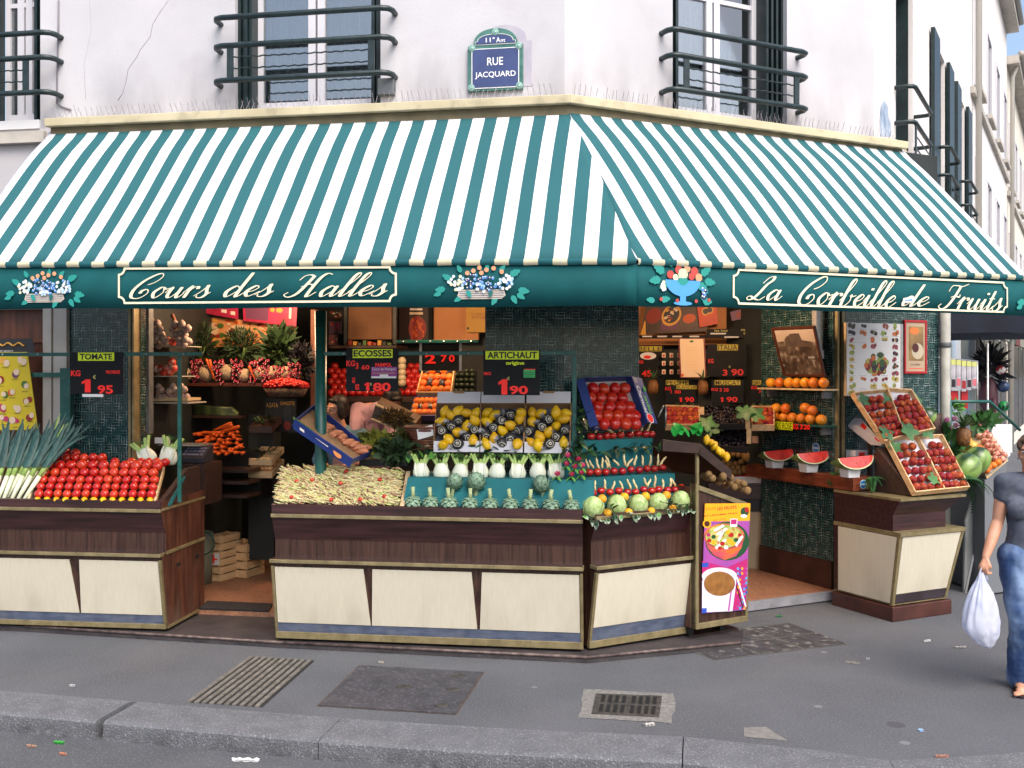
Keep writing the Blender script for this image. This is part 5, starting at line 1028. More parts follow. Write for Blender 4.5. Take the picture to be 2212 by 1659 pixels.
for b in range(3):
 q = patch(FM, [A6(*p) for p in BX[b]], .32, .56)
 nm = ['left', 'middle', 'right'][b]
 q2 = lambda s, u: 0
 t = crate('lemon_box', '%s of the three white cardboard boxes of lemons, tilted to the street' % nm, 'box', FM, q, .075, .006, CARDB, mat('blue grey tray liner', '#5a5f6c', .8), group='boxes of lemons', low=.075)
 o_ = q.p[0]; P = [p - o_ for p in q.p]; e = (P[1] - P[0]).normalized(); up_ = (P[3] - P[0]).normalized(); m = MB()
 for A, B, d in ((P[0], P[1], -1), (P[3], P[2], 1)):      # white flaps: lip in front, raised flap behind
  h = .085 if d < 0 else .09; k = q.n * .076; fl = (Vector((0, -.012, -h)) if d < 0 else Vector((0, .03, h)))
  m.hexa([A + k, B + k, B + k + q.n * .004, A + k + q.n * .004] + [v + fl for v in (A + k, B + k, B + k + q.n * .004, A + k + q.n * .004)])
 m.build('flap', CARD, t)
 m = MB(); c = (P[2] + P[3]) / 2 + q.n * .078 + Vector((0, .03, .085)); m.box(c.x - .045, c.x + .045, c.y - .012, c.y + .004, c.z - .006, c.z + .012); m.build('tab', CARDB, t)
 for k, (x, y) in enumerate(LM[b][0]):
  p = on(FM, q, *A6(x, y), .055 + .012 * (k % 3)); P_LEM.put(FM @ T(p) @ spin() @ SV(.05), 'unwrapped yellow lemon among others in the %s lemon box' % nm, 'loose lemons in the %s box' % nm)
 for k, (x, y) in enumerate(LM[b][1]):
  p = on(FM, q, *A6(x, y), .06 + .012 * (k % 2)); PW[k % 3].put(FM @ T(p) @ RX(rnd.uniform(-20, 40)) @ RZ(-90 + rnd.uniform(-30, 30)) @ RX(rnd.uniform(20, 160)) @ S(.05), 'lemon wrapped in black printed tissue in the %s lemon box' % nm, 'wrapped lemons in the %s box' % nm)

# ------------------------------------------------------------------ corner counter: cabbages, oranges, tomato steps
def rowz(c, y, x, F, v): return hit(F, *c(x, y), v).z
s1z = hit(FC, *A6(1750, 1440), .06).z; s2z = hit(FC, *A6(1700, 1275), .2).z; s3z = hit(FC, *A6(1650, 985), .38).z
t = thing('stepped_stand', 'teal covered stepped stand on the corner counter, carrying tomato rows', 'stand', FC @ T(0, .02, ZC[8]))
m = MB(); W_ = WC + .02
m.box(-.03, W_, .02, .57, .001, s1z - ZC[8]); m.box(-.03, W_, .14, .57, s1z - ZC[8] - .01, s2z - ZC[8]); m.box(-.02, W_ - .06, .36, .57, s2z - ZC[8] - .01, s3z - ZC[8]); m.build('step', TEAL, t, bev=.004)
ROWT = [([(1355, 1425), (1425, 1418), (1490, 1397), (1560, 1408), (1630, 1398), (1700, 1408), (1765, 1407), (1830, 1387), (1895, 1397), (1950, 1388), (2020, 1394), (2080, 1387), (2130, 1370)], .08, .033, 'bottom'),
  ([(1395, 1250), (1460, 1248), (1525, 1248), (1592, 1241), (1660, 1241), (1728, 1227), (1795, 1231), (1857, 1221), (1915, 1222), (1980, 1213)], .24, .034, 'middle'),
  ([(1410, 962), (1475, 965), (1533, 958), (1583, 958), (1645, 951), (1720, 948), (1783, 940), (1845, 945), (1892, 945)], .39, .034, 'top')]
for P, v, r, nm in ROWT:
 for i, (x, y) in enumerate(P):
  P_STOM.put(FC @ T(hit(FC, *A6(x, y), v)) @ RX(rnd.uniform(-15, 10)) @ RZ(rnd.uniform(0, 360)) @ SV(r), 'small red tomato, %s from the left in the %s row of the corner stand' % (nth(i), nm), 'tomatoes on the corner stand')
STK = [(.075, 'bottom', [(1365, 1345, 1400, 1400), (1422, 1318, 1385, 1400), (1440, 1315, 1442, 1396), (1515, 1303, 1527, 1388), (1600, 1318, 1578, 1392), (1640, 1318, 1665, 1388), (1700, 1303, 1727, 1385), (1745, 1303, 1775, 1384), (1830, 1292, 1862, 1368), (1887, 1302, 1858, 1366), (1925, 1272, 1918, 1374), (1985, 1302, 1985, 1382), (2050, 1292, 2043, 1366), (2056, 1300, 2083, 1362)]),
  (.235, 'middle', [(1370, 1143, 1387, 1218), (1393, 1150, 1427, 1218), (1448, 1133, 1472, 1222), (1500, 1130, 1500, 1218), (1528, 1118, 1567, 1218), (1525, 1150, 1545, 1216), (1588, 1145, 1632, 1198), (1672, 1103, 1681, 1195), (1742, 1138, 1690, 1208), (1772, 1113, 1755, 1198), (1818, 1113, 1826, 1194), (1890, 1108, 1880, 1198), (1950, 1103, 1940, 1196), (2012, 1124, 1955, 1194)]),
  (.385, 'top', [(1466, 862, 1445, 934), (1513, 884, 1582, 932), (1666, 868, 1633, 924), (1684, 884, 1664, 922), (1733, 893, 1757, 916), (1815, 856, 1815, 918), (1892, 856, 1853, 924)])]
for v, nm, L in STK:
 for k, (x0, y0, x1, y1) in enumerate(L):
  a, b = hit(FC, *A6(x1, y1), v), hit(FC, *A6(x0, y0), v); m = MB(); P = [a.lerp(b, f) - a for f in (0, .25, .5, .75, 1)]
  m.tube([p + Vector((.004 * math.sin(i * 1.6 + k), 0, 0)) for i, p in enumerate(P)], [.0085, .0105, .009, .0095, .003], 7)
  tag(m.build('bean_pod', mat('standing pod', '#d3c390', .5, '#b08c62', 40, rand=.12, lo=.5, hi=.7), None, FC @ T(a)), 'cream bean pod stuck upright, %s from the left along the %s tomato row' % (nth(k), nm), 'bean pods between the tomatoes')
CABM = mat('white cabbage leaf', '#92ad62', .5, '#bccf94', 2.5, rand=.06, detail=5); CABV = mat('cabbage rib', '#c3cf9c', .5)
def cabbage_proto(seed):
 g = random.Random(seed); t = thing('cabbage', 'cabbage', 'cabbage'); m = MB(); m.ball((0, 0, 0), (.95, .95, 1.04), 22, 14, 0, None, lambda q, a, i: tuple(c * (1 + .03 * noise.noise(Vector(q) * 2.4 + Vector((seed * 3, 0, 0)))) for c in q)); m.build('heart', CABM, t)
 lf_ = MB(); rb = MB()
 for k, (a0, wd) in enumerate(((-95, 120), (-20, 110), (200, 110), (90, 130))):   # outer leaves wrap the heart from its base
  n, kk_ = 10, 8; vs = []
  for i in range(n + 1):
   th = math.pi * (.04 + .72 * i / n)
   for j in range(kk_ + 1):
    s = (j / kk_ - .5); a = R(a0 + s * wd * math.sin(math.pi * min(1, .25 + .75 * i / n)) ** .6); rr = 1.0 + .035 * (k % 2) + .03 * abs(s) * 2 * (i / n) + .02 * math.sin(j * 2.2 + i)
    vs.append((math.sin(th) * math.cos(a) * rr, math.sin(th) * math.sin(a) * rr, -math.cos(th) * rr * 1.06))
  lf_.add(vs, [(i * (kk_ + 1) + j, i * (kk_ + 1) + j + 1, (i + 1) * (kk_ + 1) + j + 1, (i + 1) * (kk_ + 1) + j) for i in range(n) for j in range(kk_)], 0, True)
  for s in (0, -.3, .3):
   P = []
   for i in range(n):
    th = math.pi * (.04 + .68 * i / n); a = R(a0 + s * wd * (i / n)); rr = 1.045 + .035 * (k % 2); P.append((math.sin(th) * math.cos(a) * rr, math.sin(th) * math.sin(a) * rr, -math.cos(th) * rr * 1.06))
   r0 = .045 if s == 0 else .01; rb.tube(P, [r0 * (1.1 - i / n) + .004 for i in range(n)], 5)
 lf_.build('outer_leaves', CABM, t); rb.build('ribs', CABV, t); return Proto(t)
PC = [cabbage_proto(k) for k in range(2)]
for i, (x, y) in enumerate([(635, 582), (825, 566), (995, 562), (1155, 550), (1335, 532)]):
 P_ = hit(FC, *B3(x, y), -.03); PC[i % 2].put(FC @ T(P_) @ RX(24) @ RZ(30 * i - 20) @ S(.076 * (1.06 if i in (0,) else .98), None, .083), 'pale green cabbage, %s from the left on the corner counter' % nth(i), 'cabbages on the corner counter')
for i, (x, y) in enumerate([(708, 515), (885, 500), (1055, 496), (1222, 487)]):
 P_YOR.put(FC @ T(hit(FC, *B3(x, y), -.02)) @ spin() @ S(.036), 'yellow orange between the cabbage tops, %s from the left' % nth(i), 'oranges above the cabbages')
for i, (x, y) in enumerate([(750, 626), (920, 622), (1100, 613), (1272, 592)]):
 P_YOR.put(FC @ T(hit(FC, *B3(x, y), -.09)) @ spin() @ S(.032), 'yellow orange low between the cabbages, %s from the left' % nth(i), 'oranges below the cabbages')
LEAFM = [mat('ivy leaf', '#17301f', .45, '#2a4c2e', 7, rand=.2, coat=.15), mat('variegated edge', '#8fa089', .5), mat('bright leaf', '#3f7a2c', .45, '#5b9440', 8, coat=.1)]
def spray(name, lab, cat, F, pts, v, seed, L=.075, dens=3, mats_=None, hang=0, var=False, grp=None):
 g = random.Random(seed); P = [hit(F, *p, v) for p in pts]; t = thing(name, lab, cat, F @ T(P[0]), grp); o_ = P[0]; m = MB(); m.tube([p - o_ for p in P], .0035, 5); m.build('stem', mat('twig', '#3a3a26', .7), t); lf_ = MB()
 for i in range(len(P) - 1):
  for k in range(dens):
   c = P[i].lerp(P[i + 1], k / dens) - o_; a = g.uniform(0, 360); M = T(c) @ RZ(g.uniform(-150, -30)) @ RY(g.uniform(-60, 45) + hang) @ RX(g.uniform(-40, 40)); l_2 = L * g.uniform(.7, 1.2)
   if var: lf_.leaf(M @ T(0, 0, -.0012), l_2 * 1.04, l_2 * .66, 1)
   lf_.leaf(M, l_2, l_2 * .52, 2 if g.random() < .14 else 0, droop=.25)
 lf_.build('leaves', mats_ or LEAFM, t); return t
spray('leaf_garland', 'dark green leaf garland climbing beside the price rail, over the red blooms', 'garland', FM, [A6(1290, 1130), A6(1310, 1050), A6(1320, 960), A6(1330, 880), A6(1345, 800), A6(1335, 760)], .12, 1, .085, 9)
spray('leaf_garland', 'leaf garland across the teal step between the two lower tomato rows', 'garland', FC, [A6(1380, 1080), A6(1500, 1090), A6(1640, 1060), A6(1760, 1050), A6(1880, 1040), A6(2000, 1060), A6(2060, 1075)], .33, 2, .08, 6)
spray('ivy_trail', 'variegated ivy trail hanging over the counter edge below the cabbages', 'ivy', FC, [B3(555, 650), B3(640, 690), B3(720, 690), B3(820, 640), B3(940, 640), B3(1040, 645), B3(1160, 620), B3(1270, 600), B3(1380, 590), B3(1470, 610)], -.12, 3, .06, 3, hang=30, var=True)
spray('ivy_trail', 'dark leaf sprig crossing in front of the rightmost cabbage', 'ivy', FC, [B3(1190, 540), B3(1260, 560), B3(1340, 560), B3(1440, 550)], -.13, 4, .075, 2)
spray('leaf_sprig', 'small leafy sprig in front of the second cabbage', 'sprig', FC, [B3(770, 560), B3(790, 600), B3(810, 640)], -.12, 7, .065, 2)
spray('leaf_garland', 'leafy garland along the front of the lemon boxes', 'garland', FM, [A6(-60, 1085), A6(40, 1060), A6(120, 1080), A6(280, 1110), A6(420, 1085), A6(560, 1095), A6(700, 1095), A6(800, 1095)], .28, 5, .095, 4)
spray('leaf_garland', 'leafy sprig at the right foot of the lemon boxes', 'garland', FM, [A6(1180, 1050), A6(1240, 1080), A6(1330, 1110), A6(1420, 1060)], .2, 6, .1, 5)
FLW = [mat('red petal', '#b3123a', .5, '#d94a78', 5, rand=.15), mat('petal heart', '#e0b0c4', .5)]
for k, (x, y) in enumerate([(1225, 1135), (1305, 1165), (1280, 1222), (1215, 1200), (1340, 1215), (1255, 1285), (1140, 1282), (1335, 1272)]):
 g = random.Random(k); t = thing('artificial_flower', 'pink red artificial bloom beside the fennel, %s' % ['topmost at left', 'topmost at right', 'in the middle of the cluster', 'left of the middle', 'nearest the tomatoes', 'lowest in the middle', 'lying out to the left on the fennel', 'lowest at right by the tomatoes'][k], 'flower', FM @ T(hit(FM, *A6(x, y), .1)), 'artificial red blooms'); m = MB()
 for j in range(11): m.leaf(RZ(j * 137.5) @ RY(-20 - 5 * j) @ T(.004, 0, 0), .036, .034, 0 if j < 9 else 1, droop=-.5, n=3)
 m.build('petals', FLW, t); m = MB()
 for j in range(4): m.leaf(RZ(j * 95 + 20) @ RY(25), .06, .026, 0)
 m.build('leaves', LEAFM[2:], t)
# blue tomato crate on the top step
BLUEC = mat('blue printed card', '#1a2f70', .45, '#213a80', 4)
qc = patch(FC, [A6(1425, 905), A6(1815, 885), A6(1690, 520), A6(1312, 532)], .32, .5)
t = crate('tomato_crate', 'blue cardboard crate of large tomatoes propped up behind the corner stand', 'crate', FC, qc, .085, .006, BLUEC, mat('pale tray paper', '#b9a9a4', .8), low=.03)
P = [p - qc.p[0] for p in qc.p]; n = qc.n; e = (P[2] - P[1]).normalized(); sd = (P[1] - P[0]).normalized()
m = MB(); k = n * .087; fl = sd * .13 - n * .045
m.hexa([P[1] + k, P[1] + k + fl, P[2] + k + fl, P[2] + k] + [v + n * .004 for v in (P[1] + k, P[1] + k + fl, P[2] + k + fl, P[2] + k)]); fl2 = -sd * .05 - n * .05
m.hexa([P[0] + k + fl2, P[0] + k, P[3] + k, P[3] + k + fl2] + [v + n * .004 for v in (P[0] + k + fl2, P[0] + k, P[3] + k, P[3] + k + fl2)]); m.build('flap', BLUEC, t)
def face_M(o_, ex, ey): ez = ex.cross(ey).normalized(); M = Matrix((ex, ey, ez)).transposed().to_4x4(); M.translation = o_; return M
m = MB(); L = (P[2] - P[1]).length; ex = -e; M = face_M(P[2] + k + n * .0055 + sd * .008, ex, (fl.normalized()).cross(ex).cross(ex) * -1 if False else sd.lerp(fl.normalized(), 1).normalized())
M = face_M(P[2] + k + n * .006, ex, fl.normalized())
write(m, 'Les', (L * .03, L * .13, .02, .055), 0, M, .0, .2, z=0); write(m, 'Charnues', (L * .2, L * .8, .012, .06), 0, M, .03, .2); write(m, 'savéol', (L * .4, L * .78, .075, .115), 1, M, .02)
m.disc(L * .9, .055, .045, .001, 14, 2, M); m.disc(L * .9, .055, .038, .0015, 14, 3, M)
for j in range(2): m.leaf(M @ T(L * .22, .1, .002) @ RZ(20 + 60 * j), .06, .035, 4)
m.build('print', [PAPERW, mat('print lime', '#6fc23a', .5), PAPERW, RED, mat('print green', '#2f9a3a', .5)], t)
for r_, (y, xs) in enumerate([(580, (1405, 1490, 1577, 1657)), (655, (1385, 1466, 1551, 1637)), (727, (1441, 1536, 1622, 1695)), (797, (1432, 1516, 1601, 1682, 1742)), (862, (1492, 1577, 1662, 1742))]):
 for i, x in enumerate(xs): P_TOM.put(FC @ T(on(FC, qc, *A6(x + 22, y), .04)) @ RX(58) @ RX(rnd.uniform(-20, 20)) @ RZ(rnd.uniform(0, 360)) @ SV(.051), 'tomato in the blue crate, %s from the left in the %s row from the top' % (nth(i), nth(r_)), 'tomatoes in the blue crate')
# ================================================================== right side: poster stand, melon shelf, peach counter
# end panel of the sloping display beside the doorway
a, b = hitz(FW, 1502, 1360, .13), hitz(FW, 1614, 1341, .13)
FD = frame((a.x, a.y), math.degrees(math.atan2(b.y - a.y, b.x - a.x))); WD = (b - a).length
hd = lambda c, x, y, v=0: hit(FD, *c(x, y), v)
zl, zr = hd(B3, 1490, 390).z, hd(B3, 1898, 545).z; zb0 = .13
t = thing('display_stand', 'tall brown gold edged stand with kiwis on its sloping top', 'stand', FD @ T(0, 0, zb0))
m = MB(); m.prism([(0, 0), (WD, 0), (WD, zr - zb0), (0, zl - zb0)], .004, .05); m.build('end_panel', WOODV, t)
m = MB(); e_ = .026
m.prism([(0, 0), (WD, 0), (WD, .045), (0, .045)], -.012, .06); m.prism([(0, .045), (e_, .045), (e_, zl - zb0 - .012), (0, zl - zb0)], -.012, .06); m.prism([(WD - e_, .045), (WD, .045), (WD, zr - zb0), (WD - e_, zr - zb0 + .012)], -.012, .06)
m.prism([(e_, zl - zb0 - .012 - .04), (WD - e_, zr - zb0 + .012 - .04), (WD - e_, zr - zb0 + .012), (e_, zl - zb0 - .012)], -.012, .06); m.build('gold_frame', TRIMB, t, bev=.003)
m = MB(); m.hexa([(0, .06, 0), (WD, .06, 0), (WD, 1.1, 0), (0, 1.1, 0), (0, .06, zl - zb0 - .03), (WD, .06, zr - zb0 - .03), (WD, 1.1, zr - zb0 - .03), (0, 1.1, zl - zb0 - .03)]); m.build('body', WOODR, t)
m = MB(); m.box(.03, WD + .0, .1, 1.0, -.125, -.08); m.build('skid', mat('brown plinth', '#3a2522', .5, '#4a302a', 5), t)
m = MB(); m.box(.02, .07, .1, .2, -.08, .0); m.box(WD - .2, WD - .15, .1, .2, -.08, 0); m.build('castor', BLACK, t)
# poster
M = wall_M(FD, 0)
def px2(c, x, y, ox=0, oz=0, v=0, F=FD): p = hit(F, *c(x, y), v); return (p.x - ox, p.z - oz)
o0 = hit(FD, *B3(1495, 1428), .0)
t = thing('poster', 'upright poster of a salad bowl and a soup cup on the brown end panel', 'poster', FD @ T(o0.x, 0, o0.z))
PP = [mat('poster yellow', '#e8a51c', .4), mat('poster purple', '#8a4a9a', .4, '#a8489a', 6), mat('poster orange text', '#c4521c', .4), mat('poster red text', '#a81e1c', .4), mat('poster bowl', '#d86a2a', .3, '#a8356a', 5, stretch=(1, 1, 4)), mat('poster salad', '#c9c070', .4, '#7a9a3a', 20, c3='#c23a2a', scale3=25, mix3=.9), mat('poster cup', '#d2cfe0', .3), mat('poster soup', '#9a6a35', .4, '#7d5226', 14), mat('poster magenta', '#b0246a', .4), mat('poster blue', '#2a4fb0', .4), mat('poster dark leaf', '#1f4a2c', .4), mat('poster white', '#e6e4e4', .4), mat('poster cyan', '#4a9ad0', .4), mat('poster brown', '#4a2418', .4)]
pz = lambda x, y: px2(B3, x, y, o0.x, o0.z)
QW = lambda pts, mi, k: m.poly([(*pz(*p), k * 2e-4) for p in pts], mi, T(0, -.013, 0) @ WALL)
m = MB(); QW([(1495, 1428), (1848, 1398), (1885, 548), (1522, 550)], 1, 0); m.build('sheet', PP, t)
m = MB(); QW([(1515, 695), (1880, 688), (1885, 548), (1522, 550)], 0, 1)
def oval(cx, cy, rx, ry, mi, k, a0=0, a1=360, n=28): QW([(cx + rx * math.cos(R(a0 + (a1 - a0) * i / n)), cy + ry * math.sin(R(a0 + (a1 - a0) * i / n))) for i in range(n + 1)], mi, k)
oval(1700, 850, 175, 155, 10, 2); QW([(1500, 1010), (1700, 1060), (1862, 990), (1862, 1040), (1850, 1390), (1497, 1420)], 8, 2)
QW([(1512, 800), (1838, 800), (1815, 900), (1770, 970), (1680, 1000), (1600, 970), (1545, 905)], 4, 4); oval(1675, 810, 163, 100, 0, 3); oval(1675, 812, 150, 92, 5, 5); oval(1675, 812, 163, 100, 4, 4)
for x0, y0, x1, y1 in ((1590, 760, 1665, 715), (1610, 790, 1690, 740), (1600, 900, 1680, 830), (1760, 880, 1815, 800), (1620, 840, 1660, 760)): QW([(x0, y0), (x0 + 14, y0 + 16), (x1 + 14, y1 + 16), (x1, y1)], 11, 6)
for k, (x, y, r_, mi) in enumerate(((1550, 800, 17, 8), (1555, 845, 18, 3), (1590, 860, 20, 0), (1730, 800, 22, 3), (1705, 780, 20, 0), (1660, 870, 20, 3), (1800, 800, 16, 3), (1720, 850, 24, 0), (1745, 870, 18, 0), (1590, 815, 18, 10), (1770, 840, 18, 10), (1640, 905, 16, 3), (1690, 900, 18, 11))): oval(x, y, r_, r_ * .9, mi, 7 + k * .2, n=10)
QW([(1497, 1110), (1505, 1180), (1520, 1418), (1740, 1410), (1768, 1200), (1775, 1110)], 6, 11); oval(1636, 1130, 140, 70, 6, 12); oval(1636, 1190, 125, 98, 7, 13); 
QW([(1725, 1250), (1735, 1250), (1715, 1408), (1702, 1408)], 1, 14); QW([(1497, 1160), (1520, 1200), (1530, 1418), (1497, 1418)], 6, 11.5)
for i in range(9):
 for j in range(5):
  x, y = 1785 + j * 17, 1070 + i * 38 + (j % 2) * 12
  if x < 1862 - i * 1.5: oval(x, y, 9, 12, (12, 9, 0, 8, 1)[(i // 2 + j) % 5], 3.5, n=8)
QW([(1770, 1140), (1782, 1136), (1852, 1370), (1842, 1376)], 11, 15); QW([(1765, 1200), (1774, 1196), (1830, 1380), (1822, 1384)], 13, 15); oval(1538, 712, 22, 22, 13, 3); oval(1538, 712, 34, 34, 0, 2.5)
QW([(1725, 672), (1780, 670), (1778, 735), (1722, 737)], 11, 8); QW([(1730, 678), (1775, 676), (1773, 715), (1728, 717)], 8, 9); oval(1840, 615, 34, 36, 10, 3, n=12); oval(1856, 600, 18, 22, 3, 5, n=10); oval(1832, 650, 26, 14, 11, 5, n=10); QW([(1498, 1060), (1550, 1055), (1550, 1022), (1500, 1024)], 9, 4); QW([(1497, 1425), (1534, 1422), (1534, 1384), (1497, 1386)], 9, 14)
def wr(s, x0, y0, x1, y1, mi, bold=.0):
 p, q_ = pz(x0, y1), pz(x1, y0); write(m, s, (p[0], q_[0], p[1], q_[1]), mi, T(0, -.0135, 0) @ WALL, bold)
wr('SAVOUREZ', 1523, 578, 1608, 606, 2); wr('LES FRUITS', 1618, 566, 1775, 606, 3, .02); wr('ET LÉGUMES FRAIS', 1520, 616, 1780, 656, 3, .02); wr("DE L'ÉTÉ", 1590, 664, 1690, 694, 2)
m.build('print', PP, t)
# kiwis and the upper tray
KIWI = mat('kiwi skin', '#6b5230', .8, '#8a6c40', 9, rand=.12, bump=.3, bscale=60); P_KIWI = round_proto(KIWI, 'kiwi', 'kiwi', 1.15, 12)
qk = patch(FD, [B3(1500, 420), B3(1895, 520), B3(1830, 350), B3(1500, 300)], .04, .5)
qk = patch(FD, [(0, 0)] * 4, 0, 0) if False else qk
nk = Vector((zl - zr, 0, WD)).normalized(); P0 = Vector((0, 0, zl + .0))
KW = [(1870, 450), (1820, 435), (1765, 420), (1840, 395), (1790, 385), (1730, 385), (1700, 405), (1640, 380), (1735, 345), (1675, 335), (1660, 350), (1590, 350), (1620, 310), (1560, 320), (1545, 345), (1520, 330)]
for k, (x, y) in enumerate(sorted(KW, key=lambda p: -p[0])):
 p = hd(B3, x, y, .1 + .07 * (k % 4))
 P_KIWI.put(FD @ T(p) @ RY(90) @ spin() @ S(.031), 'brown kiwi on the sloping top of the poster stand, %s from the right' % nth(k), 'kiwis on the poster stand')
a, b = hd(B3, 1500, 75, .1), hd(B3, 1750, 290, .1)
t = thing('slanted_tray', 'dark brown tray sloping down to the right above the kiwis, yellow fruit along it', 'tray', FD @ T(a)); dx, dz = b.x - a.x, b.z - a.z
m = MB(); m.prism([(0, 0), (dx, dz), (dx - .015, dz - .075), (-.03, -.075)], 0, .02); m.prism([(0, -.05), (dx, dz - .05), (dx, dz - .07), (0, -.07)], .02, .75); m.box(dx - .02, dx, .02, .75, dz - .07, dz + .01); m.build('tray', DARKWOOD, t, bev=.003)
c = hd(B3, 1195, 30, .1); m = MB(); m.hexa([(c.x - a.x, .0, c.z - a.z - .1), (0, 0, -.08), (0, .03, -.08), (c.x - a.x, .03, c.z - a.z - .1), (c.x - a.x, 0, c.z - a.z - .01), (0, 0, .0), (0, .03, .0), (c.x - a.x, .03, c.z - a.z - .01)]); m.build('end_board', DARKWOOD, t, bev=.003)
m = MB(); m.box(-.02, .005, .03, .05, -.55, -.07); m.build('leg', TRIMB, t)
for k, (x, y) in enumerate([(1545, 42), (1580, 65), (1605, 92), (1640, 130), (1668, 150), (1705, 178)]): P_LEM.put(FD @ T(hd(B3, x, y, .18)) @ spin() @ S(.036), 'yellow fruit along the slanted brown tray, %s from the top' % nth(k), 'yellow fruit on the slanted tray')
m = MB(); g = random.Random(3); o_ = hd(B3, 1330, 10, .3)
for x, y, a0 in ((1290, 15, 30), (1340, 5, 80), (1400, 20, 120), (1480, 10, 60), (1440, 0, 20), (1500, 20, 150)):
 m.leaf(T(hd(B3, x, y, .25) - o_) @ RZ(a0) @ RY(-50), .15, .09, 0, fold=.5)
tag(m.build('paper_leaves', mat('bright green paper', '#1f9a3a', .5, '#2fae4a', 8), None, FD @ T(o_)), 'bright green paper leaves lining the slanted tray top', 'decoration')

# ------------------------------------------------------------------ jamb shelves: grapefruit, picture, melon slices
UJ = uR(1803); NX = Vector((1, 0, 0)); hu = lambda c, x, y, du: hp(FR, *c(x, y), Vector((UJ + du, 0, 0)), NX)
def jshelf(lab, c, x0, x1, y, th=.016, mats_=PALEWOOD, w_=.17):
 p, q = hu(c, x1, y, -w_ / 2), hu(c, x0, y, -w_ / 2); t = thing('wall_shelf', lab, 'shelf', FR @ T(UJ, p.y, p.z)); m = MB(); m.box(-w_, -.001, 0, min(q.y, 1.04) - p.y, -th, 0); m.build('board', mats_, t, bev=.002)
 m = MB(); m.box(-.12, -.001, .08, .1, -.09, -th); m.box(-.12, -.001, q.y - p.y - .12, q.y - p.y - .1, -.09, -th); m.build('brackets', GREYMETAL, t); return t
jshelf('narrow pale shelf on the mosaic jamb under the framed photograph', A7, 1410, 2050, 1050)
for i, x in enumerate([1480, 1560, 1650, 1722, 1800, 1880, 1972]): P_POM.put(FR @ T(hu(A7, x, 990, -.085)) @ spin() @ S(.05 + .002 * (i % 3)), 'pink orange grapefruit, %s from the left on the upper shelf' % nth(i), 'grapefruit on the upper shelf')
jshelf('green shelf on the mosaic jamb with the POMELOS ROSE strip', A7, 1370, 2040, 1392, mats_=POSTGREEN)
for i, (x, y) in enumerate([(1440, 1310), (1520, 1315), (1602, 1316), (1682, 1322), (1765, 1327), (1852, 1332), (1950, 1337)]): P_POM.put(FR @ T(hu(A7, x, y, -.085)) @ spin() @ S(.053 + .002 * (i % 2)), 'orange grapefruit, %s from the left in the lower shelf row' % nth(i), 'grapefruit on the lower shelf')
for i, (x, y) in enumerate([(1530, 1230), (1617, 1234), (1800, 1227), (1866, 1252)]): P_POM.put(FR @ T(hu(A7, x, y, -.08)) @ spin() @ S(.053), 'grapefruit piled on the lower row, %s from the left' % nth(i), 'grapefruit on the lower shelf')
t = thing('shelf_label', 'price strip reading POMELOS ROSE KG 3 20 on the green shelf edge', 'label', FR); m = MB()
MJ = Matrix(((0, 0, -1), (-1, 0, 0), (0, 1, 0))).transposed().to_4x4()
MJ = Matrix.Identity(4); MJ.col[0] = (0, -1, 0, 0); MJ.col[1] = (0, 0, 1, 0); MJ.col[2] = (-1, 0, 0, 0); MJ.col[3] = (UJ - .171, 0, 0, 1)
def jb(x0, y0, x1, y1): p, q = hu(A7, x0, y1, -.172), hu(A7, x1, y0, -.172); return (-p.y, -q.y, p.z, q.z)
m.rect(*jb(1408, 1362, 1682, 1415), .001, 2, MJ); write(m, 'POMELOS ROSE', jb(1415, 1368, 1675, 1410), 1, MJ, .0, z=.002)
bx = jb(1685, 1375, 1735, 1425); write(m, 'KG', bx, 0, MJ, .03, z=.002); write(m, '3', jb(1752, 1378, 1775, 1425), 0, MJ, .03, z=.002); write(m, '20', jb(1785, 1385, 1845, 1425), 0, MJ, .03, z=.002)
m.v = [(x, y, z) for x, y, z in m.v]; m.build('strip', TXT, t)
# framed photograph leaning out over the upper shelf
P = [hu(A7, 1602, 925, -.09), hu(A7, 1988, 935, -.09), hu(A7, 1890, 460, -.28), hu(A7, 1485, 478, -.28)]
t = thing('framed_picture', 'sepia street photograph in a brown frame leaning out above the grapefruit', 'picture', FR @ T(P[0])); P = [p - P[0] for p in P]; n = (P[1] - P[0]).cross(P[3] - P[0]).normalized(); c = sum(P, Vector()) / 4
m = MB(); I = [(p - c) * .92 + c for p in P]
for i in range(4): j = (i + 1) % 4; m.hexa([P[i] - n * .012, P[j] - n * .012, I[j] - n * .012, I[i] - n * .012, P[i] + n * .012, P[j] + n * .012, I[j] + n * .012, I[i] + n * .012])
m.build('frame', mat('brown picture frame', '#4a2418', .4), t, bev=.002)
m = MB(); m.hexa([p - n * .01 for p in I] + [p for p in I]); SEP = [mat('sepia print', '#3a302a', .35, '#6b5c50', 9, detail=8, lo=.4, hi=.6, c3='#b0a598', scale3=18, mix3=.5), mat('sepia sky', '#a8988a', .35, '#b8a898', 3), mat('sepia roofs', '#463c36', .35, '#5a4e46', 12, detail=6)]
m.build('print', SEP, t); m = MB(); L = lambda s, u: I[0].lerp(I[1], s).lerp(I[3].lerp(I[2], s), u) + n * .001
m.poly([L(*p) for p in ((0.02, .72), (.25, .74), (.27, .84), (.55, .86), (.6, .76), (.98, .7), (.98, .98), (.02, .98))], 1); m.poly([L(*p) + n * .001 for p in ((.2, .62), (.22, .78), (.4, .9), (.62, .9), (.66, .74), (.9, .7), (.92, .6))], 2)
m.build('print_skyline', SEP, t)
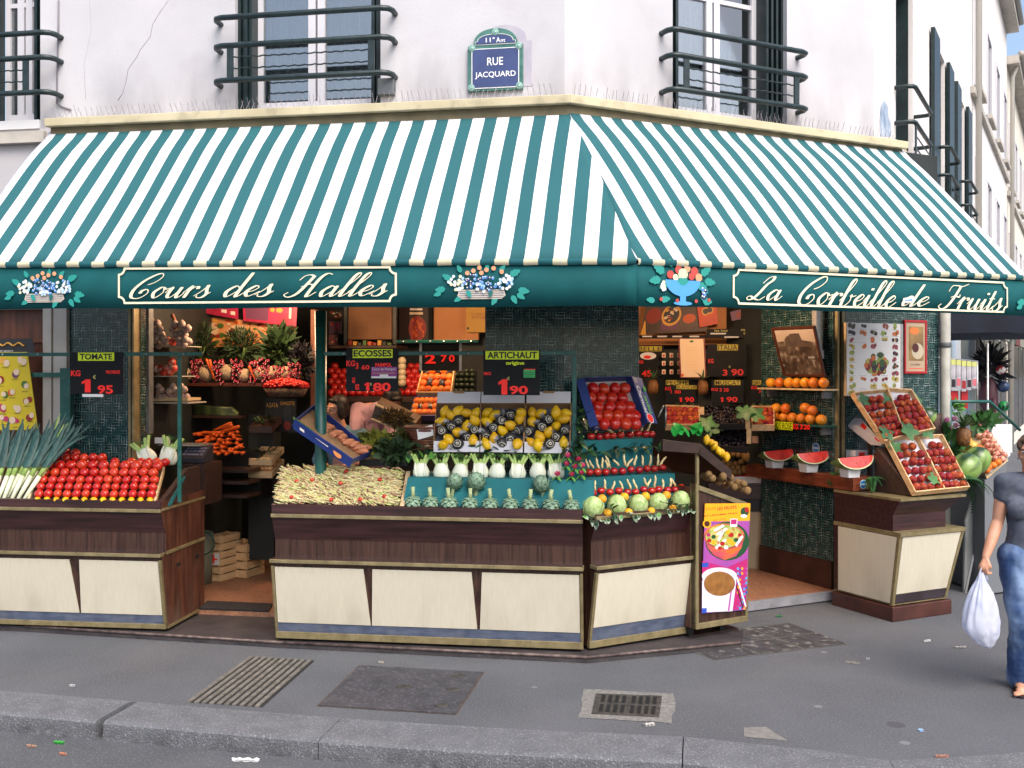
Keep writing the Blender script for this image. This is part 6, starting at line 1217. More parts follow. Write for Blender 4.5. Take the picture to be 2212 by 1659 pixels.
# melon shelf and slices
p0, p1 = hit(FR, *B4(635, 460), -.4), hit(FR, *B4(777, 455), -.4); z1 = hit(FR, *B4(635, 378), -.4).z
t = thing('melon_shelf', 'thick reddish wooden shelf fixed along the jamb carrying three watermelon slices', 'shelf', FR @ T(p0.x, -.4, p0.z)); m = MB(); HS = z1 - p0.z; WS = p1.x - p0.x
m.box(0, WS, 0, .36, 0, HS); m.box(0, UJ - p0.x - .001, .36, 1.5, .0, HS); m.build('board', mat('red brown wood', '#5c2a1a', .4, '#7d402a', 4, stretch=(8, 1, 8), detail=6, coat=.2), t, bev=.004)
m = MB(); bs = hit(FR, *B4(695, 417), -.402); m.disc(bs.x - p0.x, bs.z - p0.z, .042, 0, 20, 0, T(0, -.002, 0) @ WALL); m.disc(bs.x - p0.x, bs.z - p0.z, .035, .0006, 20, 1, T(0, -.002, 0) @ WALL); m.rect(bs.x - p0.x - .03, bs.x - p0.x + .03, bs.z - p0.z - .007, bs.z - p0.z + .007, .001, 0, T(0, -.002, 0) @ WALL)
STK2 = [mat('sticker pale', '#b9d4e6', .4), mat('sticker mid blue', '#1f6fb5', .4)]; m.build('round_sticker', STK2, t)
t = thing('round_sticker', 'round blue sticker on the mosaic jamb above the melon slices', 'sticker', FR @ T(hu(A7, 1900, 1600, -.003))); m = MB(); MQ = MJ.copy(); MQ.translation = (0, 0, 0); m.disc(0, 0, .05, 0, 20, 0, MQ); m.disc(0, 0, .042, .0006, 20, 1, MQ); m.rect(-.036, .036, -.008, .008, .001, 0, MQ); m.build('print', STK2, t)
RIND = mat('melon rind', '#2c5222', .35, '#8fa860', 7, stretch=(1, 8, 8), coat=.2); PITH = mat('melon pith', '#cfd0a0', .4); FLESH = mat('melon flesh', '#c41f1a', .25, '#e0453a', 9, coat=.3, sss=.05)
def slice_proto():
 t = thing('watermelon_slice', 'slice', 'melon slice'); n = 20; A, H, D_ = .155, .098, .13
 arc = [(-A * math.cos(math.pi * i / n), -H * math.sin(math.pi * i / n)) for i in range(n + 1)]
 m = MB()      # rind: from the front cut edge back to the rear cut edge
 for j in range(7):
  f = j / 6; y = D_ * f; k = math.sqrt(max(0, 1 - (f * .93) ** 2))
  m.v += [(x * (1 - .12 * (1 - k)), y, .0 + z * k) for x, z in arc]
 m.f = [(j * (n + 1) + i, (j + 1) * (n + 1) + i, (j + 1) * (n + 1) + i + 1, j * (n + 1) + i + 1) for j in range(6) for i in range(n)]; m.m = [0] * len(m.f); m.s = [True] * len(m.f); m.build('rind', RIND, t)
 m = MB(); m.poly([(x, 0, z) for x, z in arc], 0); m.build('pith', PITH, t)
 m = MB(); m.prism([(x * .93, z * .9) for x, z in arc], -.004, .0); vs = [(x * .95, y, .003) for y in (-.003, D_ * .95) for x in (-A, A)]; m.add(vs, [(0, 1, 3, 2)], 0); m.build('flesh', FLESH, t)
 m = MB(); g = random.Random(2)
 for k in range(26):
  a = g.uniform(.2, 2.94); r_ = g.uniform(.35, .8); m.ball((-A * r_ * math.cos(a), -.0045, -H * r_ * math.sin(a)), (.0022, .001, .0038), 6, 4)
 m.build('seeds', BLACK, t); return Proto(t)
PS = slice_proto(); Zs = z1 + .0
PUN = mat('white punnet', '#cfd0d2', .5); PUNG = mat('pale green punnet', '#a9c9b5', .5)
def punnet(F, p, lab, mats_, w_=.15, d_=.11, h_=.055, fruit=None, grp=None):
 t = thing('punnet', lab, 'punnet', F @ T(p), grp); m = MB(); k = .82
 o_ = [(-w_ / 2, -d_ / 2), (w_ / 2, -d_ / 2), (w_ / 2, d_ / 2), (-w_ / 2, d_ / 2)]
 for i in range(4):
  (x0, y0), (x1, y1) = o_[i], o_[(i + 1) % 4]; m.hexa([(x0 * k, y0 * k, 0), (x1 * k, y1 * k, 0), (x1 * k * .94, y1 * k * .94, 0), (x0 * k * .94, y0 * k * .94, 0), (x0, y0, h_), (x1, y1, h_), (x1 * .95, y1 * .95, h_), (x0 * .95, y0 * .95, h_)])
 m.hexa([(x * k, y * k, 0) for x, y in o_] + [(x * k, y * k, .004) for x, y in o_]); m.build('tub', mats_, t)
 if fruit:
  m = MB(); g = random.Random(int(p.x * 999))
  for i in range(34): m.ball((g.uniform(-.42, .42) * w_, g.uniform(-.42, .42) * d_, h_ * .75 + g.uniform(0, .018)), (.013, .013, .014), 8, 6)
  o = m.build('berries', fruit, t); o['kind'] = 'stuff'
 return t
BERRY = mat('red berries', '#8a1420', .3, '#b02a30', 30); BERD = mat('dark berries', '#2a1424', .35, '#4a2038', 30)
for k, (x, y, yb, nm) in enumerate([(190, 213, 316, 'far left, deepest in the shop'), (397, 225, 342, 'middle of the three'), (650, 252, 373, 'nearest the street')]):
 p = hitz(FR, *B4(x, yb), Zs); p.x = min(p.x, UJ - .12) if k < 2 else p.x; p.y = min(p.y, -.24) if k == 2 else p.y; q = hit(FR, *B4(x, y), p.y - .05)
 PS.put(FR @ T(q.x, p.y - .05, q.z) @ RX(-20) @ RZ(-10) @ S(1.14 + .03 * k), 'red watermelon slice in a white tub, %s' % nm, 'watermelon slices on the shelf')
 punnet(FR, Vector((q.x, p.y + .02, Zs)), 'white tub holding up the watermelon slice, %s' % nm, PUN, .16, .12, max(.05, q.z - Zs - .075), grp='tubs under the melon slices')
for k, (x, y) in enumerate([(245, 310), (490, 330), (545, 345)]): punnet(FR, hitz(FR, *B4(x, y), Zs), 'pale green punnet of berries between the melon slices, %s from the left' % nth(k), PUNG, .12, .1, .05, (BERRY, BERD, BERRY)[k], 'berry punnets on the melon shelf')
FERN = mat('fern green', '#1f4a24', .6, '#336b33', 9, rand=.1)
def fern(F, p, lab, seed, L=.3, n=6, M0=Matrix.Identity(4), name='fern'):
 g = random.Random(seed); t = thing(name, lab, 'fern', F @ T(p)); m = MB()
 for k in range(n):
  A = M0 @ RZ(g.uniform(-75, 75)) @ RY(g.uniform(-25, 35)); l_ = L * g.uniform(.7, 1.1)
  for i in range(16):
   u = i / 16; b = Vector((l_ * u, 0, .1 * L * math.sin(u * 3) - .35 * L * u * u))
   for sg in (-1, 1): m.leaf(A @ T(b) @ RZ(sg * 62), l_ * .3 * (1 - u) ** .7 + .012, .016, 0, n=2)
 m.build('fronds', FERN, t); return t
for k, (x, y) in enumerate([(330, 322), (520, 350), (580, 355), (745, 375)]): fern(FR, hitz(FR, *B4(x, y + 5), Zs) + Vector((0, 0, .01)), 'green fern sprig on the melon shelf, %s from the left' % nth(k), k, .16, 5, RZ(-90))

# ------------------------------------------------------------------ peach counter at the right
UF = hitz(FR, *B4(872, 1246), 0); UF2 = hitz(FR, *B4(1300, 1212), 0); UB = hitz(FR, *B4(550, 1150), 0)
t = thing('display_counter', 'faceted cream and rosewood counter on a brown tiled plinth, under the peach crates', 'counter', FR @ T(UF.x, UF.y, 0))
WX, DY = UF2.x - UF.x, .72; hz_ = lambda y, v=0: hit(FR, *B4(915, y), UF.y + v).z
zp = hz_(1148, 0); zg, zt_, zl_, zr_, zk = hz_(1138, .04), hz_(735, -.08), hz_(718, -.09), hz_(600, .03), hz_(500, -.06)
m = MB(); m.box(0, WX, 0, DY, .0, zp - .005); m.build('plinth', mat('brown plinth tiles', '#3a201c', .35, '#4f2d26', 5, coat=.15), t, bev=.006)
def ring(o_, z): return [(.03 - .12 * o_, -o_, z), (WX + 1.5 * o_, -o_, z), (WX + 1.5 * o_, DY, z), (.03 - .12 * o_, DY, z)]
m = MB()
for (o0_, z0), (o1_, z1_) in (((-.05, zp), (-.05, zg)), ((-.035, zg), (.05, zt_)), ((.06, zt_), (.06, zl_)), ((-.03, zl_), (-.03, zr_)), ((-.03, zr_), (.06, zk - .02))): m.hexa(ring(o0_, z0) + ring(o1_, z1_))
m.build('body', WOODH, t)
m = MB(); G = lambda z: -.035 + .085 * (z - zg) / (zt_ - zg) + .006
for side in (0, 1):
 za, zb_ = zg + (.10 if side == 0 else .02), zt_ - .01
 P = []
 for z, inn in ((za, .025), (zb_, .03)):
  o_ = G(z)
  if side == 0: P += [(.03 + inn, -o_, z), (WX + 1.5 * o_ - inn, -o_, z)]
  else: P += [(.018, DY - .06, z), (.018, -o_ + inn, z)]
 d = Vector((0, .01, 0)) if side == 0 else Vector((.01, 0, 0)); P = [Vector(p) for p in P]; m.hexa([P[0], P[1], P[1] + d, P[0] + d, P[2], P[3], P[3] + d, P[2] + d])
m.build('panel', CREAML, t)
m = MB(); o_ = .05; P = [Vector((.055 if i % 2 == 0 else WX + 1.5 * G(z) - .025, -G(z) - .001, z)) for z in (zg + .02, zg + .095) for i in range(2)]; d = Vector((0, .01, 0)); m.hexa([P[0], P[1], P[1] + d, P[0] + d, P[2], P[3], P[3] + d, P[2] + d]); m.build('kick_strip', mat('dark kick strip', '#2c2428', .35, '#3c343a', 4), t)
m = MB()
for o1_, z0, z1_ in ((-.03, zp + .004, zg + .012), (.066, zt_ - .004, zl_ + .004), (.068, zk - .03, zk - .008)): m.hexa(ring(o1_, z0) + ring(o1_, z1_))
for x, y in ((-1, -1), (1, -1)):
 b_, u_ = G(zg) + .004, G(zt_) + .004; X = lambda o_: .018 if x < 0 else WX + 1.5 * o_
 s_ = .03 if x < 0 else -.03; m.hexa([(X(b_), -b_, zg), (X(b_) + s_, -b_, zg), (X(b_) + s_, -b_ + .03, zg), (X(b_), -b_ + .03, zg), (X(u_), -u_, zt_), (X(u_) + s_, -u_, zt_), (X(u_) + s_, -u_ + .03, zt_), (X(u_), -u_ + .03, zt_)])
m.build('gold_edging', TRIMB, t)
crt = [('lower left', [B4(992, 478), B4(1163, 460), B4(1008, 148), B4(822, 155)], -.02, .42), ('lower right', [B4(1166, 460), B4(1308, 446), B4(1152, 142), B4(1012, 147)], -.02, .42),
  ('upper left', [A8(470, 1395), A8(632, 1350), A8(495, 975), A8(215, 1005)], .36, .70), ('upper right', [A8(640, 1345), A8(880, 1295), A8(692, 980), A8(500, 968)], .36, .70)]
ql, qu = patch(FR, crt[0][1], UF.y - .02, UF.y + .42), patch(FR, crt[2][1], UF.y + .36, UF.y + .70)
t = thing('crate_rest', 'dark wooden wedge holding the peach crates at a slope', 'wedge', FR @ T(UF.x, UF.y, zk)); o_ = Vector((UF.x, UF.y, zk)); x0 = ql.p[0].x + .02 - UF.x; yb = ql.p[3].y - UF.y
m = MB(); m.prism([(.0, .0), (.0, .03), (yb, ql.p[3].z - zk - .06), (yb + .02, 0)], x0, WX * .93, ax='x'); m.build('wedge', DARKWOOD, t)
m = MB(); a_ = qu.p[0] - o_; b_ = qu.p[3] - o_; m.box(a_.x + .12, WX * .9, a_.y + .05, a_.y + .09, .0, a_.z - .02); m.box(b_.x + .25, b_.x + .29, b_.y + .03, b_.y + .06, .0, b_.z - .04); m.box(WX * .8, WX * .84, b_.y + .03, b_.y + .06, 0, b_.z - .04); m.build('posts', DARKWOOD, t)
for nm, px, va, vb in crt:
 q = patch(FR, px, UF.y + va, UF.y + vb); t = crate('peach_crate', '%s of the four pale wooden peach crates' % nm, 'crate', FR, q, .05, .012, PINE, mat('crate lining paper', '#c9c7cf', .7), group='peach crates')
 k = 0; lim = 24
 for r_ in range(6):
  for c_ in range(4 if 'left' in nm else 4):
   s, u = (c_ + .5 + .25 * (r_ % 2) - .12) / 4, (r_ + .45) / 6.7
   if r_ == 5 and c_ in (0, 3): continue
   p = q(min(.9, max(.1, s + rnd.uniform(-.03, .03))), u + rnd.uniform(-.012, .012)) + q.n * (.03 + .012 * rnd.random()); P_PEACH.put(FR @ T(p) @ spin() @ S(.038 * rnd.uniform(.92, 1.08)), 'red and orange peach among others in the %s crate' % nm, 'peaches in the %s crate' % nm)
VINE = mat('vine leaf', '#2f5a2c', .5, '#43743a', 8, rand=.12)
def vine_leaf(F, p, sz, rot, lab):
 t = MB(); n = 24; pts = []
 for i in range(n):
  a = 2 * math.pi * i / n; r_ = sz * (.72 + .2 * math.cos(5 * a) + .06 * math.cos(15 * a)); pts.append((r_ * math.cos(a), r_ * math.sin(a), .25 * sz * (math.cos(2 * a + 1)) * .5 + .03 * sz))
 vs = [(0, 0, 0)] + pts; t.add(vs, [(0, 1 + i, 1 + (i + 1) % n) for i in range(n)], 0, True); t.tube([(0, 0, 0), (-sz * 1.1, .1 * sz, -.1 * sz)], .003, 4)
 tag(t.build('vine_leaf', VINE, None, F @ T(p) @ RX(55) @ RZ(rot)), lab, 'leaf', 'vine leaves on the peach crates')
for k, (c, x, y, v, s_) in enumerate([(A8, 320, 1040, .66, .09), (A8, 515, 1040, .64, .09), (A8, 745, 1040, .7, .1), (A8, 500, 1310, .4, .1), (A8, 690, 1290, .36, .12), (A8, 840, 1300, .4, .1), (A8, 580, 1440, .38, .1), (B4, 1118, 385, .04, .075)]):
 vine_leaf(FR, hit(FR, *c(x, y), UF.y + v - .06), s_, rnd.uniform(0, 360), 'green vine leaf %s' % ['at the top left corner of the upper left crate', 'between the tops of the two upper crates', 'at the top right of the upper crates', 'at the foot of the upper left crate', 'at the foot of the upper right crate', 'right of the upper crates by the melon', 'at the top left of the lower left crate', 'on the divider of the lower crates'][k])
# printed cartons beside the crates
for k, (px, va, vb, lab) in enumerate([([A8(455, 1420), A8(470, 1400), A8(290, 1190), A8(240, 1250)], .5, .8, 'white printed carton end sticking out left of the upper crates'), ([A8(245, 1530), A8(490, 1540), A8(500, 1465), A8(243, 1462)], -.14 - UF.y, -.14 - UF.y, 'white carton with red print lying below the upper crates')]):
 q = patch(FR, px, UF.y + va, UF.y + vb); o_ = q.p[0]; P = [p - o_ for p in q.p]; t = thing('carton', lab, 'carton', FR @ T(o_)); m = MB(); dn = Vector((0, .12, 0)); m.hexa(P + [p + dn for p in P]); m.build('box', CARD, t)
 m = MB(); L = lambda s, u: P[0].lerp(P[1], s).lerp(P[3].lerp(P[2], s), u) - Vector((0, .003, 0)); m.poly([L(*p) for p in ((.1, .35), (.3, .35), (.3, .8), (.1, .8))] if k else [L(*p) for p in ((.3, .68), (.8, .68), (.8, .88), (.3, .88))]); m.poly([L(*p) for p in ((.6, .2), (.8, .3), (.75, .8), (.62, .7))] if k else [L(*p) for p in ((.4, .12), (.8, .1), (.7, .3), (.35, .28))]); m.build('print', RED, t)
# wall posters on the right pillar
def fruit_print(m, x0, x1, z0, z1, M, g, mi, zz=.0006, big=False):
 cx, cz, w_, h_ = (x0 + x1) / 2, (z0 + z1) / 2, x1 - x0, z1 - z0; k = g.randint(2, 4)
 for i in range(k): zz += .0001; r_ = min(w_, h_) * g.uniform(.3, .46); m.disc(cx + g.uniform(-.22, .22) * w_, cz + g.uniform(-.2, .2) * h_, r_, zz, 12, mi, M, r_ * g.uniform(.7, 1.1)); zz += .0001; m.disc(cx + g.uniform(-.1, .1) * w_, cz + g.uniform(-.1, .1) * h_, r_ * .45, zz, 8, g.randint(1, 8), M)
FPM = [PAPERW] + [mat('chart fruit ' + c, c, .5) for c in ('#7a1f1c', '#35502a', '#8a9a4a', '#c2632a', '#2a2430', '#b5a24a', '#8f3a4a', '#4a3a2a')] + [mat('chart print grey', '#8f8f8f', .5)]
p0, p1 = hit(FR, *A8(165, 1005), -.07), hit(FR, *A8(622, 960), -.07); ztop = 2.62
t = thing('fruit_chart', 'tall white chart of small fruit pictures around a big fruit pile, on the mosaic pillar', 'chart', FR @ T(p0.x, -.07, p0.z)); W_, H_ = p1.x - p0.x, ztop - p0.z
m = MB(); m.box(0, W_, 0, .03, 0, H_); m.build('board', PALEWOOD, t); m = MB(); M = wall_M(FR, -.002); m.rect(.008, W_ - .004, .008, H_, 0, 0, M); m.build('sheet', PAPERW, t)
m = MB(); g = random.Random(5); nx, nz = 5, 11
for j in range(nz):
 for i in range(nx):
  x, z = W_ * (i + .5) / nx, H_ * (j + .5) / nz
  if 3 <= j <= 6 and i in (1, 2, 3): 
   continue
  if g.random() < .12: continue
  w_, h_ = W_ / nx * .48, H_ / nz * .46; fruit_print(m, x - w_, x + w_, z - h_, z + h_, M, g, g.choice((1, 2, 3, 4, 5, 6, 7, 8))); m.rect(x - w_ * .7, x + w_ * .7, z + h_ * 1.15, z + h_ * 1.25, .0007, 9, M)
for i in range(60):
 a, r_ = g.uniform(0, 6.28), g.random() ** .5; m.disc(W_ * (.55 + .2 * r_ * math.cos(a)), H_ * (.42 + .13 * r_ * math.sin(a)), W_ * g.uniform(.03, .06), .0008 + i * 3e-5, 10, g.choice((1, 1, 4, 4, 6, 3, 7, 2, 5)), M)
for i in range(14): a = R(50 + i * 6); m.leaf(M @ T(W_ * .62, H_ * .52, .0035) @ RZ(40 + i * 8), W_ * .2, W_ * .03, 2)
m.build('print', FPM, t); m = MB(); m.box(W_ + .001, W_ + .035, .0, .03, .02, H_); m.build('edge_strip', STEEL, t)
p0, p1 = hit(FR, *A8(652, 815), -.02), hit(FR, *A8(840, 370), -.02)
t = thing('framed_poster', 'red framed poster with a dim food photograph on the mosaic pillar', 'poster', FR @ T(p0.x, -.02, p0.z)); W_, H_ = p1.x - p0.x, p1.z - p0.z; m = MB(); f = .022
for r4 in ((0, W_, 0, f), (0, W_, H_ - f, H_), (0, f, f, H_ - f), (W_ - f, W_, f, H_ - f)): m.box(r4[0], r4[1], -.008, .018, r4[2], r4[3])
m.build('frame', mat('red frame', '#a81c24', .4), t, bev=.002); m = MB(); m.box(f, W_ - f, 0, .01, f, H_ - f); m.build('sheet', mat('buff paper', '#b09a80', .6), t)
m = MB(); M = wall_M(FR, -.001); m.rect(W_ * .2, W_ * .86, H_ * .24, H_ * .88, 0, 0, M); m.disc(W_ * .45, H_ * .8, W_ * .22, .0004, 16, 1, M, W_ * .12); m.disc(W_ * .6, H_ * .42, W_ * .26, .0006, 20, 2, M); m.disc(W_ * .5, H_ * .48, W_ * .15, .0008, 14, 3, M); m.rect(W_ * .2, W_ * .86, H_ * .09, H_ * .1, .0004, 4, M); write(m, 'La cuisine', (W_ * .3, W_ * .7, H_ * .15, H_ * .2), 3, M, 0, 0)
m.build('print', [mat('food photo', '#6b5030', .5, '#9a7c4e', 6), mat('lamp glow print', '#d2763a', .5), mat('plate print', '#b8ab94', .5), mat('food dark', '#4a1c1c', .5), RED], t)
t = thing('drainpipe', 'grey painted downpipe at the right end of the mosaic pillar', 'pipe', FR @ T(uR(2042, -.06), -.06, 0)); m = MB(); m.tube([(0, 0, 0), (0, 0, 2.9)], .05, 14); m.build('pipe', mat('grey pipe paint', '#8d8d86', .6, '#a5a49c', 8), t)
m = MB()
for z in (.4, 1.5, 2.4): m.lathe([(.056, 0), (.06, .01), (.06, .04), (.056, .05)], 14, 0, T(0, 0, z))
m.build('collar', GREYMETAL, t)
# ================================================================== inside the shop
def lamp(x, y, lab, e=38):
 t = thing('ceiling_lamp', lab, 'lamp', FL @ T(x, y, 3.06)); m = MB(); m.lathe([(.03, 0), (.11, -.03), (.12, -.09), (.112, -.09), (.1, -.035), (.03, -.01)], 20); m.build('shade', GREYMETAL, t)
 m = MB(); m.ball((0, 0, -.07), .045, 12, 8); m.build('bulb', mat('lit bulb', '#ffc890', .4, emit=12), t)
 l = bpy.data.lights.new('shop_lamp', 'POINT'); l.energy = e; l.color = (1, .62, .36); l.shadow_soft_size = .12; o = bpy.data.objects.new('shop_lamp', l); COL.objects.link(o); o.parent = t; o.location = (0, 0, -.16)
lamp(-3.0, .7, 'warm round ceiling lamp over the cauliflower shelf', 40); lamp(-1.3, 1.2, 'warm round ceiling lamp over the shopkeepers', 46); lamp(1.35, 1.3, 'warm round ceiling lamp inside the corner doorway', 44)
def sbox(name, lab, cat, F, a, b, y0, y1, mats_, bev=.002, grp=None):    # box from two pixels at depth y0
 p, q = hit(F, a[0], max(a[1], b[1]), y0), hit(F, b[0], min(a[1], b[1]), y0); m = MB(); m.box(0, q.x - p.x, 0, y1 - y0, 0, q.z - p.z); return tag(m.build(name, mats_, None, F @ T(p), bev=bev), lab, cat, grp)
SHELFW = mat('white shelf board', '#a9a49a', .5); FRUITY = [mat('print ' + c, c, .5) for c in ('#c4521c', '#d9a040', '#8a2a1c', '#d9c0a0', '#4a6a2a', '#b0305a', '#6a3a5a', '#2a2a2c', '#e0d8d0', '#d98a4a')]
def poster(F, v, c, quad, lab, base, shapes, seed, name='poster', cat='poster', th=.006, extra=()):
 P = [hit(F, *c(*p), v) for p in quad]; t = thing(name, lab, cat, F @ T(P[0])); o_ = P[0]; P = [p - o_ for p in P]; m = MB(); d = Vector((0, th, 0)); m.hexa([P[0], P[1], P[1] + d, P[0] + d, P[3], P[2], P[2] + d, P[3] + d]); m.build('sheet', base, t)
 g = random.Random(seed); m = MB(); L = lambda s, u: P[0].lerp(P[1], s).lerp(P[3].lerp(P[2], s), u)
 for k, (s, u, rs, ru, mi, n) in enumerate(shapes):
  m.poly([L(s + rs * math.cos(6.283 * i / n + .785 * (n == 4)), u + ru * math.sin(6.283 * i / n + .785 * (n == 4))) - Vector((0, .001 + .0003 * k, 0)) for i in range(n)], mi)
 for k, (s_, s0, s1, u0, u1, mi) in enumerate(extra):
  p, q = L(s0, u0), L(s1, u1); write(m, s_, (p.x, q.x, p.z, q.z), mi, wall_M(FW, -.001 - .0003 * (len(shapes) + k + 2)), .0)
 if m.v: m.build('print', FRUITY, t)
 return t
def blobs(seed, n, mis, s=(0, 1), u=(0, 1), r=(.03, .08), asp=1.6):
 g = random.Random(seed); return [(g.uniform(*s), g.uniform(*u), (q := g.uniform(*r)), q * asp, g.choice(mis), 10) for _ in range(n)]
# --- garlic shelves along the left wall
for k, (y, x0, x1, lab) in enumerate([(465, 175, 640, 'white wall shelf holding the garlic braids'), (803, 115, 570, 'white wall shelf holding netted onions'), (1100, 120, 695, 'white wall shelf holding boxes of pink garlic')]):
 sbox('wall_shelf', lab, 'shelf', FL, B8(x0, y + 12), B8(x1, y), .4, .75, SHELFW)
GARL = mat('garlic skin', '#a08c86', .5, '#bba79e', 8, c3='#8a5a6a', scale3=10, mix3=.5, rand=.08); ONI = mat('red onion net', '#9a1f1c', .4, '#c24030', 9, c3='#d9d0c4', scale3=12, mix3=.7)
def bulbs(m, F, o_, pts, v, c, r, mi=0):
 for x, y in pts:
  p = hit(F, *c(x, y), v + rnd.uniform(-.03, .03)) - o_; m.ball(p, (r, r, r * .92), 10, 7, mi, None, lambda q, a, i: (q[0] * (1 + .05 * math.cos(6 * a)), q[1] * (1 + .05 * math.cos(6 * a)), q[2] + .35 * max(0, q[2] - .85) * 4))
for k, (pts, tip, lab) in enumerate([([(270, 235), (350, 215), (320, 290), (375, 280), (300, 325), (395, 340), (335, 385), (410, 385), (360, 465), (440, 420), (265, 275), (370, 320)], [(235, 110), (285, 170)], 'garlic braid hanging at left over the top wall shelf'), ([(520, 280), (555, 340), (620, 220), (640, 280), (610, 330), (655, 345), (585, 390), (660, 400), (600, 440), (700, 420), (645, 455), (690, 270), (540, 220)], [(510, 115), (545, 200), (570, 250)], 'garlic braid with red binding hanging right of the other braid')]):
 o_ = hit(FL, *B8(*tip[0]), .42); t = thing('garlic_braid', lab, 'garlic braid', FL @ T(o_)); m = MB(); bulbs(m, FL, o_, pts, .45, B8, .036); m.build('bulbs', GARL, t); m = MB(); m.tube([hit(FL, *B8(*p), .44) - o_ for p in tip + [pts[0]]], [.012, .022, .026][:len(tip) + 1] if len(tip) == 2 else .018, 8); m.build('braided_stalk', mat('dry stalk', '#b08a6a', .7, '#8a3a2a', 30), t)
for k, (pts, lab, r) in enumerate([([(215, 390), (280, 420), (250, 440)], 'dark red onions on the top wall shelf behind the garlic', .04), ([(470, 410), (520, 430), (545, 400)], 'netted red shallots on the top wall shelf between the braids', .035), ([(210, 740), (275, 660), (255, 760), (320, 730), (230, 700)], 'net of big red onions on the middle wall shelf', .045), ([(390, 730), (450, 720), (420, 770), (510, 650), (530, 720), (480, 760)], 'red and white netted onions on the middle wall shelf', .04)]):
 o_ = hit(FL, *B8(*pts[0]), .5); m = MB(); bulbs(m, FL, o_, pts, .5, B8, r); tag(m.build('onion_net', ONI, None, FL @ T(o_)), lab, 'onions', 'onions on the wall shelves')
for k, (x0, x1, y) in enumerate([(175, 430, 1055), (430, 690, 1050)]):
 o_ = hit(FL, *B8(x0, y + 30), .42); t = thing('garlic_box', 'low wooden box of pink garlic bulbs on the bottom wall shelf, %s of two' % ('left', 'right')[k], 'box', FL @ T(o_), 'garlic boxes'); q = hit(FL, *B8(x1, y - 5), .42) - o_; m = MB(); m.box(0, q.x, 0, .25, 0, .025); m.box(0, q.x, -.008, 0, 0, q.z * .6); m.build('tray', PALEWOOD, t); m = MB(); g = random.Random(k)
 bulbs(m, FL, o_, [(x0 + 30 + (x1 - x0 - 40) * i / 5, y - 10) for i in range(6)] + [(x0 + 50 + (x1 - x0 - 90) * i / 3, y - 75 - 20 * (i % 2)) for i in range(4)] + [(x0 + 90 + 90 * i, y - 130) for i in range(2)], .5, B8, .033); m.build('garlic_bulbs', GARL, t)
# --- cauliflower shelf
sbox('produce_shelf', 'long brown shelf of cauliflowers and radishes inside the left opening', 'shelf', FL, B8(560, 918), B8(1560, 885), 1.1, 1.6, mat('reddish shelf edge', '#5a2c22', .5))
CAULM = mat('cauliflower curd', '#b59f80', .7, '#cbb798', 16, rand=.08, bump=.6, bscale=30); GRN = mat('dark herb', '#1d3318', .7, '#2e4a24', 8, rand=.2)
def cauli():
 t = thing('cauliflower', 'c', 'cauliflower'); m = MB(); m.ball((0, 0, 0), (.95, .95, .9), 26, 18, 0, None, lambda q, a, i: tuple(c * (1 + .13 * abs(noise.noise(Vector(q) * 3.2)) + .05 * noise.noise(Vector(q) * 9)) for c in q)); m.build('curd', CAULM, t); m = MB()
 for k in range(8): m.leaf(RZ(45 * k) @ T(.55, 0, -.75) @ RY(-62), 1.0, .7, 0, droop=-.15)
 m.build('leaves', mat('cauliflower leaf', '#5a7a3a', .6, '#7d9a58', 6), t); return Proto(t)
PCF = cauli()
for k, (x, y, r) in enumerate([(668, 775, .085), (893, 772, .082), (1130, 762, .08), (1318, 795, .068), (1502, 772, .075), (1648, 766, .07), (1780, 772, .07)]): PCF.put(FL @ T(hit(FL, *B8(x, y), 1.16)) @ RX(60) @ RZ(50 * k) @ S(r), 'cauliflower on the inner shelf, %s from the left' % nth(k), 'cauliflowers on the inner shelf')
RADM = [mat('radish', '#8a1430', .35, '#b8405a', 30, lo=.5, hi=.65), mat('radish tip', '#d9c4c4', .5)]
for k, (x, y) in enumerate([(785, 700), (790, 810), (1035, 700), (1050, 820), (1235, 700), (1245, 800), (1440, 700), (1440, 800), (1575, 690), (1575, 800), (1715, 770), (1870, 740)]):
 o_ = hit(FL, *B8(x, y), 1.12); t = thing('radish_bunch', 'small pink radishes on the inner shelf, %s' % (['upper', 'lower'][k % 2] + ' bunch, ' + ORD[k // 2 + 1] + ' pair from the left'), 'radishes', FL @ T(o_), 'radish bunches'); m = MB(); g = random.Random(k)
 for i in range(24):
  p = Vector((g.uniform(-.055, .055), g.uniform(-.03, .03), g.uniform(-.065, .065))); m.ball(p, (.014, .014, .017), 7, 5, 0); m.ball(p + Vector((g.uniform(-.008, .008), -.012, -.008)), (.005, .005, .005), 5, 4, 1)
 m.build('roots', RADM, t); m = MB()
 for i in range(5): m.leaf(T(0, .03, .05) @ RZ(g.uniform(0, 360)) @ RY(-60), .09, .05)
 m.build('tops', GRN, t)
CARM = mat('carrot skin', '#c04a10', .5, '#d9641c', 9, stretch=(1, 1, 6), rand=.1)
def carrot():
 m = MB(); m.lathe([(.002, 0), (.35, .6), (.7, 3), (.95, 6.0), (1, 7.2), (.7, 7.7), (.25, 7.8)], 10); return Proto(tag(m.build('carrot', CARM), 'c', 'carrot'))
PCR = carrot()
for k, (x0, y0, x1, y1) in enumerate([(890, 610, 1000, 860), (930, 620, 980, 850), (1370, 690, 1440, 850)]):
 a, b = hit(FL, *B8(x1, y1), 1.1), hit(FL, *B8(x0, y0), 1.1); d = (b - a); PCR.put(FL @ T(a) @ d.to_track_quat('Z', 'Y').to_matrix().to_4x4() @ S(.016, .016, d.length / 7.8), 'long carrot leaning between the cauliflowers, %s from the left' % nth(k), 'carrots among the cauliflowers')
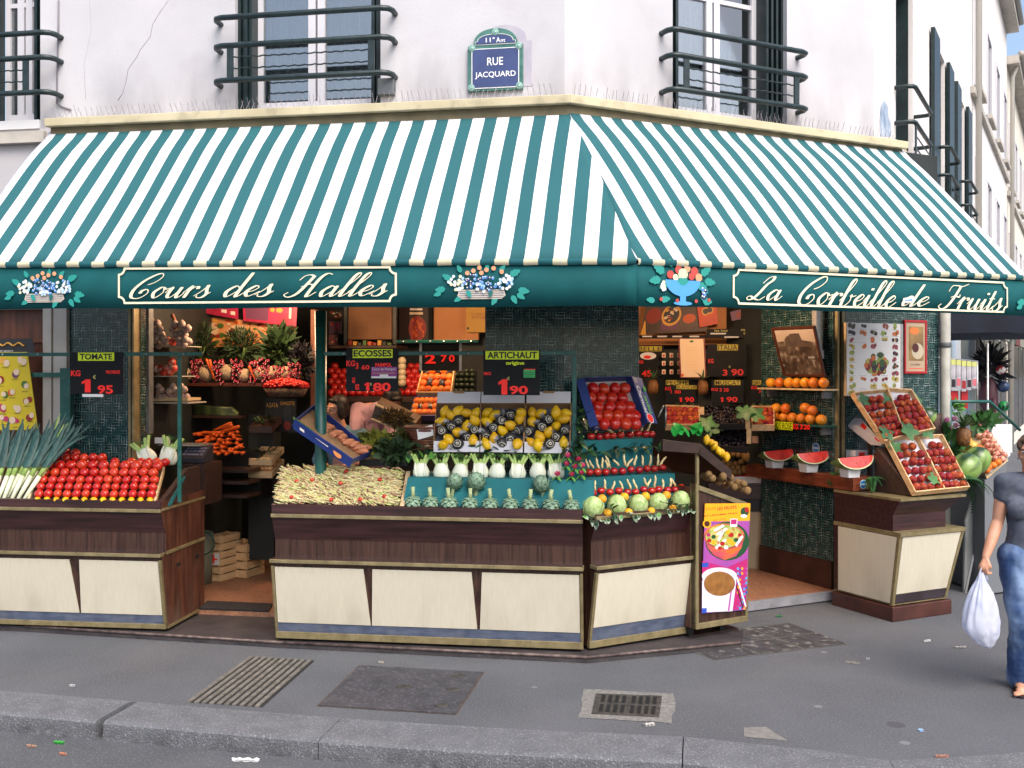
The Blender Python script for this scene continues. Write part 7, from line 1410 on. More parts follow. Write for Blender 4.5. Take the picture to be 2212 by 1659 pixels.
def bush(F, c, x, y, rx, ry, v, lab, seed, mats_=None, n=420, L=.07, wd=.014, name='herb_bunch', cat='herbs', trunk=True):
 o_ = hit(F, *c(x, y), v); e = (hit(F, *c(x + rx, y), v) - o_).length; f = (hit(F, *c(x, y + ry), v) - o_).length; t = thing(name, lab, cat, F @ T(o_)); m = MB(); g = random.Random(seed)
 for i in range(n):
  d = Vector((g.gauss(0, 1), g.gauss(0, 1), g.gauss(0, 1))).normalized() * g.random() ** .35; p = Vector((d.x * e, d.y * e * .6, d.z * f)); M = T(p) @ (d + Vector((0, 0, .5))).to_track_quat('X', 'Z').to_matrix().to_4x4() @ RX(g.uniform(-90, 90)) @ RY(g.uniform(-40, 40)); m.leaf(M, L * g.uniform(.6, 1.2), wd * g.uniform(.7, 1.4), 0, n=2)
 m.build('leaves', mats_ or GRN, t)
 if trunk: s_ = MB(); [s_.tube([(g.uniform(-.02, .02), 0, -f * 1.15), (g.uniform(-.06, .06), 0, -f * .2)], .006, 5) for _ in range(6)]; s_.build('stems', mat('herb stem', '#5a7a3a', .6), t)
bush(FL, B8, 840, 430, 130, 200, 1.35, 'tall dark bunch of feathery herbs above the cauliflowers, leftmost', 1); bush(FL, B8, 1285, 450, 175, 170, 1.35, 'broad dark bunch of parsley above the cauliflowers', 2, n=600); bush(FL, B8, 1700, 480, 120, 170, 1.35, 'dark leafy vegetable with pale ribs above the cauliflowers', 3, None, 160, .15, .06); bush(FL, B8, 1960, 640, 110, 170, 1.3, 'dark purple green leaf bunch hanging at the right end of the shelf', 4, [mat('purple herb', '#221c28', .7, '#34383a', 9)], 260, .09, .03)
m = MB(); o_ = hit(FL, *B8(1785, 920), 1.0); g = random.Random(9)
t = thing('chilli_basket', 'wide basket heaped with small red fruit at the end of the inner shelf', 'basket', FL @ T(o_)); e = (hit(FL, *B8(2030, 920), 1.0) - o_).length; m.lathe([(e * .8, -.1), (e, -.02), (e * .97, -.02), (e * .78, -.09)], 24, 0, S(1, .6, 1)); m.build('basket', mat('wicker', '#3a2a20', .8, '#5a4434', 30), t)
m = MB()
for i in range(420): a, r_ = g.uniform(0, 6.28), e * g.random() ** .5; m.ball((r_ * math.cos(a), r_ * math.sin(a) * .6, -.01 + .055 * (1 - (r_ / e) ** 2) + g.uniform(0, .03)), (.02, .016, .014), 6, 4)
o = m.build('red_fruit', mat('chilli red', '#a81414', .35, '#c9281c', 20), t); o['kind'] = 'stuff'
# --- carrots, scale, stand, crates, boxes low in the left opening
t = thing('carrot_stand', 'black slatted stand under the stacked carrots', 'stand', FL @ T(hit(FL, *B1(1660, 540), .72)))
sbox('shade_panel', 'added black panel for the darkness behind the wooden crates on the shop floor', 'shade_panel', FL, B1(1640, 1010), B1(2000, 480), 2.35, 2.5, BLACK)  # added black panel, stands in for the darkness behind the crates
p, q = hit(FL, *B1(1660, 540), .72), hit(FL, *B1(1975, 160), .72); m = MB(); WQ, HQ = q.x - p.x, q.z - p.z
m.box(0, WQ, .3, .7, 0, HQ); m.build('body', BLACK, t); m = MB()
for z in (HQ * .1, HQ * .38, HQ * .62): m.box(-.01, WQ + .01, -.02, .3, z, z + .03)
m.build('slats', DARKWOOD, t)
k = 0
for r_, (y, x0, x1, n, v) in enumerate([(1650, 960, 1330, 9, .72), (1605, 965, 1320, 9, .78), (1560, 930, 1310, 9, .84), (1510, 860, 1300, 11, .9), (1470, 850, 1290, 10, .96), (1430, 880, 1270, 8, 1.02)]):
 for i in range(n): PCR.put(FL @ T(hit(FL, *B8(x0 + (x1 - x0) * i / (n - 1), y + rnd.uniform(-6, 6)), v + .14)) @ RX(90 + rnd.uniform(-8, 8)) @ RY(rnd.uniform(-15, 15)) @ S(.0165, .0165, .02), 'carrot lying with its end outwards, %s from the left in the %s layer from below' % (nth(i), nth(r_)), 'stacked carrots')
for i, (x0, y0, x1, y1) in enumerate([(960, 1420, 1180, 1330), (1000, 1440, 1270, 1370), (870, 1440, 1060, 1440), (1040, 1400, 1190, 1350)]):
 a, b = hit(FL, *B8(x0, y0), .98), hit(FL, *B8(x1, y1), .98); d = b - a; PCR.put(FL @ T(a) @ d.to_track_quat('Z', 'Y').to_matrix().to_4x4() @ S(.019, .019, d.length / 7.8), 'carrot lying sideways on top of the stack, %s' % nth(i), 'stacked carrots')
for k, (x, y) in enumerate([(1180, 180), (1350, 175)]): PF[k].put(FA @ T(hit(FA, *B1(x, y), .55)) @ RY(-28 + 40 * k) @ S(.075), 'large fennel behind the left tomatoes, %s of two' % ('left', 'right')[k], 'fennel behind the tomatoes')
t = thing('weighing_scale', 'dark electronic scale with tilted keypad and steel pan by the left opening', 'scale', FL @ T(hit(FL, *B1(1425, 225), .25)) @ S(1, 1, .72)); m = MB(); W_ = hit(FL, *B1(1625, 150), .25).x - hit(FL, *B1(1425, 150), .25).x
m.prism([(0, 0), (0, .06), (.16, .2), (.2, .2), (.2, 0)], 0, W_, ax='x'); m.build('housing', mat('scale housing', '#2a2b33', .4), t); m = MB()
for i in range(5):
 for j in range(3): u, w_ = .1 + i * .17, .2 + j * .25; y0, z0 = .16 * w_, .06 + .14 * w_; m.hexa([(W_ * u, y0 - .003, z0), (W_ * (u + .13), y0 - .003, z0), (W_ * (u + .13), y0 + .02, z0 + .022), (W_ * u, y0 + .02, z0 + .022), (W_ * u, y0 - .006, z0 + .004), (W_ * (u + .13), y0 - .006, z0 + .004), (W_ * (u + .13), y0 + .018, z0 + .026), (W_ * u, y0 + .018, z0 + .026)])
m.build('keys', mat('scale keys', '#5a5c70', .4), t); m = MB(); m.box(-.25, W_ * .7, .08, .35, .2, .215); m.build('pan', STEEL, t)
sbox('counter_box', 'dark shelf unit carrying the scale beside the left stall', 'shelf unit', FL, B1(1425, 560), B1(1640, 235), .26, .6, DARKWOOD)
sbox('price_tag', 'pale framed price tag stuck among the fennel', 'tag', FL, B8(315, 1560), B8(485, 1495), .24, .25, PAPERW)
def slat_crate(F, p, w_, d_, h_, lab, rot=0, rows=2):
 t = thing('wooden_crate', lab, 'crate', F @ T(p) @ RZ(rot), 'wooden crates on the shop floor'); m = MB()
 for r_ in range(rows):
  z0, z1 = h_ * (r_ + .06) / rows, h_ * (r_ + .9) / rows
  m.box(0, w_, 0, .01, z0, z1); m.box(0, w_, d_ - .01, d_, z0, z1); m.box(0, .01, .01, d_ - .01, z0, z1); m.box(w_ - .01, w_, .01, d_ - .01, z0, z1)
 m.build('slats', PINE, t); m = MB()
 for x in (.012, w_ - .04):
  for y in (.012, d_ - .04): m.box(x, x + .028, y, y + .028, 0, h_)
 m.build('corner_posts', PINE, t); m = MB(); m.box(.01, w_ - .01, .01, d_ - .01, 0, .01); m.build('base', PINE, t); return t
FZ = .085
g1 = hitz(FL, *B1(1795, 1135), FZ); g2 = hitz(FL, *B1(1655, 1170), FZ); g3 = hitz(FL, *B1(2030, 1050), FZ)
for i, (g_, w_, h_, n, lab) in enumerate([(g1, .27, .17, 2, 'slatted crate on the shop floor, bottom of the right stack'), (g2, .17, .15, 1, 'wooden crate on the shop floor, bottom of the narrow stack'), (g3, .3, .2, 2, 'light wooden crate on the shop floor by the main counter')]): slat_crate(FL, g_, w_, .3, h_, lab, -12)
slat_crate(FL, g1 + Vector((0, 0, .172)), .27, .3, .17, 'light wooden slatted crate, top of the right stack on the floor', -12); slat_crate(FL, g2 + Vector((0, 0, .152)), .17, .3, .15, 'light wooden crate with a printed label in the middle of the narrow stack', -12); slat_crate(FL, g2 + Vector((0, 0, .304)), .17, .3, .15, 'light wooden crate, top of the narrow left stack', -12)
pq = g2 + Vector((.02, -.013, .17)); m = MB(); m.box(0, .13, 0, .004, 0, .11); m.box(.02, .11, -.002, 0, .045, .06, 1); m.box(.05, .075, -.0021, 0, .01, .1, 1); tag(m.build('crate_label', [PAPERW, RED], None, FL @ T(pq) @ RZ(-12)), 'white and red label on the narrow crate stack', 'label')
t = thing('waste_bin', 'grey green bin with a green hoop behind the left counter', 'bin', FL @ T(hitz(FL, *B1(1600, 1190), FZ))); m = MB(); m.lathe([(.11, 0), (.13, .5), (.122, .5), (.1, .02)], 18); m.build('drum', mat('bin grey', '#6d7263', .6), t); m = MB(); m.tube([(.16 * math.cos(a / 3), 0, .42 + .12 * math.sin(a / 3)) for a in range(20)], .007, 6, M=T(.06, -.14, 0)); m.build('hoop', POSTGREEN, t)
for k, (x, y0, y1) in enumerate([(1990, -110, 0), (1990, 110, 260), (1985, 270, 360)]):
 p, q = hit(FL, *B1(x, y1 - 15), 1.0), hit(FL, *B1(2175, y0), 1.0); t = thing('herb_tray', 'wooden tray of dark herbs in the rack beside the pole, %s' % ['topmost', 'middle one', 'lowest, holding onions'][k], 'tray', FL @ T(p)); m = MB(); w_ = q.x - p.x; m.hexa([(0, 0, 0), (w_, 0, 0), (w_, .3, .1), (0, .3, .1), (0, 0, .06), (w_, 0, .06), (w_, .3, .16), (0, .3, .16)]); m.build('tray', PALEWOOD if k else DARKWOOD, t)
 m = MB(); gg = random.Random(k)
 if k < 2:
  for i in range(70): m.leaf(T(gg.uniform(.02, w_ - .02), gg.uniform(.02, .28), .08 + gg.uniform(0, .06)) @ RZ(gg.uniform(0, 360)) @ RY(gg.uniform(-50, 10)), .08, .02)
  m.build('herbs', GRN, t)
 else:
  for i in range(18): m.ball((.03 + (w_ - .06) * (i % 6) / 5, .03 + .09 * (i // 6), .09 + .03 * (i // 6)), (.032, .032, .028), 10, 7)
  m.build('onions', mat('yellow onion', '#a87a48', .4, '#c09868', 8), t)
sbox('rack_post', 'dark upright rack carrying the herb trays beside the pole', 'rack', FL, B1(1985, 1000), B1(2190, -160), 1.32, 1.5, DARKWALL)
poster(FL, 1.25, B8, [(1550, 1420), (1900, 1440), (1900, 1060), (1550, 1050)], 'black potato poster with yellow lettering above the herb rack', mat('black poster', '#131312', .5), [(.72, .5, .14, .3, 7, 20), (.72, .2, .12, .14, 2, 12)], 1, extra=[('AGATA', .05, .42, .72, .86, 1), ('CHARLOTTE', .5, .95, .8, .92, 1)])
for k in range(5):
 m = MB(); a, b = hit(FL, *B8(760, 1140 + 22 * k), 1.2), hit(FL, *B8(1190 + 15 * k, 1180 + 14 * k), 1.2); m.tube([(0, 0, 0), (b - a) * .5, b - a], [.02, .018, .03], 8); tag(m.build('leek', mat('lying leek', '#5a6a3a', .5, '#2a3a24', 3, stretch=(5, 5, 5)), None, FL @ T(a)), 'leek lying on the dim shelf above the carrots, %s from the top' % nth(k), 'leek', 'leeks on the dim shelf')
sbox('produce_shelf', 'dim black shelf carrying lying leeks above the carrots', 'shelf', FL, B8(740, 1275), B8(1270, 1250), 1.15, 1.6, DARKWOOD)
# posters over the cauliflowers
PKR = mat('pink red card', '#9a1838', .45, '#b8305a', 5)
poster(FL, 1.5, B8, [(545, 40), (1250, 170), (1250, -40), (545, -40)], 'pink red printed panel hanging at the top of the left opening', PKR, [(.35, .6, .13, .3, 7, 18), (.35, .62, .1, .24, 6, 18), (.78, .35, .06, .14, 8, 4), (.92, .3, .05, .14, 8, 4), (.1, .5, .05, .3, 2, 4)], 2)
poster(FL, 1.5, B8, [(1310, 185), (1900, 250), (1915, -40), (1300, -40)], 'pink red panel with a star and a grey picture, right of the other pink panel', PKR, [(.26, .5, .3, .55, 6, 4), (.55, .6, .05, .1, 1, 5), (.68, .6, .07, .12, 1, 5), (.88, .5, .03, .3, 8, 4)], 3)
poster(FL, 1.62, B8, [(540, 480), (1870, 480), (1900, 230), (540, 110)], 'long orange and white vegetable poster behind the herb bunches', mat('orange poster', '#c47a3a', .5, '#d9a070', 2), [(.03, .6, .1, .5, 8, 4), (.85, .6, .1, .35, 8, 4), (.3, .6, .07, .3, 3, 16), (.52, .5, .08, .3, 3, 16)] + blobs(4, 46, [0, 1, 2, 3, 4, 0], (.15, .8), (.05, .9), (.012, .03), 3) + [(.92, .3, .03, .13, 2, 16)], 4)
sbox('post', 'pinkish wooden post behind the green pole', 'post', FL, B8(2062, 1350), B8(2112, 60), 1.7, 1.8, mat('pinkish wood', '#8a5644', .6, '#a06a54', 4))
# --- middle: apples, people's counter, orange boxes
sbox('apple_shelf', 'dark sloping shelf behind the shopkeepers carrying red apples', 'shelf', FL, A5(580, 1400), A5(1620, 1345), 2.25, 2.9, DARKWOOD)
APM = mat('red apple', '#a81016', .25, '#c43028', 2.5, rand=.14, coat=.3); P_AP = tomato_proto(APM, 1, False, 'apple', 'apple')
k = 0
for r_, y in enumerate([1300, 1240, 1180, 1120, 1065, 1010]):
 for x in range(612 + 38 * (r_ % 2), 1600, 78):
  if (r_ and 800 < x < 1440) or (r_ > 4 and x > 700 and x < 1440): continue
  P_AP.put(FL @ T(hit(FL, *A5(x, y + rnd.uniform(-6, 6)), 2.3 + .09 * r_)) @ spin() @ S(.046 + .002 * rnd.random()), 'shiny red apple in the heap behind the shopkeepers, %s of the ECOSSES board' % ('left' if x < 820 else 'below' if x < 1360 else 'right'), 'apples %s of the bean price board' % ('left' if x < 820 else 'below' if x < 1360 else 'right'))
for k, y in enumerate([945, 1010, 1075, 1135, 1190]): P_POM.put(FL @ T(hit(FL, *A5(1405, y), 2.2)) @ S(.045), 'pale round fruit', 'pale fruit column') if False else tag((lambda m: (m.ball((0, 0, 0), .045, 12, 8), m.build('turnip', mat('pale turnip', '#a8987a', .5, '#bdb090', 4), None, FL @ T(hit(FL, *A5(1405, y), 2.2))))[1])(MB()), 'pale round root beside the apples, %s from the top' % nth(k), 'turnip', 'pale roots beside the apples')
PURP = mat('violet blue tray', '#3a3a68', .5, '#4a4a7a', 5)
for nm, quad, va, vb, cl in (('upper orange', [(1590, 1335), (1955, 1335), (1995, 1060), (1660, 1060)], 1.45, 1.7, PINE), ('lower orange', [(1515, 1600), (1800, 1600), (1830, 1400), (1570, 1400)], 1.2, 1.4, PURP)):
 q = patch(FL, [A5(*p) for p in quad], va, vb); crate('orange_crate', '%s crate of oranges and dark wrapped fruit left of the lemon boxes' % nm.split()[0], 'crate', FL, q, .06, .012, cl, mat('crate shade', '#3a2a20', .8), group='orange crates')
 for r_ in range(4 if nm[0] == 'u' else 3):
  for c_ in range(5):
   p = q((c_ + .5) / 5, (r_ + .5) / (4 if nm[0] == 'u' else 3)) + q.n * .04; dark = (r_ * 3 + c_ * 2) % 4 == 1
   (PW[c_ % 3] if dark else P_OR).put(FL @ T(p) @ spin() @ S(.043), '%s in the %s orange crate' % (('dark wrapped fruit' if dark else 'bright orange'), nm.split()[0]), '%s in the %s orange crate' % ('wrapped fruit' if dark else 'oranges', nm.split()[0]))
sbox('tray_edge', 'violet blue tray edge under the upper orange crate', 'tray', FL, A5(1570, 1370), A5(2205, 1338), 1.38, 1.42, PURP)
AVO = mat('avocado skin', '#141f10', .4, '#22321a', 8, rand=.2, bump=.3, bscale=50); m = MB(); m.ball((0, 0, 0), (.8, .8, 1.1), 12, 9); PAV = Proto(tag(m.build('avocado', AVO), 'a', 'avocado'))
for r_, y in enumerate([1290, 1225, 1170, 1110, 1065]):
 for c_, x in enumerate([2010, 2070, 2130, 2190]):
  if r_ == 4 and c_ < 2: continue
  PAV.put(FL @ T(hit(FL, *A5(x + 8 * (r_ % 2), y), 1.6 + .06 * r_)) @ RX(60) @ S(.036), 'dark avocado left of the corner pillar, %s from left in %s row up' % (nth(c_), nth(r_)), 'avocados by the pillar')
sbox('avocado_bin', 'black sloping bin holding avocados left of the corner pillar', 'bin', FL, A5(1985, 1340), A5(2230, 1050), 1.95, 2.0, BLACK)
board(FL, 1.3, (*A5(1600, 715), *A5(2075, 1055)), 'black price board with 2 70 hung on two steel slats above the oranges', [t4('t', '2', A5, 1662, 870, 1782, 975, 0, .03), t4('t', '7', A5, 1840, 878, 1910, 958, 0, .03), t4('t', '0', A5, 1930, 878, 1996, 958, 0, .03)], slat=[(*A5(1600, 715), *A5(1628, 1055)), (*A5(2045, 715), *A5(2073, 1055))])
rail('price_rail', 'green inner rail above the orange crates', FL, 1.28, A5(0, 730)[1], A5(1345, 0)[0], A5(2260, 0)[0], [])
poster(FL, 2.9, A5, [(1370, 705), (1700, 705), (1700, 330), (1370, 330)], 'dark poster of red tomatoes with a pale heading', mat('dark poster', '#241412', .5), [(.63, .33, .3, .38, 2, 18)] + blobs(5, 30, [0, 2, 2, 0], (.4, .85), (.02, .6), (.03, .06), 1.2) + [(.6, .78, .32, .05, 3, 4), (.6, .9, .3, .04, 8, 4)], 5)
sbox('wall_panel', 'ochre panelled wall at the back of the shop left of the corner pillar', 'wall panel', FL, A5(1760, 712), A5(2260, 250), 3.0, 3.06, CREAMW); 
poster(FL, 2.95, A6, [(410, 130), (575, 130), (575, -130), (410, -130)], 'yellow poster reading LA FRAICH ATTITUDE beside the pillar', mat('mustard poster', '#b98a1c', .5), [(.1, .12, .08, .05, 7, 4)], 6, extra=[("LA FRAÎCH'", .25, .98, .52, .62, 2), ('ATTITUDE', .28, .95, .4, .5, 2)])
sbox('wall_panel', 'brown blind panel behind green posts above the bean price board', 'wall panel', FL, A5(790, 705), A5(1300, 300), 2.6, 2.66, mat('brown blind', '#7a5334', .7, '#8a6242', 3)); 
for k, (x0, x1) in enumerate([(752, 788), (1302, 1340)]): sbox('frame_post', 'dark green post %s of the brown blind panel' % ('left', 'right')[k], 'post', FL, A5(x0, 790), A5(x1, 300), 2.55, 2.6, DARKGREEN)
for k, (y0, y1, x1) in enumerate([(380, 480, 740), (500, 640, 735), (650, 765, 685)]): poster(FL, 2.7, A5, [(585, y1), (x1, y1), (x1, y0), (585, y0)], 'small framed fruit photograph right of the pole, %s of three' % ['top', 'middle', 'bottom'][k], mat('photo ' + str(k), ['#2a1a14', '#5a4a5a', '#7a5a5a'][k], .5), blobs(k, 12, [2, 0, 3, 5], (.15, .85), (.15, .85), (.04, .12), 1), k)
sbox('shelf_board', 'cluttered shelf with small tins above the bean price board', 'shelf', FL, A5(585, 805), A5(1340, 770), 2.4, 2.9, DARKWOOD)
for k in range(9): sbox('jar', 'small jar on the cluttered shelf, %s from the left' % nth(k), 'jar', FL, A5(800 + 55 * k, 770), A5(838 + 55 * k, 715 + 12 * (k % 3)), 2.45, 2.5, FRUITY[(2, 1, 7, 4, 0)[k % 5]], grp='jars on the cluttered shelf')
# blue boxes in front of the woman
for k, (quad, va, vb, lab) in enumerate([([(290, -75), (745, 235), (900, 170), (450, -200)], .12, .42, 'blue printed fruit box with a pineapple, tilted behind the pole'), ]):
 q = patch(FM, [B2(*p) for p in quad], va, vb); o_ = q.p[0]; t = crate('printed_box', lab, 'box', FM, q, .06, .006, BLUEC, CARDB)
 P = [p - o_ for p in q.p]; dn = Vector((0, 0, -.03)); m = MB(); m.hexa([P[0] + dn, P[1] + dn, P[1] + dn + Vector((0, .006, 0)), P[0] + dn + Vector((0, .006, 0)), P[0] + q.n * .06, P[1] + q.n * .06, P[1] + q.n * .06 + Vector((0, .006, 0)), P[0] + q.n * .06 + Vector((0, .006, 0))]); m.build('front_panel', BLUEC, t)
 L = lambda s, u: P[0].lerp(P[1], s) + Vector((0, -.012 - q.n.y * 0, lerp(-.03, .065, u))) + q.n * .01
 m = MB(); m.poly([L(.78 + .07 * math.cos(a / 3), .35 + .28 * math.sin(a / 3)) for a in range(19)], 9); m.poly([L(*p) for p in ((.72, .62), (.7, .85), (.75, .72), (.78, .92), (.81, .72), (.87, .85), (.84, .62))], 4); m.poly([L(*p) for p in ((.4, .45), (.62, .4), (.62, .52), (.4, .57))], 8); m.poly([L(*p) for p in ((.0, .75), (.35, .7), (.35, .95), (.0, .99))], 4); m.poly([L(*p) for p in ((.12, .25), (.2, .23), (.2, .45), (.12, .47))], 8); m.build('print', FRUITY, t)
SWP = mat('sweet potato skin', '#b5684a', .6, '#c98a64', 6, rand=.12); m = MB(); m.ball((0, 0, 0), (.5, .5, 1.3), 10, 9, 0, None, lambda q, a, i: tuple(c * (1 + .12 * noise.noise(Vector(q) * 2)) for c in q)); PSW = Proto(tag(m.build('sweet_potato', SWP), 's', 'sweet potato'))
for k, (x, y) in enumerate([(480, -60), (540, -30), (600, 5), (660, 40), (720, 75), (770, 105), (830, 130), (690, 90), (610, 50), (850, 100), (420, -110), (470, -95), (520, -75), (560, -60), (640, -10), (740, 60), (790, 80), (690, 20)]): PSW.put(FM @ T(hit(FM, *B2(x, y), .34)) @ RX(90) @ RY(20 + 9 * k) @ S(.058), 'orange pink sweet potato in the blue box, %s along it' % nth(k), 'sweet potatoes in the blue box')
bush(FM, B2, 960, 70, 110, 60, .45, 'heap of yellow green salad leaves right of the blue box', 21, [mat('yellow leaf', '#4a5a1c', .6, '#8a8a34', 6)], 220, .09, .05, 'salad_heap', 'salad', False); bush(FM, B2, 1090, 130, 110, 50, .4, 'heap of dark salad leaves behind the bean tray', 22, None, 200, .09, .05, 'salad_heap', 'salad', False); bush(FM, B2, 1180, 40, 60, 50, .5, 'olive salad leaves beside the wicker basket', 23, [mat('olive leaf', '#3a3f1a', .6, '#5e5c28', 6)], 120, .08, .045, 'salad_heap', 'salad', False)
sbox('dark_tray', 'black tray behind the bean heap', 'tray', FM, B2(820, 250), B2(1205, 205), .42, .8, BLACK)
t = thing('wicker_basket', 'red brown wicker basket left of the lemon boxes', 'basket', FM @ T(hit(FM, *A6(110, 1060), .5))); m = MB()
for k in range(9): r_ = .1 + .012 * k; m.tube([(r_ * math.cos(a / 4), r_ * .8 * math.sin(a / 4), .022 * k) for a in range(26)], .012, 5)
m.build('weave', mat('wicker red', '#4a2214', .6, '#6e3a24', 30), t)
P = [hit(FM, *A6(*p), .35) for p in ((25, 990), (150, 955), (140, 868), (15, 905))]; m = MB(); m.hexa([P[0] - P[0], P[1] - P[0], P[1] - P[0] + Vector((0, .004, 0)), Vector((0, .004, 0)), P[3] - P[0], P[2] - P[0], P[2] - P[0] + Vector((0, .004, 0)), P[3] - P[0] + Vector((0, .004, 0))]); tag(m.build('price_tag', PAPERW, None, FM @ T(P[0])), 'tilted blank white price tag left of the lemon boxes', 'tag')
t = thing('herb_window_box', 'long slanted box of brown dried plants in front of the bending man', 'box', FL @ T(hit(FL, *A5(1060, 1640), .75))); P = [hit(FL, *A5(*p), .75) for p in ((1060, 1590), (1560, 1800), (1560, 1640), (1110, 1430))]; o_ = P[0]; P = [p - hit(FL, *A5(1060, 1640), .75) for p in P]; m = MB(); d = Vector((0, .2, .06)); m.hexa([P[0], P[1], P[1] + d, P[0] + d, P[3], P[2], P[2] + d, P[3] + d]); m.build('glass_box', mat('brown plant box', '#3a2a1c', .4, '#5c4a30', 24, c3='#7a2a2a', scale3=20, mix3=.5), t); m = MB(); m.tube([P[3], P[2]], .012, 6); m.tube([P[0], P[1]], .01, 6); m.build('edge', PALEWOOD, t)
# --- right opening: inner price boards and fruit
sbox('wall_panel', 'ochre wall behind the inner price boards', 'wall panel', FL, A7(180, 640), A7(1575, 200), 3.1, 3.16, CREAMW)
poster(FL, 2.95, A7, [(262, 540), (885, 510), (930, 200), (330, 200)], 'dark food poster of nuts and pastry above the inner price boards', mat('grey food poster', '#3a2c28', .5, '#5a4438', 4), [(.15, .5, .12, .22, 2, 14), (.42, .45, .18, .5, 6, 4), (.42, .5, .15, .3, 1, 18), (.42, .52, .12, .24, 7, 16), (.7, .4, .1, .14, 0, 12)] + blobs(8, 16, [2, 3, 7, 1], (.32, .52), (.35, .7), (.015, .03), 1.4), 8)
poster(FL, 2.94, A7, [(262, 543), (312, 543), (310, 415), (300, 415)], 'small yellow triangle card at the left of the food poster', FRUITY[1], [], 3)
poster(FL, 2.9, A7, [(815, 475), (985, 440), (970, 200), (780, 200)], 'red kiwi poster above the inner price boards', mat('red kiwi poster', '#b8321c', .5, '#d9541c', 4), [(.4, .52, .2, .14, 1, 16), (.62, .56, .2, .14, 1, 16), (.4, .52, .14, .1, 7, 16), (.62, .56, .14, .1, 7, 16)], 9)
poster(FL, 2.9, A7, [(1115, 415), (1285, 385), (1265, 290), (1100, 330)], 'small purple card hung by a string on the ochre wall', FRUITY[6], [(.5, .5, .3, .3, 2, 4)], 10)
DY = [(A7, 2.85)]
board(FL, 2.85, (*A7(880, 485), *A7(1500, 575)), 'black strip with yellow chalk words above the inner price boards', [t4('t', 'les lots', A7, 955, 492, 1075, 515, 7, 0), t4('t', 'coeur', A7, 1200, 490, 1295, 508, 7, 0), t4('t', 'de celeri', A7, 1225, 512, 1350, 540, 7, 0), t4('t', 'epinards', A7, 1370, 490, 1500, 512, 7, 0), t4('r', '', A7, 915, 525, 1060, 540, 4), t4('r', '', A7, 1045, 558, 1180, 572, 4)])
board(FL, 2.85, (*A7(250, 545), *A7(880, 580)), 'black strip with small white tags left of the chalk words', [t4('r', '', A7, x, 552, x + 90, 566, 4) for x in (280, 420, 560, 720)])
board(FL, 2.8, (*A7(60, 640), *A7(480, 945)), 'black price board ending ABELLE and 45 beside the pillar', [t4('r', '', A7, 250, 650, 460, 698, 3), t4('t', 'MIRABELLE', A7, 40, 655, 458, 695, 1, .01), t4('o', '', A7, 258, 706, 410, 775, 4), t4('o', '', A7, 290, 735, 362, 768, 8), t4('t', '45', A7, 275, 875, 362, 935, 8, .03), t4('t', 'KG', A7, 240, 782, 288, 812, 8, .03)])
board(FL, 2.8, (*A7(885, 630), *A7(1255, 935)), 'black price board reading ITALIA 3 90', [t4('r', '', A7, 980, 633, 1172, 690, 3), t4('t', 'ITALIA', A7, 988, 638, 1165, 684, 1, .01), t4('t', 'KG', A7, 893, 768, 945, 808, 8, .03), t4('t', '3', A7, 1030, 868, 1075, 925, 8, .03), t4('t', '90', A7, 1110, 862, 1225, 925, 8, .03), t4('t', '€', A7, 1085, 832, 1104, 852, 7, 0)])
board(FL, 2.8, (*A7(1280, 630), *A7(1640, 935)), 'black price board reading MELON 2 95 behind the framed photograph', [t4('r', '', A7, 1350, 633, 1560, 690, 3), t4('t', 'MELON', A7, 1358, 638, 1560, 684, 1, .01), t4('t', 'KG', A7, 1290, 762, 1355, 800, 8, .03), t4('t', 'charentais', A7, 1440, 752, 1640, 785, 7, .01), t4('t', '2', A7, 1392, 872, 1430, 925, 8, .03), t4('t', '95', A7, 1455, 862, 1560, 925, 8, .03)])
for bx, lab, it in (((495, 965, 800, 1180), 'black price board reading PECHE BLANCHE 1 90', [('r', '', 500, 968, 712, 1012, 3, 0), ('t', 'PECHE', 505, 972, 708, 1010, 1, .01), ('r', '', 598, 1016, 788, 1050, 3, 0), ('t', 'BLANCHE', 602, 1020, 784, 1047, 1, 0), ('t', 'KG', 492, 1030, 548, 1062, 8, .03), ('t', '1 80', 545, 1062, 640, 1092, 8, .02), ('t', '1', 622, 1128, 650, 1170, 8, .03), ('t', '90', 678, 1125, 762, 1172, 8, .03)]),
     ((925, 965, 1225, 1180), 'black price board reading MUSCAT 1 90', [('r', '', 955, 968, 1195, 1012, 3, 0), ('t', 'MUSCAT', 962, 972, 1190, 1010, 1, .01), ('t', 'KG', 925, 1040, 985, 1068, 8, .03), ('t', '3 38', 1000, 1042, 1085, 1075, 8, .02), ('t', '1', 1008, 1125, 1035, 1170, 8, .03), ('t', '90', 1065, 1122, 1168, 1172, 8, .03)]),
     ((1290, 965, 1600, 1180), 'black price board reading BRUGNON 1 85 behind the grapefruit', [('r', '', 1310, 968, 1560, 1012, 3, 0), ('t', 'BRUGNON', 1316, 972, 1556, 1010, 1, .01), ('t', 'KG', 1298, 1022, 1352, 1052, 8, .03), ('t', '3 70', 1365, 1055, 1450, 1085, 8, .02), ('t', '1', 1392, 1128, 1420, 1172, 8, .03), ('t', '85', 1450, 1125, 1545, 1172, 8, .03)])):
 board(FL, 2.6, (*A7(bx[0], bx[1]), *A7(bx[2], bx[3])), lab, [t4(k_, s_, A7, x0, y0, x1, y1, mi, bo) for k_, s_, x0, y0, x1, y1, mi, bo in it])
poster(FL, 2.5, A7, [(632, 945), (880, 945), (862, 575), (615, 575)], 'cream price list in a thin red frame between the inner price boards', mat('red list frame', '#6a1c1c', .5), [(.5, .5, .63, .68, 3, 4)] + [(.5, .2 + .07 * i, .3, .004, 1, 4) for i in range(9)] + [(.5, .92, .08, .03, 4, 10), (.1, .07, .05, .04, 0, 10)], 11)
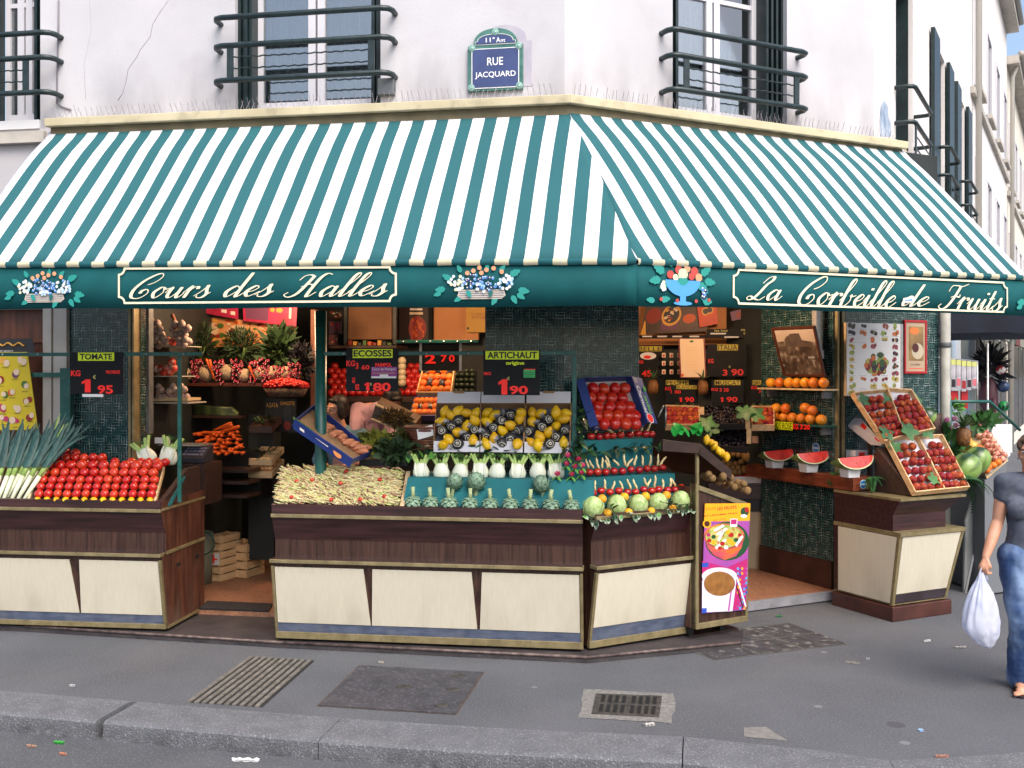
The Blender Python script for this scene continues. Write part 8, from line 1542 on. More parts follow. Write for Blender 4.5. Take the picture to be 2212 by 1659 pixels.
for k in range(9):
 x, y = 480 + 72 * (k % 3), [735, 810, 890][k // 3]; poster(FL, 2.7, A7, [(x - 17, y + 20), (x + 17, y + 20), (x + 17, y - 22), (x - 17, y - 22)], 'little pink jar card beside the cream price list, %s in the %s row' % (['left', 'middle', 'right'][k % 3], ['top', 'middle', 'bottom'][k // 3]), FRUITY[3], [(.5, .4, .3, .3, 5, 10)], k, 'jar_card', 'card')
PINA = [mat('pineapple hide', '#5a3a1c', .6, '#8a5a2a', 14, bump=.5, bscale=30), mat('pineapple leaf', '#35502f', .5, '#54704a', 7)]
def pineapple(F, p, sc_, lab, tilt=0, leaves=26, M0=None):
 t = thing('pineapple', lab, 'pineapple', F @ T(p) @ RY(tilt)); m = MB(); m.lathe([(.3, -1), (.62, -.85), (.8, -.3), (.8, .3), (.6, .85), (.25, 1)], 16, 0, S(sc_, sc_, sc_ * 1.1), lambda q, a, i: (q[0] * (1 + .05 * math.cos(8 * a + i)), q[1] * (1 + .05 * math.cos(8 * a + i)), q[2])); m.build('fruit', PINA[0], t); m = MB()
 for k in range(leaves): m.leaf(T(0, 0, sc_) @ RZ(k * 137.5) @ RY(-82 + 62 * k / leaves), sc_ * 2.1 * (1 - .35 * k / leaves), sc_ * .26, 0, droop=.25)
 m.build('crown', PINA[1:], t); return t
for k, (x, y) in enumerate([(380, 1030), (845, 1035)]): pineapple(FL, hit(FL, *A7(x, y), 2.5), .07, 'dim pineapple between the inner price boards, %s of two' % ('left', 'right')[k], leaves=14)
FRm = [(('inner peach crate', [(505, 1425), (810, 1425), (800, 1260), (505, 1250)]), P_PEACH, 'peach'), (('inner grape crate', [(870, 1420), (1240, 1420), (1220, 1250), (860, 1250)]), None, 'grapes'), (('lower grape crate', [(950, 1620), (1250, 1640), (1250, 1450), (945, 1440)]), None, 'grapes'), (('inner nectarine crate', [(1310, 1430), (1500, 1430), (1500, 1260), (1310, 1260)]), P_PEACH, 'nectarine')]
for k, ((nm, quad), pr, kind) in enumerate(FRm):
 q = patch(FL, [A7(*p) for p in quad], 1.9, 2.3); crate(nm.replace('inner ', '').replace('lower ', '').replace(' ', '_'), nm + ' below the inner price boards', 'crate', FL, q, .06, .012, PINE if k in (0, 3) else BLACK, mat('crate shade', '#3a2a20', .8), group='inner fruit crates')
 if pr:
  for r_ in range(4):
   for c_ in range(6 if k == 0 else 4): pr.put(FL @ T(q((c_ + .5) / (6 if k == 0 else 4), (r_ + .4) / 4) + q.n * .035) @ spin() @ S(.042), '%s in the %s' % (kind, nm), '%ss in the %s' % (kind, nm))
 else:
  m = MB(); gg = random.Random(k)
  for i in range(160): m.ball(q(gg.random(), gg.random()) + q.n * gg.uniform(.01, .05), (.015, .015, .017), 7, 5)
  o = m.build('grapes', mat('black grapes', '#120f18', .3, '#241c2c', 20), None, FL); o['kind'] = 'stuff'; o['label'] = 'dark grapes filling the ' + nm; o['category'] = 'grapes'
for k, (x, y) in enumerate([(605, 1225), (670, 1225), (745, 1225), (1320, 1225), (1390, 1225), (1455, 1230)]): PAV.put(FL @ T(hit(FL, *A7(x, y), 2.35)) @ S(.05), 'green round fruit on the ledge under the inner boards, %s from the left' % nth(k), 'green fruit under the boards')
for k, (x, y) in enumerate([(1235, 1270), (880, 1370), (1340, 1290), (920, 1420)]): vine_leaf(FL, hit(FL, *A7(x, y), 1.8), .11, 60 * k, 'dim vine leaf among the inner crates, %s' % nth(k))
# low fruit table seen past the poster stand
VT = hitz(FL, *B3(1890, 1080), .085).y; p, q = hit(FL, *B3(1560, 640), VT), hit(FL, *B3(2132, 385), VT)
t = thing('fruit_table', 'inner fruit table with brown edge, cream base and produce heaped on top', 'table', FL @ T(p.x, VT, .085)); m = MB(); W_ = q.x - p.x; Zt = hit(FL, *B3(1800, 390), VT).z - FZ; m.box(0, W_, 0, 1.0, Zt - .16, Zt); m.build('top', WOODH, t); m = MB(); m.box(.02, W_, .05, .98, Zt - .3, Zt - .16); m.build('recess', BLACK, t); m = MB(); m.box(.02, W_, .06, .98, 0, Zt - .3); m.build('base', mat('dim cream base', '#a8987c', .6), t)
MELM = mat('melon netting', '#a06a34', .7, '#8a7a44', 7, rand=.12, c3='#c9a070', scale3=20, mix3=.5)
m = MB(); m.ball((0, 0, 0), 1, 20, 12, 0, None, lambda q, a, i: (q[0] * (1 + .035 * abs(math.cos(5 * a))), q[1] * (1 + .035 * abs(math.cos(5 * a))), q[2] * .92)); PME = Proto(tag(m.build('melon', MELM), 'm', 'melon'))
for k, (x, y, v, r) in enumerate([(1985, 85, VT + .5, .1), (2060, 40, VT + .65, .1), (1890, 175, VT + .3, .09), (2085, 130, VT + .4, .09), (1960, 180, VT + .3, .085), (2110, 210, VT + .2, .08)]): PME.put(FL @ T(hit(FL, *B3(x, y), v)) @ RY(20 * k) @ S(r), 'ribbed orange brown melon on the inner fruit table, %s' % ['big left upper', 'topmost at right', 'left lower', 'right of the big left one', 'in front of the middle', 'lowest at right'][k], 'melons on the fruit table')
FIG = mat('brown pear skin', '#6a4a24', .6, '#8a6a3c', 6, rand=.2); PFG = round_proto(FIG, 'pear', 'pear', 1.1, 10)
k = 0
for y, xs, v in ((300, range(1560, 2000, 42), VT + .08), (265, range(1580, 1960, 44), VT + .16), (230, range(1600, 1860, 44), VT + .24), (130, range(1740, 1860, 40), VT + .4), (165, range(1720, 1840, 40), VT + .34)):
 for i, x in enumerate(xs): PFG.put(FL @ T(hit(FL, *B3(x, y + rnd.uniform(-8, 8)), v)) @ spin() @ S(.036 * rnd.uniform(.85, 1.15)), 'small brown fruit heaped on the inner fruit table', 'brown fruit on the fruit table')
for k, x in enumerate([1755, 1855, 1950]): punnet(FL, hit(FL, *B3(x, 385), VT + .06), 'white punnet of dark red fruit at the table edge, %s from the left' % nth(k), PUN, .16, .12, .07, BERRY, grp='punnets on the fruit table')
sbox('price_tag', 'pinkish upright price tag above the punnets', 'tag', FL, B3(1920, 300), B3(1950, 235), VT - .02, VT - .015, mat('pink tag', '#b08a7a', .6)); sbox('price_tag', 'pale rounded price tag in front of the melons', 'tag', FL, A7(1305, 1555), A7(1365, 1490), VT - .02, VT - .015, mat('pink tag', '#b08a7a', .6))
for k, (x, y0, y1) in enumerate([(835, 1218, 1290), (1265, 1230, 1420), (1275, 1420, 1560)]): sbox('crate_end', 'upright pale crate end standing in the inner fruit display, %s from the left' % nth(k), 'crate end', FL, A7(x - 22, y1), A7(x + 22, y0), 1.85, 1.88, PINE)
P = [hit(FC, *A6(*p), .5) for p in ((1945, 810), (2005, 890), (2008, 715), (1990, 715))]; m = MB(); m.tube([p - P[0] for p in (P[0], P[3])], .008, 6); m.tube([p - P[0] for p in (P[1], P[2])], .008, 6); tag(m.build('metal_frame', STEEL, None, FC @ T(P[0])), 'thin steel frame right of the blue tomato crate', 'frame')
# --- things hanging round the left door: yellow chart
poster(FL, -.14, A4, [(-60, 1250), (245, 1250), (165, 660), (-60, 660)], 'yellow chart of exotic fruits with a dark heading at the far left', mat('yellow chart', '#c9b21c', .5), [(.5, .93, 1.0, .105, 7, 4)], 1, 'fruit_chart', 'chart')
o = [x for x in COL.objects if x.get('label', '').startswith('yellow chart')][0]
m = MB(); gg = random.Random(4)
o0 = hit(FL, *A4(-60, 1250), -.14)
fx = [(30, 810, 1), (140, 800, 3), (95, 885, 6), (160, 965, 4), (20, 1020, 4), (80, 1005, 0), (175, 1060, 2), (20, 1110, 5), (110, 1105, 3), (195, 1160, 2), (95, 1195, 5), (25, 1180, 5), (5, 930, 2)]
for x, y, mi in fx:
 for j in range(3):
  p = hit(FL, *A4(x + gg.uniform(-16, 16), y + gg.uniform(-12, 12)), -.145) - o0; m.disc(p.x, p.z, gg.uniform(.022, .034), -.0 + .0004 * j, 12, mi if j < 2 else 3, T(0, -.006, 0) @ WALL)
 p = hit(FL, *A4(x, y + 38), -.146) - o0; m.rect(p.x - .03, p.x + .03, p.z, p.z + .004, .0004, 7, T(0, -.006, 0) @ WALL)
pts = [hit(FL, *A4(x, 695 + 9 * math.sin(x / 11)), -.147) - o0 for x in range(-50, 165, 6)]; m.tube([(p.x, -.008, p.z) for p in pts], .008, 5, 1)
a, b = hit(FL, *A4(-50, 745), -.147) - o0, hit(FL, *A4(85, 728), -.147) - o0; write(m, 'fruits et saveurs', (a.x, b.x, a.z, b.z), 8, T(0, -.0075, 0) @ WALL)
m.build('print', FRUITY, o)
bush(FL, A5, 1330, 1585, 150, 45, .72, 'brown dried leaves filling the slanted box before the bending man', 51, [mat('dried leaves', '#4a3a1c', .7, '#6e5a30', 8)], 160, .08, .03, 'dried_plants', 'plants', False)
# ================================================================== people
SKIN = mat('skin', '#b98468', .5, '#c9957a', 9, sss=.08); HAIRD = mat('dark hair', '#17110e', .5, '#2c211b', 30, stretch=(4, 4, 1)); HAIRB = mat('brown hair', '#3a2a20', .5, '#5c4636', 30, stretch=(6, 6, 1))
folds = bpy.data.textures.new('cloth folds', 'CLOUDS'); folds.noise_scale = .11; folds.noise_depth = 2
crum = bpy.data.textures.new('plastic creases', 'CLOUDS'); crum.noise_scale = .05; crum.noise_depth = 3
def fuse(o, vox, smooth=3, disp=0, tex=None):      # overlapping volumes become one continuous surface
 r_ = o.modifiers.new('fuse', 'REMESH'); r_.mode = 'VOXEL'; r_.voxel_size = vox; r_.use_smooth_shade = True
 s_ = o.modifiers.new('smooth', 'SMOOTH'); s_.iterations = smooth; s_.factor = .5
 if disp: d = o.modifiers.new('folds', 'DISPLACE'); d.texture = tex or folds; d.strength = disp; d.mid_level = .5; d.texture_coords = 'LOCAL'
 return o
def limb(m, A, B, r0, r1, fx=1., fy=1., n=11, bulge=0):
 A, B = Vector(A), Vector(B)
 for i in range(n + 1):
  t = i / n; r = lerp(r0, r1, t) + bulge * math.sin(math.pi * t); m.ball(A.lerp(B, t), (r * fx, r * fy, r), 12, 8)
def hand(m, W, d, side, palm, curl=0.6):           # wrist, pointing direction, thumb side, palm normal
 d, side, palm = Vector(d).normalized(), Vector(side).normalized(), Vector(palm).normalized(); c = W + d * .045
 for i in range(4): m.ball(W + d * (.015 + .02 * i) , (.02 + .004 * i, .02 + .004 * i, .02 + .004 * i), 8, 6)
 for k, (o_, L) in enumerate(((.030, .070), (.011, .078), (-.008, .073), (-.026, .058))):
  p = W + d * .085 + side * o_; q = p + d * L * .42 + palm * L * .18 * curl; r_ = q + d * L * (.32 - .3 * curl) + palm * L * .42 * curl; e = r_ + (palm * .3 - d * .35 * curl) * L * .5
  m.tube([W + d * .05 + side * o_ * .9, p, q, r_, e], [.013, .0105, .0095, .0085, .007], 7)
 b = W + d * .03 + side * .026; m.tube([W + d * .015 + side * .012, b, b + d * .03 + side * .018 + palm * .01, b + d * .055 + side * .015 + palm * .025], [.014, .0125, .0105, .008], 7)
def head(m, c, f, up, s=1.):
 f, up = Vector(f).normalized(), Vector(up).normalized(); rt = f.cross(up).normalized(); up = rt.cross(f); Mx = Matrix((rt, f, up)).transposed().to_4x4(); Mx.translation = c; Mx = Mx @ S(s)
 m.ball((0, -.012, .022), (.076, .094, .094), 18, 12, 0, Mx); m.ball((0, .022, -.045), (.058, .066, .072), 16, 10, 0, Mx); m.ball((0, .062, -.092), (.026, .022, .02), 10, 8, 0, Mx)
 m.tube([(0, .088, .022), (0, .104, -.008), (0, .112, -.024)], [.010, .013, .015], 8, 0, M=Mx); m.ball((-.012, .098, -.028), .011, 8, 6, 0, Mx); m.ball((.012, .098, -.028), .011, 8, 6, 0, Mx)
 for sx in (-1, 1):
  m.ball((sx * .03, .078, .028), (.024, .014, .009), 8, 6, 0, Mx); m.ball((sx * .077, -.012, -.012), (.010, .02, .032), 8, 6, 0, Mx); m.ball((sx * .042, .06, -.03), (.022, .02, .02), 8, 6, 0, Mx)
 m.ball((0, .083, -.058), (.026, .012, .012), 8, 6, 0, Mx); return Mx
def face(t, Mx):
 m = MB()
 for sx in (-1, 1): m.ball((sx * .031, .086, .008), (.013, .007, .008), 10, 7, 0, Mx); m.ball((sx * .031, .0915, .008), (.0058, .0035, .0058), 8, 6, 1, Mx); m.tube([(sx * .016, .092, .027), (sx * .032, .094, .032), (sx * .048, .084, .027)], .003, 5, 1, M=Mx)
 m.build('eyes', [mat('eye white', '#cfc8c4', .3), mat('iris', '#1c1410', .3)], t); m = MB(); m.ball((0, .094, -.054), (.024, .006, .005), 10, 6, 0, Mx); m.ball((0, .093, -.062), (.019, .006, .006), 10, 6, 0, Mx); m.build('lips', mat('lips', '#9a4a42', .4), t)
# the shopper walking in from the right with a carrier bag
Yp = 6.72; wp = lambda x, y, d=0: hit(FW, *B4(x, y), Yp + d)
g0 = hitz(FW, *B4(1700, 1640), 0); org = Vector((g0.x, Yp, 0)); L_ = lambda x, y, d=0: wp(x, y, d) - org
t = thing('person', 'person in grey top and faded jeans carrying a white bag at right', 'person', T(org))
shl, shr = L_(1545, 408, .0), L_(1860, 408, .02); ell, wrl = L_(1502, 640, .02), L_(1430, 850, -.06); elr, wrr = L_(1905, 630, .05), L_(1900, 820, -.08)
hpl, hpr = L_(1610, 850, 0), L_(1790, 850, 0); knl, knr = L_(1640, 1235, -.06), L_(1800, 1225, .1); anl, anr = L_(1635, 1575, .06), L_(1800, 1520, .32)
ck = L_(1700, 480, 0); nk = L_(1702, 350, .0); hc = L_(1702, 225, -.02); pv = L_(1700, 830, 0); wa = L_(1700, 690, 0)
m = MB(); limb(m, nk - Vector((0, 0, .03)), hc - Vector((0, -.015, .05)), .056, .052, n=4); limb(m, ck, nk - Vector((0, 0, .05)), .1, .06, 1.2, .8)
limb(m, pv, wa, .125, .11, 1.25, .82); limb(m, wa, ck, .11, .118, 1.25, .82); limb(m, shl, shr, .056, .056, 1, 1, 10)
for sh, el, wr in ((shl, ell, wrl), (shr, elr, wrr)): limb(m, sh, el, .05, .038, bulge=.005); limb(m, el, wr, .04, .026, bulge=.006)
for hp_, kn, an in ((hpl, knl, anl), (hpr, knr, anr)): limb(m, hp_, kn, .085, .055); limb(m, kn, an, .055, .036, bulge=.008)
for an, tz in ((anl, 0), (anr, .0)):
 f = Vector((-.08, -.17, 0)); b = Vector((an.x, an.y, .032)); limb(m, an, b + Vector((0, .02, .012)), .036, .034, n=3); limb(m, b, b + f, .034, .03, 1.1, 1, 5)
 for k in range(5): o_ = b + f * 1.08 + Vector((-.036 + .018 * k, .006 * abs(k - 1), -.008)); m.tube([o_, o_ + f * .16, o_ + f * (.3 - .025 * k)], [.012, .0115, .009] if k else [.012, .015, .012], 7)
hand(m, wrl, (L_(1412, 930, -.08) - wrl), Vector((.35, -.9, 0)), Vector((.9, .35, 0)), 1.0); hand(m, wrr, Vector((.1, -.3, -1)), Vector((-.3, -.9, 0)), Vector((-.9, .2, 0)), .5)
Mx = head(m, hc, Vector((-.62, -.78, -.05)), Vector((.03, 0, 1))); bd = m.build('body', SKIN, t); fuse(bd, .0065, 4); face(t, Mx)
m = MB(); m.ball((0, -.03, .045), (.088, .098, .088), 18, 12, 0, Mx); m.ball((0, -.075, -.0), (.075, .06, .085), 14, 10, 0, Mx); m.ball((0, .055, .083), (.058, .03, .022), 12, 8, 0, Mx); m.ball((.06, .02, .05), (.025, .055, .045), 10, 8, 0, Mx); m.ball((-.06, .02, .05), (.025, .055, .045), 10, 8, 0, Mx); m.ball((0, -.13, .02), (.035, .045, .04), 12, 8, 0, Mx); fuse(m.build('hair', HAIRB, t), .008, 2, .008)
m = MB(); m.ball((.082, -.006, -.048), .007, 8, 6, 0, Mx); m.ball((-.082, -.006, -.048), .007, 8, 6, 0, Mx); m.build('earrings', STEEL, t)
TEE = mat('grey jersey', '#3d4350', .9, '#4c5260', 12, c3='#8a8f9a', scale3=9, mix3=.12); m = MB()
limb(m, L_(1700, 845, 0), wa, .148, .128, 1.25, .86, 9); limb(m, wa, ck, .128, .132, 1.25, .86, 9); limb(m, ck, L_(1700, 425, .01), .13, .1, 1.3, .82, 4); limb(m, shl + Vector((.02, 0, 0)), L_(1640, 395, .01), .07, .066, 1, .95, 4); limb(m, shr - Vector((.02, 0, 0)), L_(1765, 395, .01), .07, .066, 1, .95, 4)
for sh, el in ((shl, ell), (shr, elr)): limb(m, sh, sh.lerp(el, .34), .072, .064, 1, 1, 5)
for sx in (-1, 1): m.ball(L_(1700 + sx * 78, 560, -.075), (.075, .06, .075), 12, 8)
fuse(m.build('t_shirt', TEE, t), .011, 4, .022)
JEAN = mat('faded denim', '#2a4672', .85, '#8fa8c8', 3.2, stretch=(1.6, 1.6, .8), detail=5, lo=.42, hi=.75, bump=.15, bscale=300); m = MB(); limb(m, L_(1700, 800, 0), L_(1700, 880, 0), .142, .15, 1.2, .85, 5)
for hp_, kn, an in ((hpl, knl, anl), (hpr, knr, anr)): limb(m, hp_, kn, .118, .082, 1, 1, 11); limb(m, kn, an + Vector((0, 0, .0)), .08, .088, 1, 1.05, 11)
fuse(m.build('jeans', JEAN, t), .011, 4, .026)
m = MB()
for an in (anl, anr):
 b = Vector((an.x, an.y, 0)); f = Vector((-.08, -.17, 0)); c = b + f * .62; e = f.normalized(); sd = Vector((-e.y, e.x, 0)); pts = []
 for i in range(20): a = 6.283 * i / 20; pts.append(c + e * .145 * math.cos(a) + sd * (.05 + .008 * math.cos(a)) * math.sin(a))
 m.prism([(p.x, p.y) for p in pts], .002, .016, ax='z'); p = b + f * 1.12
 for s_ in (-1, 1): m.tube([p + Vector((0, 0, .02)), p - e * .05 + sd * s_ * .03 + Vector((0, 0, .05)), b + f * .35 + sd * s_ * .045 + Vector((0, 0, .018))], .006, 6)
m.build('flip_flops', mat('dark sandal', '#241a20', .6), t)
hd_ = L_(1413, 945, -.09)
tb = thing('carrier_bag', 'bulging white plastic carrier bag hanging from the shopper at the right edge', 'bag', T(org + hd_)); prof = [(945, 12, 0), (985, 22, 0), (1040, 55, 0), (1100, 78, 0), (1180, 98, -4), (1260, 108, -8), (1310, 100, -4), (1350, 72, 12), (1385, 40, 30), (1402, 12, 40)]
m = MB(); n = 64; k_ = .001126
for y, hw, ox in prof:
 for j in range(n):
  a = 6.283 * j / n; rr = hw * k_ * (1 + .09 * math.cos(3 * a + y * .01) + .05 * math.cos(7 * a) + .09 * max(0, 1 - (y - 985) / 300) * math.sin(11 * a + 1.5 * math.sin(3 * a))); m.v.append((rr * math.cos(a) + (ox - 8) * k_, rr * .62 * math.sin(a), -(y - 945) * k_ * .98))
for i in range(len(prof) - 1):
 for j in range(n): m.f.append((i * n + j, (i + 1) * n + j, (i + 1) * n + (j + 1) % n, i * n + (j + 1) % n)); m.m.append(0); m.s.append(True)
o = m.build('bag_body', mat('white plastic film', '#dfe2ee', .3, '#cdd3e6', 8, trans=.35), tb); s_ = o.modifiers.new('sub', 'SUBSURF'); s_.levels = 2; s_.render_levels = 2; d = o.modifiers.new('creases', 'DISPLACE'); d.texture = crum; d.strength = .014; d.texture_coords = 'LOCAL'
m = MB()
for sx in (-1, 1): m.tube([(sx * .03, 0, -.06), (sx * .02, .0, .0), (sx * .006, .0, .035), (-sx * .01, .0, .03)], [.016, .011, .009, .008], 7, flat=.5)
m.build('handle', MATS['white plastic film'], tb)
# shopkeepers behind the counter
def keeper(lab, base, J, shirt, hairm, fwd, hair_long, apron=None):
 t = thing('person', lab, 'person', FL @ T(base)); m = MB(); V = {k: Vector(v) for k, v in J.items()}
 limb(m, V['pelvis'], V['chest'], .12, .12, 1.25, .85); limb(m, V['chest'], V['neck'], .11, .058); limb(m, V['neck'], V['head'] - (V['head'] - V['neck']) * .3, .055, .05, n=4)
 for s in 'lr':
  limb(m, V['sh' + s], V['el' + s], .05, .04); limb(m, V['el' + s], V['wr' + s], .042, .027); limb(m, V['hip' + s], V['kn' + s], .085, .058); limb(m, V['kn' + s], V['an' + s], .056, .036); limb(m, V['an' + s] - Vector((0, 0, .03)), V['an' + s] + Vector((0, -.15, -.04)), .036, .03); limb(m, V['chest'] + Vector((0, 0, .1)), V['sh' + s], .07, .055, n=5)
  d = (V['wr' + s] - V['el' + s]).normalized(); hand(m, V['wr' + s], d, Vector((1 if s == 'l' else -1, 0, .2)), Vector((0, -.6, -.8)), .6)
 up = (V['head'] - V['neck']).normalized(); Mx = head(m, V['head'], fwd, up); fuse(m.build('body', SKIN, t), .009, 4); face(t, Mx)
 m = MB(); m.ball((0, -.03, .05), (.088, .1, .085), 16, 10, 0, Mx); m.ball((0, -.07, -.01), (.08, .058, .1 if hair_long else .07), 12, 8, 0, Mx); m.ball((0, .05, .088), (.06, .03, .02), 10, 8, 0, Mx)
 for sx in (-1, 1): m.ball((sx * .072, .0, .02 if not hair_long else -.02), (.022, .05, .05 if not hair_long else .09), 10, 8, 0, Mx)
 fuse(m.build('hair', hairm, t), .009, 2, .008)
 m = MB(); limb(m, V['pelvis'] - Vector((0, 0, .05)), V['chest'], .15, .148, 1.25, .9, 9); limb(m, V['chest'], V['neck'] - (V['neck'] - V['chest']) * .3, .14, .09, 1.2, .85, 5)
 for s in 'lr': limb(m, V['chest'] + (V['neck'] - V['chest']) * .4, V['sh' + s], .085, .075, n=5); limb(m, V['sh' + s], V['el' + s], .075, .062); 
 fuse(m.build('shirt', shirt, t), .013, 4, .025)
 m = MB()
 for s in 'lr': limb(m, V['hip' + s], V['kn' + s], .105, .08); limb(m, V['kn' + s], V['an' + s] + Vector((0, 0, .03)), .08, .065)
 limb(m, V['hipl'], V['hipr'], .11, .11); fuse(m.build('trousers', mat('dark trousers', '#1c1e26', .8, '#262a34', 8), t), .014, 3, .015)
 if apron: m = MB(); limb(m, V['chest'] + Vector((0, -.06, 0)), V['pelvis'] + Vector((0, -.06, -.2)), .11, .13, 1.1, .7); fuse(m.build('apron', apron, t), .014, 3, .015)
def stand_J(px_head, v, lean, hand_y, F=FL):
 h = hit(F, *A5(*px_head), v); base = Vector((h.x - lean[0], v - lean[1], FZ)); H = h.z - FZ; J = dict(head=(lean[0], lean[1], H), hipl=(-.1, 0, .86), hipr=(.1, 0, .86), knl=(-.11, -.02, .46), knr=(.11, -.02, .46), anl=(-.11, .02, .08), anr=(.11, .02, .08), pelvis=(0, .0, .92))
 return base, J, H
b, J, H = stand_J((675, 1475), 1.15, (-.06, -.2), 0)
J.update(chest=(-.02, -.08, H - .42), neck=(-.045, -.15, H - .16), shl=(-.2, -.1, H - .26), shr=(.17, -.1, H - .27), ell=(-.25, -.2, H - .5), elr=(.22, -.2, H - .5), wrl=(-.14, -.38, H - .52), wrr=(.1, -.38, H - .54))
keeper('dark haired shopkeeper in blue top and pale pink overall beside the green pole', b, J, mat('dusty blue top', '#5a7a8a', .85, '#7aa0b0', 6), HAIRD, Vector((-.55, -.8, -.15)), True, mat('pale pink overall', '#b98a84', .85, '#cfa8a0', 9))
b, J, H = stand_J((1300, 1385), 1.5, (.3, -.32), 0)
J.update(chest=(.0, -.06, H - .2), neck=(.17, -.2, H - .06), shl=(-.14, -.1, H - .1), shr=(.16, -.04, H - .13), ell=(-.1, -.28, H - .36), elr=(.28, -.2, H - .4), wrl=(.1, -.42, H - .45), wrr=(.32, -.4, H - .48))
J['pelvis'] = (-.02, .04, .9)
keeper('bending shopkeeper with short dark hair in a lilac pink shirt behind the bean counter', b, J, mat('lilac pink shirt', '#a5838f', .85, '#bf9aa6', 6), HAIRD, Vector((.55, -.35, -.75)), False)

# ================================================================== side street
BS = FS; tS = lambda px, v=0: hit(FS, px, 800, v).x
def facade2(a, b, top, lab, m_, floors, seed):
 t = thing('apartment_building', lab, 'building', FS @ T(a, 0, 0)); W_ = b - a; m = MB(); m.box(0, W_, .0, 8, 0, top); m.build('wall', m_, t); m = MB(); m.box(-.02, W_, -.3, .0, top - .22, top); m.build('cornice', STONE, t); m = MB(); m.tube([(0, -.34, top + .02), (W_, -.34, top + .02)], .08, 8); m.tube([(.35, -.3, top), (.35, -.12, top - .5), (.35, -.1, 0)], .055, 8); m.build('gutter_pipe', mat('pale pipe', '#a5a29c', .6), t); n = max(2, int(W_ / 2.2))
 for x in range(int(W_ / 2.4)):
  o = MB(); o.box(x * 2.4 + .3, x * 2.4 + 2.3, -.03, -.005, .4, 2.9); wn = o.build('shop_window', mat('dim shop window', '#2c3236', .2, '#5a5248', 1.4), t); o = MB(); o.box(x * 2.4 + .2, x * 2.4 + 2.4, -.09, -.0, 2.95, 3.4); o.build('fascia', mat('fascia ' + str((x + seed) % 3), ['#6a2a24', '#8a8578', '#2a4a3c'][(x + seed) % 3], .5), wn)
 for f in floors:
  m = MB(); m.box(0, W_, -.08, 0, f - .32, f - .2); m.build('string_course', STONE, t)
  for k in range(n):
   x = W_ * (k + .5) / n; o = MB(); o.box(x - .5, x + .5, -.012, .01, f, f + 1.7); wn = o.build('window', mat('distant pane', '#4a5358', .15), t); o = MB(); o.box(x - .56, x - .5, -.05, .0, f, f + 1.76); o.box(x + .5, x + .56, -.05, 0, f, f + 1.76); o.box(x - .5, x + .5, -.05, 0, f + 1.7, f + 1.76); o.box(x - .02, x + .02, -.03, -.013, f, f + 1.7); o.build('frame', WHITEPVC, wn)
   o = MB(); o.box(x - .62, x + .62, -.14, -.055, f - .09, f - .001); o.build('sill', STONE, wn)
facade2(9.55, 19.5, 11.4, 'pale apartment building down the side street with a roof gutter and downpipe', PLASTER_SIDE, (4.4, 7.5), 1)
facade2(19.55, 34, 10.6, 'farther pale apartment building down the side street, behind the first', mat('cream side plaster', '#d6cfc0', .85, '#e2dccf', 1), (4.2, 7.2), 2)
facade2(34.05, 60, 12, 'farthest pale building at the end of the side street', mat('grey side plaster', '#cfcdc9', .85, '#dcdad6', 1), (4.4, 7.6), 3)
# neighbouring shop
t = thing('neighbouring_shop', 'white and blue shop front next along the side street', 'shop front', FS @ T(3.0, 0, 0)); m = MB(); m.box(0, 6.3, -.12, -.0, 2.9, 3.5); m.build('fascia', mat('shop fascia navy', '#1c2440', .5), t); m = MB()
for x in (0, 1.5, 3.6, 6.1): m.box(x, x + .12, -.12, 0, 0, 2.9)
m.build('pilaster', WHITE, t); m = MB(); m.box(.12, 1.5, -.06, -.02, .3, 2.9); m.box(1.62, 3.6, -.06, -.02, .5, 2.9); m.box(3.72, 6.1, -.06, -.02, .5, 2.9); m.build('window', mat('pale blue shop window', '#6f9fc8', .15, '#b9d2e2', 1.2), t)
t = thing('shop_awning', 'dark navy awning of the neighbouring shop down the side street', 'awning', FS @ T(2.9, 0, 0)); m = MB(); m.prism([(0, 3.3), (-1.35, 2.84), (-1.35, 2.58), (-1.3, 2.58), (-1.0, 2.62), (0, 2.62)], 0, 3, ax='x'); m.build('canvas', mat('navy canvas', '#10141f', .8, '#182032', 4), t)
t = thing('shop_awning', 'beige awning with dark red edging farther along the side street', 'awning', FS @ T(6.6, 0, 0)); m = MB(); m.prism([(0, 3.15), (-1.9, 2.5), (-1.9, 2.15), (-1.86, 2.15), (-1.86, 2.42), (0, 3.05)], 0, 4, ax='x'); m.build('canvas', mat('beige canvas', '#b9ab90', .8, '#cbbfa6', 4), t); m = MB(); m.tube([(-.01, 0, 3.15), (-.01, -1.9, 2.5), (4, -1.92, 2.5)], .035, 6); m.build('red_edging', mat('dark red edging', '#5c1a20', .6), t)
